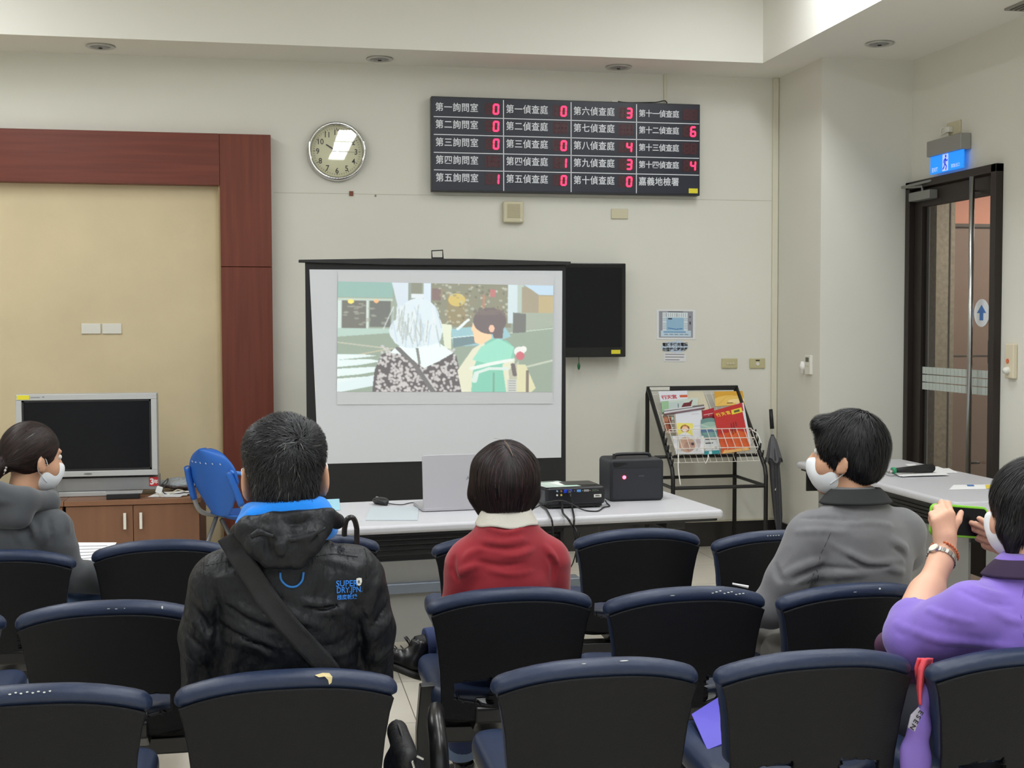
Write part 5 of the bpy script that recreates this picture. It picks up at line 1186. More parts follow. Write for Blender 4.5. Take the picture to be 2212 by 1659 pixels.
scuffs('B4', [(.045, .4, .004, .003), (-.03, .1, .006, .001)]); scuffs('C4', [(-.05+.01*k, .3, .003, .0015) for k in range(5)]); scuffs('A2', [(.05, .9, .012, .0015), (-.04, .8, .006, .001)])
# torn patch on the chair of the man in black
x = .085; f = MB(); zr = .814+.040*(1-abs(x/.23)**2.4); yy = .55*x*x+.016
f.prism([(-.028, .003), (-.012, .006), (.002, .005), (.008, -.002), (.006, -.014), (.001, -.018), (-.001, -.008), (-.008, .0), (-.02, -.001)], lambda u, v, w_: (x+u, yy-.0265-w_-.2*(v > 0)*0+max(0, v)*.9, zr+.012+v), .002)
s_ = f.build('torn_patch', mat('torn_foam', (216, 200, 150), .8), CHAIR['A1'], world=False); s_['extra'] = 1
f = MB().tube([(.02, yb(.02, .66)-.0002, .66), (.035, yb(.035, .70)-.0002, .70), (.06, yb(.06, .735)-.0002, .735)], .0012, n=5)
s_ = f.build('scratch_mark', mat('scratch', (86, 84, 80), .7), CHAIR['C3'], world=False); s_['extra'] = 1

# steel beams carrying each bank, with end arm rests
def bank(keys, lab, arm_left=None, arm_right=None, post_left=None, group='beams under the linked chairs'):
    xs = [CHAIR[k].location.x for k in keys]; ys = [CHAIR[k].location.y for k in keys]; a = np.array([xs[0]-.2, ys[0]+.20, .425]); b_ = np.array([xs[-1]+.2, ys[-1]+.20, .425])
    t = thing('linked_seat_base', lab, 'seat base', (a+b_)/2*np.array([1, 1, 0]), group=group)
    d_ = (b_-a)/np.linalg.norm(b_-a); ang = math.atan2(d_[1], d_[0])
    MB().box((a+b_)/2, (np.linalg.norm(b_-a), .07, .05), Matrix.Rotation(ang, 3, 'Z')).build('beam', BEAM, t, bevel=.006)
    for u in ((.12, .88) if len(keys) > 1 else (.5,)):
        p = a+(b_-a)*u; f = MB(); f.cyl((p[0], p[1], .04), (p[0], p[1], .41), .03, n=14); f.build('post', BEAM, t, smooth=True)
        f = MB(); f.box((p[0], p[1], .025), (.05, .46, .03)); f.build('foot', BEAM, t, bevel=.01)
    if post_left: x, y = post_left; MB().prism([(0, 0), (.045, 0), (.045, .40), (.06, .42), (.06, .57), (.012, .57), (.0, .44)], lambda u, v, w_: (x-.03+u, y+w_, v), .04).build('side_post', BEAM, t, bevel=.004)
    for side, p in ((-1, arm_left), (1, arm_right)):
        if p is None: continue
        x, y = p
        ar = MB().tube([(x, y-.04, .02), (x, y-.045, .30), (x, y-.045, .52), (x, y-.03, .625), (x, y+.02, .67), (x+.01, y+.10, .675), (x+.02, y+.17, .64), (x+.025, y+.19, .42)], [.020, .022, .022, .022, .021, .02, .018, .016], n=14, sub=6).build('arm_rest', BEAM, t, smooth=True)
        MB().box((x+side*-.05, y+.10, .425), (.12, .05, .045)).build('arm_bracket', BEAM, t, bevel=.004)
        MB().span((x-.012, y-.02, .0), (x+.012, y+.03, .34)).build('end_post', BEAM, t, bevel=.004)
bank(['A0', 'A1'], 'black beam under the nearest row chairs left of the aisle')
bank(['A2', 'A3', 'A4'], 'black beam with a glossy looped arm rest, nearest row right of the aisle', arm_left=(.378, 2.90))
bank(['Bm', 'B0', 'B1'], 'black beam under the middle row chairs left of the aisle')
bank(['B2', 'B3', 'B4'], 'black beam under the middle row chairs right of the aisle', post_left=(.44, 3.60), arm_right=(1.985, 3.44))
bank(['Cm', 'C0', 'C1'], 'black beam under the far row chairs left of the aisle')
bank(['C2', 'C3', 'C4'], 'black beam under the far row chairs right of the aisle')
# ------------------------------------------------------------------ people
SKIN = mat('skin', (206, 158, 128), .55, bump=(300, .1), var=(20, .03)); SKINP = mat('skin_fair', (222, 172, 146), .5, bump=(300, .1), var=(20, .03))
HAIRM = mat('hair', (30, 28, 30), .5, attr=True, spec=.35); HCAP = mat('hair_under', (10, 10, 11), .85, spec=.1)
MASK = mat('mask_white', (232, 236, 240), .8); EYE = mat('eye_dark', (30, 22, 20), .25); EYW = mat('eye_white', (225, 222, 216), .3)
def head(v, c, R, s=1., ear=1.):
    L = lambda *p: np.array(c)+R@(np.array(p)*s); e = lambda p, r, k=.015, mode='add': v.ell(L(*p), np.array(r)*s, R, k, mode)
    e((0, -.012, .02), (.074, .094, .096)); e((0, .028, -.045), (.058, .062, .078), .03); e((0, .058, -.108), (.024, .02, .016), .02)
    e((.04, .055, -.04), (.022, .022, .03), .02); e((-.04, .055, -.04), (.022, .022, .03), .02)
    e((.030, .093, .006), (.017, .012, .010), .010, 'cut'); e((-.030, .093, .006), (.017, .012, .010), .010, 'cut')
    e((0, .078, .026), (.05, .012, .010), .012)
    v.cap(L(0, .088, .004), L(0, .106, -.030), .006*s, .011*s, .010); e((.010, .096, -.034), (.008, .008, .007), .006); e((-.010, .096, -.034), (.008, .008, .007), .006)
    e((0, .090, -.062), (.021, .008, .0055), .004); e((0, .088, -.073), (.018, .008, .006), .004)
    for q in (-1, 1):
        Re = R@rotm(0, 0, q*.5)
        E_ = lambda *p: np.array((q*(.074+(p[0])*ear), p[1], -.022+p[2]*ear)); v.ell(L(*E_(.007, -.008, .0)), np.array((.0065, .019, .032))*s*ear, Re, .006); v.ell(L(*E_(.0, .004, -.018)), np.array((.008, .010, .014))*s*ear, Re, .006)
        v.ell(L(*E_(.016, .002, .006)), np.array((.006, .010, .018))*s*ear, Re, .004, 'cut')
    return L
def eyes(parent, L, R, s=1.):
    for q in (-1, 1):
        v = Vol(L(q*.03, .078, .006)-.02, L(q*.03, .078, .006)+.02, .002); v.ell(L(q*.03, .078, .006), (.011*s,)*3, None, 0); v.mesh('eye', EYW, parent, relax=0)
        v = Vol(L(q*.03, .087, .006)-.012, L(q*.03, .087, .006)+.012, .0015); v.ell(L(q*.03, .0865, .006), (.0045*s, .0035*s, .0045*s), R, 0); v.mesh('pupil', EYE, parent, relax=0)
def mask(parent, L, R, s=1., ear=1.):
    v = Vol(np.array(L(0, .03, -.04))-.15, np.array(L(0, .03, -.04))+.15, .004)
    v.ell(L(0, .031, -.060), np.array((.063, .074, .066))*s, R, 0); v.ell(L(0, .09, -.038), np.array((.026, .026, .036))*s, R, .02)
    v.plane(L(0, .05, -.008), R@np.array((0, .15, 1.)), .01); v.plane(L(0, .012, 0), R@np.array((0, -1., .15)), .01); v.plane(L(0, 0, -.128), R@np.array((0, -.3, -1.)), .01)
    mk = v.mesh('face_mask', MASK, parent)
    for q in (-1, 1): MB().tube([L(q*.060, .03, -.035), L(q*.074, .012, -.004), L(q*.080*ear, -.008, .010), L(q*.081*ear, -.018, -.01), L(q*.080*ear, -.016, -.04), L(q*.070, .0, -.058), L(q*.058, .03, -.085)], .0018, n=6, sub=5).build('ear_loop', MASK, mk, smooth=True)
    return mk
def hand(v, w_, d, side_, n_, s=1., curl=(.9, 1.1, 1.2, 1.2), thumb=None, spread=.0, k=.006):
    """w_: wrist point, d: direction of the fingers, side_: direction of the thumb, n_: direction the palm faces"""
    d, side_, n_ = [np.array(q, float)/np.linalg.norm(q) for q in (d, side_, n_)]; w_ = np.array(w_, float)
    P_ = lambda a, b, c: w_+d*a*s+side_*b*s+n_*c*s
    v.chain([P_(0, 0, 0), P_(.03, 0, 0)], [.024*s, .026*s], .012)
    for b in (-.028, -.010, .010, .028): v.chain([P_(.015, b*.5, 0), P_(.088-abs(b-.01)*.25, b, 0)], [.015*s, .0115*s], .014)
    v.chain([P_(.02, .02, .006), P_(.045, .034, .012)], [.016*s, .012*s], .012)
    for i, (b, L1) in enumerate(((.029, .040), (.010, .045), (-.010, .042), (-.028, .033))):
        a0 = .086-abs(b-.01)*.25; c_ = curl[i]; p = P_(a0, b, 0); ang = 0; pts = [p]; sp = spread*(b/.03)
        for j, (l, cc) in enumerate(((L1, c_*.9), (L1*.62, c_*1.1), (L1*.5, c_*.7))):
            ang += cc; q = pts[-1]+(d*math.cos(ang)+n_*math.sin(ang)+side_*sp)*l*s; pts.append(q)
        v.chain(pts, [.0098*s, .0088*s, .0078*s, .0066*s], .003)
    th = thumb or [(.045, .034, .012), (.070, .048, .022), (.092, .046, .034)]
    v.chain([P_(*q) for q in th], [.0125*s, .0105*s, .008*s], .005)
def frame(x, y, a):
    R = rotm(0, 0, a); lift = lambda z: float(np.interp(z, [0, .2, .45, .57, .66, .72, 9], [0, .2, .51, .63, .68, .72, 9]))
    return R, (lambda *p: np.array((x, y, 0.))+R@np.array((p[0], p[1], lift(p[2])), float))
def cloth_noise(v, seed, amp, lo, hi, st=(1, 1, 1), ridge=True):
    nf = noise3(seed, 9, lo, hi); n2 = noise3(seed+50, 5, 3, 9)
    def f(X, Y, Z):
        q = nf(X*st[0], Y*st[1], Z*st[2]); m = .5+.5*n2(X, Y, Z)
        return -amp*(1-2*np.abs(q))*np.clip(m, 0, 1) if ridge else -amp*q
    return v.fn(f)
def folds(v, lst, k=.010, d=(0, 1, 0)):
    """ridges ('add') and creases ('cut') that follow the surface of a garment"""
    d = np.array(d, float); todo = []
    for pts, r_, md in lst:
        P_ = spline([Vector(p) for p in pts], 4); n = len(P_); c = []
        for i, p in enumerate(P_):
            h = v.hit(np.array(p)-d*(np.array(p)@d)+d*(v.lo@d+.006), d, 1.)
            if h is None: continue
            g = v.grad(h[None], .012)[0]; tp = math.sin(PI*(i+.6)/(n+.2))**.7; pr = r_*.62*tp
            c.append((h+g*(pr-r_) if md == 'add' else h+g*(r_-pr*1.1), r_*(.35+.65*tp)))
        todo.append((c, md))
    for c, md in todo:
        if len(c) > 1: v.chain([q[0] for q in c], [q[1] for q in c], k, md)
def seam_on(vol, pts, d, r_=.0014, off=.0008, n=24):
    P_ = spline([Vector(p) for p in pts], max(2, n//len(pts))); out = []
    for p in P_:
        h = vol.hit(np.array(p), d, .6)
        if h is not None: out.append(h-np.array(d)/np.linalg.norm(d)*off)
    return MB().tube(out, r_, n=5) if len(out) > 1 else MB()
def shoe(parent, ankle, toe_dir, up, m, sole_m, name='shoe', z=1.):
    """ankle point, direction of the toes, up direction"""
    d = np.array(toe_dir, float); d /= np.linalg.norm(d); u = np.array(up, float); u -= d*(u@d); u /= np.linalg.norm(u); s_ = np.cross(d, u); R = np.stack([s_, d, u], 1)
    A = np.array(ankle, float); P_ = lambda a, b, c: A+(s_*a+d*b+u*c)*z
    v = Vol(A-.26, A+.26, .005)
    v.ell(P_(0, .12, -.065), np.array((.046, .085, .038))*z, R, .02*z); v.ell(P_(0, .0, -.055), np.array((.036, .062, .045))*z, R, .03*z); v.cap(P_(0, -.01, -.05), P_(0, -.012, .015), .038*z, .042*z, .02*z); v.ell(P_(0, -.012, .035), np.array((.032, .036, .03))*z, R, .004, 'cut')
    v.plane(P_(0, 0, -.088), -u, .004); sh = v.mesh(name, m, parent)
    v = Vol(A-.26, A+.26, .005); v.ell(P_(0, .115, -.098), np.array((.052, .096, .03))*z, R, .0); v.ell(P_(0, -.015, -.098), np.array((.041, .062, .03))*z, R, .03*z)
    v.plane(P_(0, 0, -.112), -u, .003); v.plane(P_(0, 0, -.084), u, .003); v.mesh('sole', sole_m, sh)
    f = MB(); f.tube([P_(-.02, .03, .0), P_(-.035, .05, .02), P_(-.01, .06, .022), P_(.0, .035, .006), P_(.03, .05, .022), P_(.035, .03, .012), P_(.01, .03, .002)], .002, n=5, sub=4)
    for k in range(3): f.tube([P_(-.022, .05+.022*k, -.018-.008*k), P_(.022, .056+.022*k, -.018-.008*k)], .0022, n=5)
    f.build('laces', INK, sh); return sh
LEATH = mat('shoe_leather', (24, 24, 26), .3, spec=.5); SOLE = mat('shoe_sole', (40, 40, 38), .6)
def down_from(crown, g=.35):
    crown = np.array(crown)
    def f(p, t): d = p-crown; d /= np.linalg.norm(d, axis=1, keepdims=True)+1e-6; d[:, 2] -= g; return d
    return f

# ---------------------------------------------------------------- man in the black hooded jacket (nearest row)
def man_black():
    BX, BYY = .042, 2.955
    R0, W = frame(BX, BYY, 0.0)
    B = lambda px, py, y=-.14: at(px, py, Y=BYY+y)
    t = thing('person', 'man with short black hair, black jacket with bright blue hood lining and a cross-body strap', 'person', (BX, BYY, 0))
    hc = W(-.004, .02, 1.268); Rh = rotm(.05, -.03, .05)
    b = Vol(W(-.34, -.22, .02), W(.34, .62, 1.45), .0055); L = head(b, hc, Rh, 1.02, ear=1.34)
    b.cap(W(0, -.01, 1.06), L(0, -.025, -.06), .060, .056, .02)
    b.cap(W(0, .0, .56), W(0, -.02, .90), .13, .135, .03, sq=((0, 1, 0), .62)); b.cap(W(-.13, -.01, 1.00), W(.13, -.01, 1.00), .05, .05, .04)
    for q in (-1, 1):
        b.chain([W(q*.145, -.01, 1.0), W(q*.178, .03, .78), W(q*.14, .24, .66)], [.048, .040, .028], .02); hand(b, W(q*.135, .26, .655), (-q*.4, 1, -.1), (-q, -.2, .4), (0, -.1, -1), 1., (.5, .6, .6, .6))
        b.chain([W(q*.09, .0, .54), W(q*.12, .44, .50)], [.075, .058], .03); b.chain([W(q*.12, .44, .50), W(q*.12, .46, .10)], [.055, .038], .02)
    b.mesh('body', SKIN, t, relax=1); eyes(t, L, Rh); mask(t, L, Rh, 1.02, ear=1.16)
    # hair: wide and flat at the back of the crown, clipped round the ears
    h = Vol(hc-.17, hc+.17, .004); h.ell(L(0, -.016, .034), (.087, .102, .096), Rh, 0); h.ell(L(0, -.045, -.030), (.070, .060, .070), Rh, .02)
    h.ell(L(.05, -.03, .055), (.035, .06, .05), Rh, .02); h.ell(L(-.05, -.03, .055), (.035, .06, .05), Rh, .02)
    h.ell(L(0, .12, -.03), (.085, .085, .085), Rh, .01, 'cut')
    for q in (-1, 1): h.ell(L(q*.097, .015, -.040), (.026, .048, .050), Rh, .006, 'cut'); h.ell(L(q*.082, -.030, -.098), (.030, .03, .045), Rh, .012, 'cut')
    h.plane(L(0, 0, -.092), Rh@np.array((0, -.25, -1.)), .012); hm = h.mesh('hair', HCAP, t)
    cr = L(.022, -.080, .068)
    def flow(p, tt):
        d = p-cr; r_ = np.linalg.norm(d, axis=1, keepdims=True)+1e-6; d = d/r_; g = h.grad(p, .006); sw = np.cross(g, d); return d+sw*.5*np.exp(-r_/.06)+np.array((0, 0, -.25))*(p[:, 2:3] < cr[2]-.03)
    q3 = lambda V: (V-hc)@Rh
    locks('short_locks', h, HAIRM, hm, 12000, .034, 0, flow, lambda V: (q3(V)[:, 1] < .085) & (q3(V)[:, 2] > -.035) & (np.linalg.norm(V-cr, axis=1) > .010), .0010, (.002, .009), .26, 4, (30, 30, 34), (.15, 2.4), .03, 5)
    locks('nape_locks', h, HAIRM, hm, 4200, .014, 0, lambda p, t_: np.tile((0, 0, -1.), (len(p), 1)), lambda V: (q3(V)[:, 2] < .0) & (q3(V)[:, 1] < .06), .0008, (.001, .004), .35, 5, (20, 20, 24), (.3, 1.5), .02, 4)
    # dark inner collar
    f = MB(); f.grid(lambda u, v: W(-.003+(.077-.006*v)*math.cos(2*PI*u), .004+(.080-.006*v)*math.sin(2*PI*u), 1.15+.085*v-.016*math.sin(2*PI*u)*v), 64, 8)
    f.build('inner_collar', mat('collar_black', (16, 16, 18), .9, bump=(200, .5)), t, smooth=True, solid=.006)
    BLU = mat('fleece_blue', (10, 132, 236), .9, sheen=.2, bump=(260, .4))
    v = Vol(W(-.19, -.20, 1.05), W(.19, .19, 1.26), .004)
    def ringc(r_, z, tl, dx): return [W(dx+r_*math.cos(a), r_*.98*math.sin(a)+.002, z+tl*math.cos(a)-.010*math.sin(a)) for a in np.linspace(0, 2*PI, 30)]
    v.chain(ringc(.094, 1.130, .004, -.002), .022, .008); v.chain(ringc(.084, 1.158, .006, -.002), .019, .02); v.chain(ringc(.076, 1.182, .004, -.003), .013, .02)
    v.chain([B(520, 1132, -.07), B(545, 1118, -.085)], [.012, .02], .03); cloth_noise(v, 5, .003, 12, 40, (1, 1, .4)); bl = v.mesh('blue_hood_lining', BLU, t)
    for px in (583, 679):
        seam_on(v, [B(px, 1068, -.3), B(px+2, 1090, -.3), B(px+4, 1118, -.3)], (0, 1, 0), .0011, .0003).build('seam', mat('seam_blue', (8, 92, 180), .9), bl)
    JK = mat('jacket_black', (15, 17, 23), .5, spec=.35, bump=(26, .8, (1, 1, .6), .014), var=(5, .12))
    j = Vol(W(-.32, -.26, .45), W(.32, .46, 1.20), .005)
    j.cap(W(0, .01, .52), W(0, -.01, .93), .155, .165, .03, sq=((0, 1, 0), .70)); j.cap(W(-.125, -.015, 1.025), W(.125, -.015, 1.03), .072, .072, .04); j.cap(W(0, -.02, 1.04), W(0, -.0, 1.11), .105, .085, .03, sq=((0, 1, 0), .9))
    for q in (-1, 1):
        j.chain([W(q*.148, -.012, 1.012), W(q*.178, .0, .90), W(q*.182, .045, .75)], [.072, .062, .058], .02); j.chain([W(q*.182, .045, .75), W(q*.13, .27, .665)], [.054, .038], .02)
    FO = []
    def fo(md, r_, *pp): FO.append(([np.array(p) for p in pp], r_, md))
    # hanging seams under the arms, pulled folds across the back and on the sleeves
    fo('cut', .011, B(462, 1270, -.10), B(470, 1340, -.115), B(468, 1420, -.12)); fo('cut', .011, B(775, 1345, -.10), B(782, 1400, -.11), B(780, 1450, -.11))
    for a in ([(480, 1300), (540, 1330), (610, 1345)], [(475, 1345), (530, 1370), (600, 1400)], [(480, 1395), (540, 1400), (590, 1425)], [(470, 1260), (520, 1245), (560, 1250)],
              [(770, 1375), (735, 1340), (715, 1318)], [(780, 1400), (730, 1425), (660, 1418)], [(770, 1440), (720, 1445), (650, 1440)], [(690, 1330), (740, 1325), (775, 1340)], [(640, 1300), (680, 1310), (720, 1312)],
              [(600, 1300), (650, 1340), (700, 1360)], [(690, 1215), (740, 1225), (780, 1240)]): fo('add', .0085, *[B(x, y, -.128) for x, y in a])
    for a in ([(490, 1318), (545, 1350), (600, 1368)], [(485, 1370), (540, 1388), (590, 1410)], [(760, 1362), (740, 1395), (690, 1405)], [(655, 1318), (700, 1322), (735, 1318)], [(500, 1220), (540, 1235), (575, 1230)]): fo('cut', .0055, *[B(x, y, -.142) for x, y in a])
    for a in ([(415, 1250), (440, 1290), (455, 1330)], [(400, 1330), (430, 1350), (455, 1390)], [(395, 1390), (420, 1420), (450, 1440)], [(820, 1240), (800, 1290), (790, 1330)], [(845, 1330), (820, 1360), (800, 1380)], [(850, 1400), (825, 1415), (800, 1440)]): fo('add', .009, *[B(x, y, -.055) for x, y in a])
    for a in ([(408, 1300), (435, 1330), (452, 1365)], [(398, 1365), (425, 1390), (450, 1415)], [(840, 1300), (815, 1335), (800, 1355)]): fo('cut', .006, *[B(x, y, -.068) for x, y in a])
    folds(j, FO, .008); cloth_noise(j, 11, .007, 12, 52, (1, 1, .8)); jk = j.mesh('jacket', JK, t)
    # hood lying on the back
    v = Vol(W(-.18, -.26, .98), W(.18, .08, 1.20), .004)
    v.chain([B(512, 1146, -.05), B(535, 1136, -.10), B(590, 1126, -.125), B(650, 1118, -.13), B(705, 1114, -.115), B(728, 1126, -.07)], [.014, .018, .018, .017, .018, .016], .012)
    v.chain([B(530, 1150, -.105), B(560, 1180, -.130), B(580, 1208, -.140)], [.022, .026, .014], .014, sq=((0, 1, 0), .8)); v.chain([B(600, 1150, -.135), B(618, 1180, -.150), B(612, 1208, -.150)], [.030, .030, .016], .01, sq=((0, 1, 0), .8))
    v.chain([B(690, 1138, -.125), B(665, 1170, -.148), B(645, 1206, -.150)], [.028, .030, .018], .012, sq=((0, 1, 0), .8)); v.chain([B(585, 1212, -.145), B(640, 1214, -.148)], .012, .02); v.chain([B(545, 1140, -.12), B(590, 1150, -.145), B(640, 1150, -.15), B(700, 1132, -.13)], [.014, .012, .012, .010], .008)
    for a, r_ in (([(530, 1152), (570, 1158), (596, 1172), (585, 1200)], .006), ([(520, 1133), (590, 1137), (650, 1132), (715, 1122)], .005), ([(700, 1150), (655, 1158), (628, 1176), (620, 1205)], .0055), ([(560, 1165), (575, 1180)], .006), ([(668, 1150), (676, 1170), (662, 1195)], .004)):
        v.chain([B(x, y, -.175) for x, y in a], [.002]+[r_]*(len(a)-2)+[.002] if len(a) > 2 else r_, .006, 'cut')
    for a in ([(545, 1158), (560, 1150), (590, 1158)], [(632, 1166), (668, 1160), (700, 1142)], [(600, 1178), (606, 1195)]): v.chain([B(x, y, -.172) for x, y in a], .005, .01)
    cloth_noise(v, 21, .004, 14, 50); hd = v.mesh('hood', JK, jk)
    # strap across the back
    f = MB(); path = spline([Vector(B(x, y, -.2)) for x, y in ((487, 1176), (508, 1210), (545, 1262), (585, 1318), (628, 1372), (668, 1416), (700, 1452), (720, 1480))], 5); rows = []
    for i, p in enumerate(path):
        d_ = (path[min(i+1, len(path)-1)]-path[max(i-1, 0)]).normalized(); n_ = Vector((d_.z, 0, -d_.x)); row = []
        for k in np.linspace(-1, 1, 7): h_ = j.hit(np.array(p+n_*.0235*k)+np.array((0, -.2, 0)), (0, 1, 0), .7); row.append(h_ if h_ is not None else np.array(p+n_*.0235*k)+np.array((0, .12, 0)))
        rows.append(row)
    Yr = np.array(rows)[:, :, 1]; Ym = np.array([Yr[max(0, i-3):i+4].min(0) for i in range(len(Yr))]); Ym = np.minimum(Ym, Ym.mean(1, keepdims=True)+.004)
    for i in range(len(rows)):
        for k in range(7): rows[i][k][1] = Ym[i, k]-.003
    f.add([p for r_ in rows for p in r_], [(i*7+k, i*7+k+1, (i+1)*7+k+1, (i+1)*7+k) for i in range(len(rows)-1) for k in range(6)])
    f.build('cross_strap', mat('strap_webbing', (34, 34, 37), .8, bump=(500, .5)), t, smooth=True, solid=.003)
    def onj(p): h_ = j.hit(np.array((p[0], BYY-.35, p[2])), (0, 1, 0), .6); return h_
    lp_ = [onj(B(x, y)) for x, y in ((606, 1240), (608, 1256), (622, 1269), (640, 1270), (653, 1258), (656, 1241))]
    MB().tube([p-np.array((0, .005, 0)) for p in lp_], .0026, n=8, sub=6).build('blue_loop', mat('loop_blue', (40, 120, 200), .5), jk, smooth=True)
    # embroidery
    PL = {}
    def prj(X_, Z_):
        k0 = (math.floor(X_/.006), math.floor(Z_/.006))
        for a in (0, 1):
            for b_ in (0, 1):
                kk = (k0[0]+a, k0[1]+b_)
                if kk not in PL: PL[kk] = onj((kk[0]*.006, 0, kk[1]*.006))[1]
        fx, fz = X_/.006-k0[0], Z_/.006-k0[1]; a, b_ = k0
        return (X_, PL[(a, b_)]*(1-fx)*(1-fz)+PL[(a+1, b_)]*fx*(1-fz)+PL[(a, b_+1)]*(1-fx)*fz+PL[(a+1, b_+1)]*fx*fz-.0045, Z_)
    f = MB(); LB = mat('embroidery_blue', (44, 130, 228), .6)
    for s_, px, py, sz, sx in (('SUPER', 728, 1276, .0190, .92), ('DRY.JPN.', 729, 1290, .0185, .80), ('極度乾燥', 730, 1304, .0120, .95)):
        q0 = B(px, py); text(f, s_, sz, lambda u, v_: prj(q0[0]+u, q0[2]+v_), 'LEFT', .015, sx)
    f.build('embroidered_lettering', LB, jk)
    q0 = B(779, 1266); f = MB(); sh_ = [(-.006, .008), (.0, .0095), (.006, .008), (.0065, .0), (.004, -.006), (0, -.009), (-.004, -.006), (-.0065, 0)]
    f.add([prj(q0[0]+u, q0[2]+v_) for u, v_ in sh_], [tuple(range(8))[::-1]]); bdg = f.build('shield_badge', mat('badge_pale', (215, 216, 210), .6), jk)
    f = MB(); text(f, 'R', .011, lambda u, v_: tuple(np.array(prj(q0[0]-.0035+u, q0[2]-.0035+v_))-np.array((0, .0012, 0))), 'LEFT', .01); f.build('badge_letter', INK, bdg)
    SM = mat('seam_black', (9, 9, 11), .8)
    for pp in ([(432, 1270), (480, 1258), (530, 1250)], [(665, 1244), (720, 1240), (790, 1246)], [(795, 1200), (812, 1250), (806, 1310)], [(430, 1230), (428, 1290), (440, 1350)]):
        seam_on(j, [B(x, y, -.3) for x, y in pp], (0, 1, 0), .0013, .0004, 40).build('seam', SM, jk)
    TRM = mat('trousers_black', (24, 25, 30), .8)
    v = Vol(W(-.24, -.16, .08), W(.24, .58, .68), .008); v.cap(W(0, .0, .56), W(0, -.0, .52), .145, .145, .03, sq=((0, 1, 0), .7))
    for q in (-1, 1): v.chain([W(q*.09, .0, .545), W(q*.12, .44, .505)], [.088, .07], .03); v.chain([W(q*.12, .44, .505), W(q*.12, .46, .12)], [.066, .052], .02)
    v.mesh('trousers', TRM, t)
    for q in (-1, 1): shoe(t, W(q*.12, .46, .112), (q*.1, 1, 0), (0, 0, 1), LEATH, SOLE)
man_black()

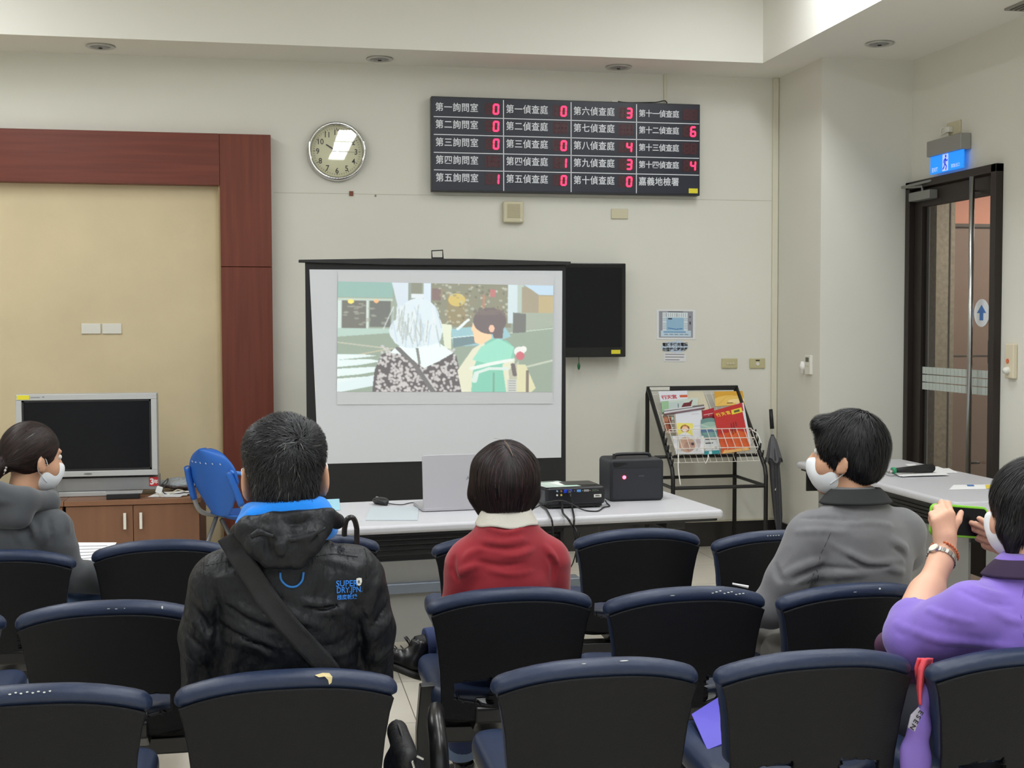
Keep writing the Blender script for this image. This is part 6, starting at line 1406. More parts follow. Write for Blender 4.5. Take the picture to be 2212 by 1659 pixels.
# ---------------------------------------------------------------- person in the red jumper (middle row)
def red_person():
    X0, Y0 = .685, 3.665; R0, W = frame(X0, Y0, 0.02)
    t = thing('person', 'person with dark brown bobbed hair, red jumper and white collar in the middle row', 'person', (X0, Y0, 0))
    hc = W(.001, .03, 1.148); Rh = rotm(.0, .03, -.02)
    b = Vol(W(-.62, -.22, .0), W(.34, .85, 1.32), .0065); L = head(b, hc, Rh, .98)
    b.cap(W(0, .0, .93), L(0, -.02, -.05), .052, .048, .02); b.cap(W(0, .0, .54), W(0, -.01, .84), .11, .11, .03, sq=((0, 1, 0), .65)); b.cap(W(-.10, -.01, .905), W(.10, -.01, .905), .045, .045, .03)
    for q in (-1, 1):
        b.chain([W(q*.12, -.01, .89), W(q*.155, .05, .70), W(q*.08, .26, .62)], [.04, .034, .024], .03); hand(b, W(q*.07, .27, .615), (-q*.7, .8, -.1), (-q, -.2, .3), (0, -.1, -1), .92, (.6, .7, .7, .7))
    b.chain([W(-.08, .0, .53), W(-.11, .42, .49), W(-.04, .565, .18), W(-.034, .575, .09)], [.07, .048, .026, .024], .01)
    b.chain([W(.08, .0, .54), W(.22, .36, .53), W(-.20, .31, .54)], [.07, .05, .028], .03)
    b.mesh('body', SKIN, t); eyes(t, L, Rh); 
    # bob hair
    h = Vol(hc-.20, hc+.20, .0045); h.ell(L(0, -.012, .010), (.093, .106, .106), Rh, 0); h.cap(L(0, -.035, -.01), L(0, -.040, -.080), .082, .064, .04); 
    for q in (-1, 1): h.chain([L(q*.055, .0, .03), L(q*.070, .005, -.05), L(q*.058, .01, -.095)], [.04, .030, .02], .03)
    h.ell(L(0, .118, -.04), (.062, .075, .095), Rh, .015, 'cut'); h.plane(L(0, -.04, -.104), Rh@np.array((.05, -.3, -1.)), .006)
    hm = h.mesh('hair', mat('hair_brown_under', (24, 15, 15), .6), t)
    top = L(-.006, -.04, .115)
    def flow(p, tt):
        q = (p-hc)@Rh; lx = q[:, 0]+.006; up_ = np.clip((q[:, 2]-.04)/.07, 0, 1)[:, None]
        side = np.stack([np.sign(lx)*np.clip(np.abs(lx)/.02+.4, 0, 1), np.where(q[:, 1] > -.06, .0, -.5), -.4+0*lx], 1)
        dn = np.stack([-.25*q[:, 0]/.09*(q[:, 2] < -.02), 0*lx, -1+0*lx], 1); return (side*up_+dn*(1-up_))@Rh.T
    locks('long_locks', h, HAIRM, hm, 9000, .10, 0, flow, lambda V: ((V-hc)@Rh)[:, 1] < .07, .0011, (.0005, .004), .06, 7, (40, 24, 26), (.15, 2.2), .004, 9)
    f = MB(); 
    P_ = [L(-.012, -.05, .110), L(-.006, -.068, .098), L(.0, -.082, .082), L(.004, -.090, .066)]
    f.tube([h.hit(p+(p-hc)*.3, -(p-hc), .2)+(p-hc)*.008/np.linalg.norm(p-hc) for p in P_], [.0012, .0022, .0018, .0006], n=6, sub=4); f.build('parting', mat('parting_skin', (112, 90, 78), .8), hm)
    # a few stray hairs at the crown
    f = MB(); rg = np.random.RandomState(4)
    for k in range(7):
        a = L(-.02+.03*rg.rand(), -.03, .112); f.tube([a, a+np.array((-.006+.008*rg.rand(), 0, .008)), a+np.array((-.022+.03*rg.rand(), 0, .008*rg.rand()+.004))], .0003, n=4, sub=4)
    f.build('stray_hairs', mat('hair_brown', (44, 28, 26), .5), hm)
    # white collar
    WC = mat('collar_white', (214, 210, 200), .8, bump=(60, .3, (1, 1, 1), .004))
    f = MB()
    def cg(u, v_):
        a = 2*PI*(u*.86+.07)+PI/2; r1, r2 = .062, .092; rr = r1+(r2-r1)*v_; return W(rr*math.cos(a), rr*.92*math.sin(a)-.003, 1.078-.058*v_+.003*math.sin(5*a))
    f.grid(cg, 60, 10); f.build('shirt_collar', WC, t, smooth=True, solid=.003)
    RD = mat('red_knit', (148, 28, 42), .85, sheen=.25, bump=(700, .25), var=(7, .04))
    j = Vol(W(-.26, -.22, .52), W(.26, .34, 1.10), .005)
    j.cap(W(0, .01, .56), W(0, -.01, .84), .135, .140, .03, sq=((0, 1, 0), .72)); j.cap(W(-.105, -.01, .922), W(.108, -.01, .918), .064, .064, .03); j.cap(W(0, -.01, .94), W(0, -.0, 1.02), .096, .086, .03); j.cap(W(-.06, -.01, .955), W(.06, -.01, .955), .058, .058, .03)
    j.chain([W(-.120, -.01, .90), W(-.146, .01, .78), W(-.148, .06, .70)], [.066, .046, .043], .015); j.chain([W(-.158, .06, .70), W(-.07, .27, .62)], [.042, .03], .02)
    j.chain([W(.124, -.01, .90), W(.148, .01, .77), W(.132, .07, .69)], [.064, .044, .040], .015); j.chain([W(.138, .07, .69), W(.06, .27, .62)], [.042, .03], .02)
    FO = []
    def fo(md, r_, *pp): FO.append(([W(*p) for p in pp], r_, md))
    for q in (-1, 1):
        fo('cut', .008, (q*.135, -.085, .80), (q*.128, -.10, .76), (q*.122, -.10, .70)); fo('add', .009, (q*.115, -.095, .79), (q*.08, -.115, .775), (q*.02, -.12, .77)); fo('add', .008, (q*.12, -.095, .75), (q*.07, -.115, .725), (q*.01, -.12, .72))
        fo('add', .008, (q*.12, -.095, .83), (q*.08, -.11, .845), (q*.04, -.118, .84))
    fo('add', .008, (-.06, -.105, .89), (.0, -.11, .875), (.07, -.105, .885)); fo('cut', .006, (-.05, -.115, .915), (.0, -.115, .905), (.05, -.11, .918)); fo('add', .008, (-.08, -.11, .81), (.02, -.12, .805), (.08, -.11, .82)); fo('cut', .005, (-.08, -.115, .865), (.0, -.12, .86), (.07, -.115, .865))
    FO = [([at(x, y, Y=3.52) for x, y in a], r_, 'add') for a, r_ in [([(999, 1254), (1016, 1238), (1044, 1229)], 0.009), ([(1010, 1222), (1025, 1205), (1055, 1194)], 0.008), ([(1049, 1177), (1099, 1179), (1142, 1170)], 0.006), ([(1088, 1209), (1131, 1204), (1164, 1194)], 0.006), ([(1188, 1190), (1204, 1210), (1214, 1233)], 0.009), ([(1060, 1150), (1100, 1156), (1140, 1150)], 0.006), ([(1060, 1240), (1110, 1246), (1160, 1240)], 0.006)]] + [([at(x, y, Y=3.52) for x, y in a], r_, 'cut') for a, r_ in [([(992, 1215), (989, 1242), (999, 1266)], 0.008), ([(1060, 1140), (1099, 1147), (1142, 1140)], 0.005), ([(1196, 1212), (1208, 1233), (1206, 1262)], 0.008), ([(1050, 1190), (1100, 1192), (1150, 1184)], 0.004), ([(1040, 1222), (1090, 1228), (1140, 1222)], 0.004)]]
    j.plane(W(0, 0, 1.026), (0, 0, 1), .008); folds(j, FO, .009); cloth_noise(j, 31, .0045, 12, 46, (.6, 1, 1.6)); j.mesh('red_jumper', RD, t)
    JN = mat('jeans_dark', (38, 52, 92), .85, bump=(300, .4)); CF = mat('jeans_cuff', (104, 124, 156), .85)
    v = Vol(W(-.45, -.16, .08), W(.28, .82, .72), .008); v.cap(W(0, .0, .56), W(0, .0, .52), .145, .145, .03, sq=((0, 1, 0), .7))
    v.chain([W(-.08, .0, .54), W(-.11, .42, .50), W(-.04, .56, .19)], [.082, .062, .050], .03); v.chain([W(.08, .0, .55), W(.22, .36, .53), W(-.13, .32, .54)], [.082, .062, .050], .03); cloth_noise(v, 33, .004, 10, 30); v.mesh('jeans', JN, t)
    MB().tube([W(-.145, .32, .54), W(-.198, .314, .537)], .050, n=24).build('rolled_cuff', JN, t, smooth=True, bevel=.004); MB().tube([W(-.036, .575, .17), W(-.034, .575, .085)], [.030, .030], n=16).build('sock', mat('sock_white', (1, 1, 1)), t, smooth=True); MB().tube([W(-.044, .56, .215), W(-.036, .575, .145)], .054, n=24).build('rolled_cuff', CF, t, smooth=True, bevel=.004)
    MB().tube([W(-.18, .312, .538), W(-.228, .303, .536)], [.034, .030], n=16).build('sock', mat('sock_white', (236, 238, 244), .9), t, smooth=True)
    shoe(t, W(-.228, .303, .530), (-.80, .05, .34), (.42, .05, .9), LEATH, SOLE, z=.80); shoe(t, W(-.03, .58, .095), (-.12, 1, 0), (0, 0, 1), LEATH, SOLE, z=.85)
red_person()

# ---------------------------------------------------------------- man in the grey shirt (middle row), head turned left
def gray_man():
    X0, Y0 = 1.715, 3.54; R0, W = frame(X0, Y0, .12)
    t = thing('person', 'man with black hair and white face mask in a dark collared grey shirt', 'person', (X0, Y0, 0))
    hc = W(-.008, .035, 1.208); Rh = rotm(.05, .0, .95)
    b = Vol(W(-.46, -.22, .02), W(.40, .62, 1.40), .006); L = head(b, hc, Rh, 1.0)
    b.cap(W(0, -.0, 1.0), L(0, -.02, -.06), .058, .055, .02); b.cap(W(0, .0, .56), W(0, -.01, .88), .13, .14, .03, sq=((0, 1, 0), .62)); b.cap(W(-.13, -.01, .965), W(.13, -.01, .965), .045, .045, .03)
    b.chain([W(-.15, -.01, .955), W(-.235, .02, .80), W(-.25, .25, .70)], [.042, .036, .026], .015); hand(b, W(-.245, .27, .695), (.3, 1, -.1), (1, -.2, .2), (0, -.1, -1), 1., (.6, .9, 1., 1.))
    b.chain([W(.15, -.01, .955), W(.215, .10, .86), W(.12, .28, .78)], [.042, .036, .026], .015); hand(b, W(.11, .29, .778), (-.8, .8, 0), (-.5, -.5, .5), (0, -.1, -1), 1., (.6, .8, .8, .8))
    for q in (-1, 1): b.chain([W(q*.09, .0, .54), W(q*.13, .42, .52), W(q*.13, .46, .10)], [.08, .06, .038], .03)
    b.mesh('body', SKIN, t); eyes(t, L, Rh); mask(t, L, Rh)
    h = Vol(hc-.18, hc+.18, .0045); h.ell(L(0, -.018, .030), (.086, .110, .110), Rh, 0); h.ell(L(0, -.055, -.02), (.072, .060, .07), Rh, .02); h.ell(L(0, .07, .085), (.06, .035, .028), Rh, .02)
    h.ell(L(0, .125, -.035), (.085, .088, .088), Rh, .01, 'cut')
    for q in (-1, 1): h.ell(L(q*.088, .022, -.034), (.018, .038, .044), Rh, .006, 'cut'); h.ell(L(q*.07, -.01, -.095), (.03, .035, .04), Rh, .012, 'cut')
    h.plane(L(0, 0, -.098), Rh@np.array((0, -.3, -1.)), .012); hm = h.mesh('hair', HCAP, t)
    cr = L(.0, -.05, .125)
    locks('layered_locks', h, HAIRM, hm, 9000, .055, 0, down_from(cr, .5), lambda V: ((V-hc)@Rh)[:, 1] < .09, .0011, (.001, .009), .22, 9, (22, 21, 25), (.15, 1.9), .006, 7)
    GS = mat('shirt_grey', (112, 112, 116), .8, sheen=.2, bump=(500, .3), var=(6, .03)); DC = mat('collar_dark', (34, 36, 38), .85, bump=(240, .4))
    j = Vol(W(-.40, -.22, .48), W(.40, .36, 1.12), .0052)
    j.cap(W(0, .01, .54), W(0, -.01, .90), .160, .175, .03, sq=((0, 1, 0), .70)); j.cap(W(-.135, -.01, .985), W(.145, -.01, .975), .070, .072, .04); j.cap(W(0, -.01, .99), W(0, .0, 1.05), .110, .085, .04)
    j.chain([W(-.160, -.01, .965), W(-.225, .0, .85), W(-.262, .03, .76)], [.070, .058, .056], .02); j.chain([W(-.262, .03, .76), W(-.25, .24, .70)], [.055, .046], .02)
    j.chain([W(.165, -.01, .965), W(.210, .05, .90), W(.220, .11, .85)], [.068, .058, .052], .02); j.chain([W(.220, .11, .85), W(.12, .28, .78)], [.050, .038], .02)
    FO = []
    def fo(md, r_, *pp): FO.append(([W(*p) for p in pp], r_, md))
    fo('cut', .012, (-.170, -.085, .86), (-.165, -.11, .80), (-.155, -.115, .72)); fo('cut', .010, (.185, -.08, .90), (.185, -.10, .84), (.18, -.11, .76))
    fo('add', .012, (-.15, -.11, .83), (-.08, -.13, .785), (.02, -.135, .80), (.13, -.12, .795)); fo('add', .012, (-.15, -.11, .765), (-.06, -.135, .815), (.05, -.13, .85)); fo('add', .011, (.17, -.10, .87), (.10, -.125, .83), (.0, -.135, .80)); fo('add', .011, (.17, -.105, .80), (.08, -.13, .76), (-.04, -.135, .77)); fo('cut', .007, (-.12, -.13, .79), (-.02, -.14, .77), (.10, -.13, .775))
    fo('add', .009, (-.06, -.125, .93), (.02, -.13, .915), (.10, -.12, .93)); fo('cut', .006, (-.05, -.13, .955), (.02, -.13, .945), (.09, -.12, .955)); fo('add', .009, (-.06, -.13, .885), (.02, -.135, .87), (.09, -.125, .885)); fo('add', .010, (-.22, -.06, .88), (-.26, -.03, .84), (-.285, .0, .80)); fo('add', .010, (-.21, -.05, .80), (-.25, -.03, .77), (-.29, .01, .76))
    FO = [([at(x, y, Y=3.42) for x, y in a], r_, 'add') for a, r_ in [([(1704, 1254), (1728, 1236), (1765, 1218), (1789, 1212)], 0.012), ([(1710, 1266), (1756, 1252), (1831, 1242), (1876, 1237)], 0.011), ([(1795, 1173), (1837, 1197), (1876, 1215), (1921, 1212), (1960, 1207)], 0.01), ([(1920, 1165), (1945, 1178), (1968, 1191)], 0.011), ([(1891, 1218), (1933, 1230), (1957, 1238)], 0.009), ([(1632, 1212), (1660, 1198), (1686, 1186)], 0.01), ([(1640, 1250), (1662, 1225), (1680, 1215)], 0.01), ([(1740, 1110), (1800, 1106), (1880, 1112)], 0.007), ([(1720, 1160), (1770, 1150), (1830, 1152)], 0.007), ([(1840, 1135), (1890, 1130), (1930, 1138)], 0.007)]] + [([at(x, y, Y=3.42) for x, y in a], r_, 'cut') for a, r_ in [([(1692, 1200), (1700, 1218), (1696, 1246), (1700, 1262)], 0.009), ([(1720, 1262), (1760, 1236), (1800, 1228), (1850, 1228)], 0.006), ([(1830, 1205), (1870, 1224), (1915, 1222)], 0.006), ([(1930, 1185), (1950, 1196), (1962, 1212)], 0.006), ([(1745, 1130), (1800, 1125), (1860, 1128)], 0.004)]]
    folds(j, FO, .010); cloth_noise(j, 41, .006, 12, 50, (.8, 1, 1.2)); jk = j.mesh('grey_shirt', GS, t)
    for pp in ([W(-.155, -.3, 1.0), W(-.19, -.3, .92), W(-.185, -.3, .85)], [W(-.20, -.3, .88), (W(-.25, -.3, .80)), W(-.28, -.3, .74)]): seam_on(j, pp, (0, 1, 0), .0013, .0003, 40).build('seam', mat('seam_grey', (70, 70, 74), .9), jk)
    f = MB()
    def cg(u, v_): a = 2*PI*(u*.88+.06)+PI/2; rr = .070+.036*v_; return W(rr*math.cos(a), rr*.95*math.sin(a)-.008, 1.110-.040*v_**1.2-.006*math.sin(a))
    f.grid(cg, 60, 10); f.build('dark_collar', DC, jk, smooth=True, solid=.006)
    v = Vol(W(-.28, -.2, .08), W(.28, .60, .72), .008); v.cap(W(0, .0, .57), W(0, .0, .52), .165, .165, .03, sq=((0, 1, 0), .7))
    for q in (-1, 1): v.chain([W(q*.10, .0, .55), W(q*.13, .42, .53), W(q*.13, .46, .12)], [.095, .074, .052], .03)
    v.cap(W(-.14, -.03, .60), W(-.19, .10, .54), .06, .06, .04); cloth_noise(v, 43, .005, 10, 30); v.mesh('trousers', mat('trousers_khaki', (118, 116, 110), .85), t)
    for q in (-1, 1): shoe(t, W(q*.13, .46, .112), (q*.1, 1, 0), (0, 0, 1), LEATH, SOLE)
    return W
Wg = gray_man()
p0 = at(1617, 1268, Y=3.70); tag(MB().cyl(p0, p0+np.array((-.045, .02, .008)), .0045, .003, n=10).build('pen', mat('pen_white', (226, 226, 228), .4)), 'white pen tip showing at the sleeve of the man in the grey shirt', 'pen')

# ---------------------------------------------------------------- woman in the grey hoodie (far row), head turned right
def hoodie():
    X0, Y0 = -.86, 4.60; R0, W = frame(X0, Y0, -.25)
    t = thing('person', 'woman with a beaded hair tie and grey hooded sweatshirt, seated in the far row', 'person', (X0, Y0, 0))
    hc = W(.055, .06, 1.148); Rh = rotm(-.12, .0, -1.0)
    b = Vol(W(-.36, -.22, .02), W(.40, .66, 1.32), .0065); L = head(b, hc, Rh, .96)
    b.cap(W(.01, .0, .92), L(0, -.02, -.05), .052, .048, .02); b.cap(W(0, .0, .54), W(0, -.0, .86), .14, .14, .05, sq=((0, 1, 0), .65)); b.cap(W(-.13, -.01, .91), W(.13, -.01, .91), .05, .05, .05)
    b.chain([W(-.15, -.01, .90), W(-.19, .06, .70), W(-.06, .26, .63)], [.045, .038, .026], .03); hand(b, W(-.05, .27, .628), (.7, .8, 0), (.5, .4, .5), (0, -.1, -1), .92, (.5, .6, .6, .6))
    b.chain([W(.14, -.01, .89), W(.19, .06, .74), W(.22, .29, .66)], [.045, .038, .026], .03); hand(b, W(.22, .305, .655), (.1, 1, .15), (-1, .2, .2), (0, .1, -1), .92, (.4, .5, .6, .7))
    for q in (-1, 1): b.chain([W(q*.09, .0, .54), W(q*.15, .43, .52), W(q*.13, .48, .10)], [.08, .06, .038], .03)
    b.mesh('body', SKIN, t); eyes(t, L, Rh, .96); mask(t, L, Rh, .96)
    h = Vol(hc-.20, hc+.20, .0045); h.ell(L(0, -.020, .024), (.080, .102, .100), Rh, 0); h.ell(L(0, -.07, -.03), (.05, .045, .045), Rh, .03)
    h.ell(L(0, .115, -.03), (.085, .085, .085), Rh, .01, 'cut')
    for q in (-1, 1): h.ell(L(q*.088, .01, -.040), (.022, .045, .044), Rh, .006, 'cut')
    h.plane(L(0, 0, -.075), Rh@np.array((0, -.3, -1.)), .012)
    # tail
    h.chain([L(0, -.10, -.035), L(.0, -.135, -.045), L(.0, -.165, -.085), L(0, -.165, -.13)], [.022, .034, .030, .012], .015)
    hm = h.mesh('hair', mat('hair_brown_under', (24, 15, 15), .6), t); bun = L(0, -.115, -.035)
    def flow(p, tt): d = bun-p; return d/(np.linalg.norm(d, axis=1, keepdims=True)+1e-6)
    locks('combed_locks', h, HAIRM, hm, 6000, .06, 0, flow, lambda V: (((V-hc)@Rh)[:, 1] < .085) & (((V-hc)@Rh)[:, 1] > -.1), .0010, (.0004, .002), .06, 12, (46, 32, 30), (.3, 1.9), .01, 6)
    locks('tail_locks', h, HAIRM, hm, 1500, .06, 0, lambda p, t_: np.tile(Rh@np.array((0, -.4, -1.)), (len(p), 1)), lambda V: (((V-hc)@Rh)[:, 1] < -.11), .0010, (.0004, .004), .2, 13, (44, 28, 28), (.3, 1.8), .0, 6)
    f = MB(); a0 = L(0, -.112, -.038); dx = Rh@np.array((1., 0, 0)); dz = Rh@np.array((0, .25, 1.))
    for k in range(18): p = a0+dx*.031*math.cos(k*PI/9)+dz*.031*math.sin(k*PI/9); f.lathe([(.0005, -.007), (.005, -.005), (.0072, 0), (.005, .005), (.0005, .007)], p, n=10)
    f.build('beaded_hair_tie', mat('bead_pearl', (232, 226, 220), .15, spec=.7), hm, smooth=True)
    HG = mat('hoodie_grey', (76, 79, 84), .9, sheen=.3, bump=(420, .45), var=(7, .05))
    j = Vol(W(-.32, -.28, .48), W(.40, .38, 1.08), .006)
    j.cap(W(0, .01, .54), W(0, -.01, .86), .155, .16, .03, sq=((0, 1, 0), .74)); j.cap(W(-.125, -.01, .915), W(.13, -.01, .915), .068, .070, .04)
    j.chain([W(-.145, -.01, .90), W(-.20, .02, .74)], [.066, .056], .04); j.chain([W(-.20, .02, .74), W(-.06, .25, .64)], [.052, .04], .02)
    j.chain([W(.150, -.01, .90), W(.180, .02, .76)], [.064, .054], .02); j.chain([W(.180, .03, .74), W(.285, .16, .70), (W(.245, .29, .665))], [.056, .056, .045], .02)
    FO = []
    def fo(md, r_, *pp): FO.append(([W(*p) for p in pp], r_, md))
    fo('cut', .010, (.02, -.14, .89), (.08, -.13, .83), (.10, -.13, .74)); fo('add', .011, (.06, -.13, .90), (.12, -.11, .84), (.13, -.11, .75)); fo('add', .011, (-.10, -.12, .84), (-.03, -.135, .80), (.05, -.13, .76)); fo('add', .010, (.24, .12, .73), (.27, .16, .71), (.27, .20, .67)); fo('cut', .006, (.25, .18, .73), (.275, .20, .70), (.26, .22, .66)); fo('cut', .006, (.20, .24, .70), (.25, .26, .68))
    FO = [([at(x, y, Y=4.42) for x, y in a], r_, 'add') for a, r_ in [([(24, 1115), (50, 1132), (70, 1160), (74, 1185)], 0.011), ([(84, 1125), (86, 1155), (80, 1185)], 0.008), ([(112, 1108), (131, 1130), (140, 1161)], 0.008), ([(5, 1135), (25, 1150), (40, 1180)], 0.01)]] + [([at(x, y, Y=4.42) for x, y in a], r_, 'cut') for a, r_ in [([(16, 1122), (40, 1140), (58, 1166), (62, 1188)], 0.009), ([(98, 1130), (104, 1160), (102, 1185)], 0.005)]]
    folds(j, FO, .010); cloth_noise(j, 51, .006, 10, 44); jk = j.mesh('grey_hoodie', HG, t)
    v = Vol(W(-.22, -.24, .86), W(.24, .22, 1.12), .005)
    v.chain([W(.105, .09, 1.015), W(.13, .0, 1.0), W(.09, -.09, 1.02), W(.0, -.13, 1.045), W(-.09, -.10, 1.04), W(-.13, .0, 1.01), W(-.10, .09, .99)], [.020, .034, .040, .042, .04, .034, .02], .02)
    v.cap(W(-.06, -.12, .99), W(.07, -.11, .97), .058, .048, .03, sq=((0, 1, 0), .8)); v.chain([W(-.10, -.185, 1.0), W(.0, -.19, .985), W(.10, -.15, .99)], [.006, .011, .007], .01, 'cut'); v.chain([W(-.08, -.15, 1.05), W(.02, -.165, 1.03), W(.12, -.08, 1.0)], [.008, .013, .008], .012); v.plane(W(0, 0, .92), (0, 0, -1), .02)
    cloth_noise(v, 52, .004, 9, 30); v.mesh('hood', HG, jk)
    v = Vol(W(-.30, -.2, .08), W(.34, .64, .72), .008); v.cap(W(0, .0, .57), W(0, .0, .52), .155, .155, .03, sq=((0, 1, 0), .7))
    for q in (-1, 1): v.chain([W(q*.10, .0, .55), W(q*.16, .43, .54), W(q*.13, .48, .14)], [.09, .078, .055], .03)
    cloth_noise(v, 53, .004, 10, 30); v.mesh('jeans', mat('jeans_light', (104, 128, 166), .85, bump=(300, .4)), t)
    for q in (-1, 1): shoe(t, W(q*.13, .48, .112), (q*.1, 1, 0), (0, 0, 1), LEATH, SOLE)
hoodie()
pts = [at(x, y, Y=Y_) for x, y, Y_ in ((150, 1172, 5.08), (252, 1172, 5.06), (214, 1226, 4.92), (128, 1240, 4.92))]
t = thing('paper_sheet', 'white printed sheet held on the lap of the woman in the grey hoodie', 'paper', np.mean(pts, 0))
MB().grid(quad(*pts), 6, 6).build('sheet', PAPER, t, solid=.001)
f = MB(); q_ = quad(*[p+np.array((0, -.0008, .0008)) for p in pts])
for k in range(7): v_ = .12+.11*k; f.add([q_(.15, v_), q_(.85-.1*(k % 2), v_), q_(.85-.1*(k % 2), v_+.02), q_(.15, v_+.02)], [(0, 1, 2, 3)])
f.build('print_lines', mat('grey_print', (1, 1, 1)), t)

# ---------------------------------------------------------------- woman in purple taking a photograph (nearest row, right)
def purple():
    X0, Y0 = 1.765, 2.74; R0, W = frame(X0, Y0, .10)
    t = thing('person', 'woman in a violet polo shirt with a wristwatch, raising a green cased phone', 'person', (X0, Y0, 0))
    hc = W(.035, .03, 1.150); Rh = rotm(.05, .0, .50)
    b = Vol(W(-.46, -.22, .02), W(.36, .60, 1.34), .0045); L = head(b, hc, Rh, .97)
    b.cap(W(0, .0, .93), L(0, -.02, -.05), .054, .05, .02); b.cap(W(0, .0, .56), W(0, -.0, .86), .14, .15, .05, sq=((0, 1, 0), .65)); b.cap(W(-.14, -.01, .91), W(.14, -.01, .91), .055, .055, .05)
    # arms: world points so that the hands meet the phone
    lw = np.array((1.700, 2.99, 1.020)); le = np.array((1.520, 2.83, .850)); ls = W(-.155, -.01, .925)
    b.chain([ls, le], [.052, .048], .03); b.cap(le, lw-(lw-le)*.12, .046, .029, .02); b.cap(le, le+(lw-le)*.45, .046, .044, .03); b.cap(lw-(lw-le)*.15, lw, .0275, .027, .02)
    hand(b, lw+np.array((.0, .0, .006)), (-.02, .12, 1), (.8, .2, .1), (.25, .9, .0), .98, (.95, 1.05, 1.15, 1.25), thumb=[(.045, .034, .010), (.062, .052, .006), (.080, .066, .010)])
    rw = np.array((1.900, 2.96, 1.005)); re = W(.21, .10, .80); rs = W(.16, -.01, .92)
    b.chain([rs, re, rw], [.052, .042, .027], .02); hand(b, rw, (-.55, .45, .35), (-.3, -.2, .9), (-.4, .9, .1), .92, (.75, 1.0, 1.15, 1.2), thumb=[(.045, .034, .010), (.070, .052, .016), (.098, .056, .024)])
    for q in (-1, 1): b.chain([W(q*.10, .0, .54), W(q*.14, .42, .52), W(q*.13, .46, .10)], [.085, .062, .038], .03)
    b.mesh('body', SKINP, t); eyes(t, L, Rh, .97); mask(t, L, Rh, .97)
    h = Vol(hc-.20, hc+.20, .0045); h.ell(L(0, -.018, .028), (.092, .110, .106), Rh, 0); h.cap(L(0, -.045, -.01), L(0, -.045, -.075), .072, .050, .04)
    for q in (-1, 1): h.chain([L(q*.06, .0, .03), L(q*.072, .01, -.04), L(q*.066, .0, -.095)], [.035, .024, .012], .02)
    h.ell(L(0, .12, -.03), (.075, .082, .09), Rh, .012, 'cut'); h.plane(L(0, -.04, -.110), Rh@np.array((.0, -.2, -1.)), .012); hm = h.mesh('hair', HCAP, t)
    cr = L(.0, -.06, .12)
    locks('layered_locks', h, HAIRM, hm, 9000, .07, 0, down_from(cr, .8), lambda V: ((V-hc)@Rh)[:, 1] < .09, .0011, (.001, .007), .16, 15, (24, 23, 27), (.15, 2.4), .008, 8)
    VP = mat('violet_jersey', (128, 102, 196), .85, sheen=.3, bump=(600, .25), var=(6, .03))
    j = Vol(W(-.42, -.24, .46), W(.36, .30, 1.06), .0052)
    j.cap(W(0, .01, .54), W(0, -.01, .84), .165, .175, .03, sq=((0, 1, 0), .72)); j.cap(W(-.135, -.01, .915), W(.14, -.01, .915), .072, .072, .04); j.cap(W(0, -.01, .92), W(0, .0, .985), .11, .085, .04)
    sl_ = le+(ls-le)*.06; j.chain([ls, (ls+le)/2+np.array((0, -.005, -.014)), sl_+np.array((.0, -.010, -.014)), le+(lw-le)*.14], [.074, .072, .066, .060], .02); j.cap(le, le+(lw-le)*.10, .062, .060, .02); j.chain([rs, rs+(re-rs)*.75], [.072, .06], .04)
    j.plane(le+(lw-le)*.20, lw-le, .006) if False else j.cap(le+(lw-le)*.45, le+(lw-le)*.17, .050, .050, .004, 'cut')
    FO = []
    def fo(md, r_, *pp): FO.append(([np.array(p) for p in pp], r_, md))
    fo('add', .010, W(-.10, -.12, .90), W(-.16, -.09, .87), W(-.215, -.05, .85)); fo('add', .010, W(-.10, -.13, .82), W(-.17, -.10, .80), W(-.23, -.06, .80)); fo('cut', .006, W(-.13, -.12, .86), W(-.19, -.09, .84)); fo('add', .009, sl_+np.array((.03, -.06, .03)), sl_+np.array((.04, -.07, -.02)), sl_+np.array((.03, -.06, -.06))); fo('add', .009, W(-.05, -.14, .90), W(.03, -.14, .88), W(.10, -.13, .90)); fo('cut', .006, W(-.07, -.145, .86), W(.02, -.15, .85), W(.10, -.14, .86)); fo('add', .010, W(-.12, -.13, .76), W(-.02, -.15, .75), W(.10, -.14, .77))
    FO = [([at(x, y, Y=2.62) for x, y in a], r_, 'add') for a, r_ in [([(2001, 1282), (1994, 1322), (2004, 1365), (2025, 1389)], 0.011), ([(1965, 1303), (1968, 1349), (1983, 1395)], 0.008), ([(2062, 1258), (2083, 1272), (2082, 1290)], 0.007), ([(2120, 1270), (2160, 1290), (2205, 1296)], 0.007), ([(2150, 1322), (2185, 1340), (2212, 1345)], 0.007), ([(2022, 1388), (2068, 1400), (2129, 1398), (2200, 1402)], 0.01), ([(2040, 1330), (2075, 1345), (2120, 1350)], 0.006)]] + [([at(x, y, Y=2.62) for x, y in a], r_, 'cut') for a, r_ in [([(1981, 1305), (1980, 1346), (1991, 1383), (2022, 1408)], 0.007), ([(2028, 1300), (2020, 1335), (2032, 1372)], 0.005), ([(2110, 1290), (2150, 1308), (2200, 1315)], 0.004)]]
    folds(j, FO, .009); cloth_noise(j, 61, .0055, 12, 48, (.8, 1, 1.2)); jk = j.mesh('violet_shirt', VP, t)
    f = MB()
    def cg(u, v_): a = 2*PI*(u*.88+.06)+PI/2; rr = .070+.034*v_; return W(rr*math.cos(a), rr*.95*math.sin(a)-.008, 1.042-.036*v_**1.2-.008*math.sin(a))
    f.grid(cg, 60, 10); f.build('dark_purple_collar', mat('collar_purple', (42, 24, 56), .85), jk, smooth=True, solid=.006)
    seam_on(j, [W(-.085, -.3, .99), W(-.11, -.3, .93), W(-.10, -.3, .84), W(-.105, -.3, .78)], (0, 1, 0), .0013, .0003, 40).build('seam', mat('seam_violet', (100, 78, 160), .9), jk)
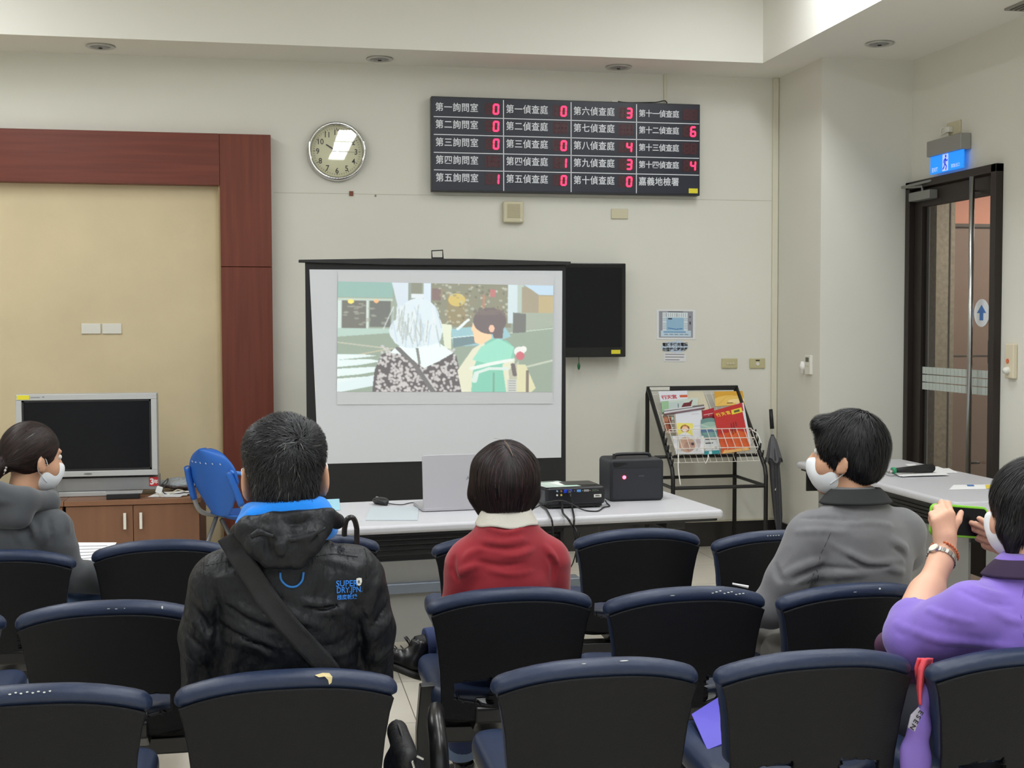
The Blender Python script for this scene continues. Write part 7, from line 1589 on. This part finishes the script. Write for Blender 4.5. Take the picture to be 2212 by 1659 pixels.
    # watch and bracelet
    ax = (lw-le)/np.linalg.norm(lw-le); s_ = np.cross(ax, (0, 1, 0)); s_ /= np.linalg.norm(s_); n_ = np.cross(s_, ax)
    def band(name, c, r_, rt, m, parent, bumps=24, sq=.85):
        f = MB()
        for k in range(bumps): a = 2*PI*k/bumps; p = c+s_*r_*math.cos(a)+n_*r_*sq*math.sin(a); tt = -s_*math.sin(a)+n_*math.cos(a)*sq; Rm = np.stack([tt, ax, np.cross(tt, ax)], 1); f.box(p, (2*PI*r_/bumps*.9, rt*2, .004), Matrix(Rm.tolist()))
        return f.build(name, m, parent, bevel=.001)
    wc = lw-ax*.030; wt = band('watch_band', wc, .0355, .007, STEEL, t, sq=1.)
    fc = wc-s_*.030*math.cos(.6)-n_*.030*.85*math.sin(.6)*-1
    sgn = np.array((-1., -.5, .2)); dn = sgn-ax*(sgn@ax); dn /= np.linalg.norm(dn); fc = wc+dn*.0365
    w_ = MB().cyl(fc-dn*.003, fc+dn*.004, .0135, n=28).build('watch_case', STEEL, wt, smooth=False); MB().cyl(fc+dn*.004, fc+dn*.005, .0115, n=28).build('watch_face', mat('watch_dial', (222, 218, 208), .2), wt)
    f = MB(); c2 = wc+ax*.022
    for k in range(30): a = 2*PI*k/30; p = c2+s_*.035*math.cos(a)+n_*.035*math.sin(a)+ax*.004*math.cos(a); f.lathe([(.0005, -.0035), (.003, -.0025), (.0038, 0), (.003, .0025), (.0005, .0035)], p, n=8)
    f.build('orange_bead_bracelet', mat('bead_orange', (196, 96, 50), .3), t, smooth=True)
    # trousers
    v = Vol(W(-.28, -.2, .08), W(.28, .60, .72), .008); v.cap(W(0, .0, .57), W(0, .0, .52), .17, .17, .03, sq=((0, 1, 0), .7))
    for q in (-1, 1): v.chain([W(q*.10, .0, .55), W(q*.14, .42, .53), W(q*.13, .46, .12)], [.098, .076, .052], .03)
    v.mesh('trousers', mat('trousers_dark', (34, 36, 48), .85), t)
    for q in (-1, 1): shoe(t, W(q*.13, .46, .112), (q*.1, 1, 0), (0, 0, 1), LEATH, SOLE)
purple()
# phone held sideways in a green case
pc_ = np.array((1.772, 3.045, 1.085)); Rp = Matrix.Rotation(.06, 3, 'Z') @ Matrix.Rotation(-.12, 3, 'X') @ Matrix.Rotation(.10, 3, 'Y')
t = thing('mobile_phone', 'phone in a bright green case held sideways by the woman in purple', 'phone', pc_)
def pf(u, v_, w_): return tuple(np.array(pc_)+np.array(Rp @ Vector((u, w_, v_))))
MB().prism(rrect(-.084, -.042, .084, .042, .016), pf, .012).build('green_case', mat('case_green', (130, 206, 50), .45), t, bevel=.003)
MB().prism(rrect(-.078, -.036, .078, .036, .011), lambda u, v_, w_: pf(u, v_, -.001+w_), .002).build('screen', SCN, t)
# ------------------------------------------------------------------ things left on and around the chairs
# cane handle over a far row chair
c = at(757, 1150, Y=4.44); x = c[0]
tag(MB().tube([(x+.024, 4.45, .50), (x+.022, 4.44, .85), (x+.020, 4.435, .905), (x+.008, 4.43, .935), (x-.012, 4.43, .930), (x-.020, 4.435, .90), (x-.021, 4.44, .872)], .0095, n=12, sub=6).build('walking_cane', mat('cane_dark', (36, 32, 32), .3), smooth=True), 'dark curved cane handle hooked over a far row chair beside the black jacket', 'cane')

# black zipped bag on the floor beside the man in the black jacket
p = np.array((.318, 2.93, .37)); t = thing('shoulder_bag', 'black zipped shoulder bag hanging at the right hip of the man in black', 'bag', p)
v = Vol(p+np.array((-.13, -.20, -.02)), p+np.array((.16, .20, .42)), .006); CLB = mat('bag_black', (24, 24, 28), .6, bump=(60, .5, (1, 1, 1), .006))
v.ell(p+np.array((0, 0, .10)), (.050, .16, .12), None, .02); v.cap(p+np.array((0, -.12, .05)), p+np.array((0, .12, .05)), .045, .045, .03); v.cap(p+np.array((-.012, -.11, .18)), p+np.array((-.012, .11, .18)), .034, .034, .05); v.cap(p+np.array((-.02, -.10, .26)), p+np.array((-.02, .10, .26)), .022, .022, .05)
v.plane(p+np.array((0, 0, .003)), (0, 0, -1), .01); cloth_noise(v, 71, .005, 9, 28); bg = v.mesh('bag_body', CLB, t)
f = MB(); a = p+np.array((-.010, -.128, .262)); f.tube([a, a+np.array((.004, .0, -.015)), a+np.array((.0, -.012, -.03))], .004, n=8); f.box(a+np.array((-.004, -.022, -.065)), (.006, .003, .045), Matrix.Rotation(.1, 3, 'Y')); f.box(a+np.array((.018, .0, .006)), (.018, .006, .005), Matrix.Rotation(.5, 3, 'Y')); f.build('zip_pull', STEEL, t, bevel=.001)
MB().tube([p+np.array((-.02, -.10, .276)), p+np.array((-.02, 0, .284)), p+np.array((-.02, .12, .276))], .005, n=6, sub=5).build('zipper', mat('zip_dark', (60, 60, 64), .4, metal=.6), t)

# violet folder lying on a nearest row seat
q = [at(1494, 1545, Y=2.93), at(1543, 1513, Y=2.99), at(1585, 1600, Y=2.92), at(1533, 1622, Y=2.85)]
q = [np.array((1.015, 2.945, .486)), np.array((1.10, 3.06, .492)), np.array((1.30, 2.90, .486)), np.array((1.22, 2.78, .482))]
q = [at(1494, 1545, Z=.60), at(1560, 1503, Z=.60), at(1620, 1585, Z=.577), at(1528, 1622, Z=.572)]
t = thing('paper_folder', 'violet paper folder resting on the seat of a nearest row chair', 'folder', np.mean(q, 0))
f = MB(); f.add(q+[p+np.array((0, 0, .003)) for p in q], [(3, 2, 1, 0), (4, 5, 6, 7)]+[(i, (i+1) % 4, 4+(i+1) % 4, 4+i) for i in range(4)]); f.build('cover', mat('folder_violet', (92, 84, 196), .6), t)
f = MB(); q2 = [p*.98+np.mean(q, 0)*.02-np.array((0, 0, .003)) for p in q]; f.add(q2+[p+np.array((0, 0, .002)) for p in q2], [(3, 2, 1, 0), (4, 5, 6, 7)]); f.build('back_cover', mat('folder_violet_dark', (60, 56, 150), .6), t)

# clothes bundled beside the woman in purple
def blob(name, lab, cat, m, chains, seed, amp=.006, h=.006):
    P_ = np.array([p for ch, r_ in chains for p in ch]); lo = P_.min(0)-.12; hi = P_.max(0)+.12
    v = Vol(lo, hi, h)
    for ch, r_ in chains: v.chain(ch, r_, .03, sq=((0, 1, 0), .6))
    cloth_noise(v, seed, amp, 10, 34, (1, 1, .5)); c_ = P_.mean(0); t_ = thing(name, lab, cat, c_); o = v.mesh('cloth', m, t_); return t_, o, v
A = lambda px, py, y: at(px, py, Y=y)
t, o, v = blob('plum_bag', 'plum coloured soft bag between the grey shirt man chair and the woman in purple', 'bag', mat('plum_cloth', (84, 52, 78), .8), [([A(1918, 1392, 3.02), A(1965, 1398, 3.02), A(2010, 1420, 3.0)], [.036, .050, .04]), ([A(1905, 1398, 3.04), A(1960, 1440, 3.02), A(1975, 1500, 3.0)], [.012, .04, .04])], 81)
t = thing('coral_cloth', 'coral pink cloth hanging between two nearest row chairs', 'cloth', A(1994, 1470, 2.68))
def coral(u, v):
    vy = 1422+100*v; xl = np.interp(vy, [1422, 1445, 1480, 1522], [1984, 1977, 1981, 1987]); xr = np.interp(vy, [1422, 1450, 1490, 1522], [2016, 2009, 1999, 1991])
    return A(xl+(xr-xl)*u, vy, 2.665+.012*math.sin(9*u+3*v)+.010*math.cos(5*u)+.02*(u-.5))
MB().grid(coral, 20, 24).build('cloth', mat('coral', (232, 84, 98), .85, bump=(90, .4)), t, smooth=True, solid=.006)
t, o, v = blob('purple_jacket', 'violet jacket with a dark lettered strip hanging beside the nearest row chair at the right', 'jacket', mat('jacket_violet', (128, 104, 190), .75), [([A(2012, 1440, 2.66), A(2002, 1500, 2.66), A(1988, 1570, 2.66), A(1982, 1640, 2.66), A(1982, 1710, 2.66)], [.007, .010, .020, .026, .030]), ([A(1976, 1580, 2.67), A(1968, 1620, 2.66), A(1968, 1700, 2.66)], [.010, .016, .022])], 83, .004, .004)
sp = [(1985, 1528), (1968, 1545), (1962, 1572), (1976, 1580), (1984, 1560), (1990, 1538)]
P_ = [v.hit(np.array((at(x, y, Y=2.62)[0], 2.5, at(x, y, Y=2.62)[2])), (0, 1, 0), .4) for x, y in sp]
yy = 2.628; P_ = [at(x, y, Y=yy) for x, y in sp]
MB().add(P_ + [p+np.array((0, .003, 0)) for p in P_], [(0, 1, 2, 3, 4, 5), (11, 10, 9, 8, 7, 6)]+[(i, i+6, (i+1) % 6+6, (i+1) % 6) for i in range(6)]).build('pale_strip', mat('strip_pale', (176, 172, 190), .7), t)
f = MB(); a0 = at(1962, 1572, Y=yy-.002); 
d_ = at(1989, 1530, Y=yy-.002)-a0; d_ /= np.linalg.norm(d_); u_ = np.array((-d_[2], 0, d_[0]))*-1
for k, ch in enumerate('NESE'): text(f, ch, .017, lambda u, w_, k=k: a0+d_*(.004+k*.0115+.010-u)+u_*(w_+.003-.0008*k), 'LEFT', .02)
f.build('lettering', INK, t)
C.objects.unlink(_to) if _to.name in C.objects else None
bpy.data.objects.remove(_to)
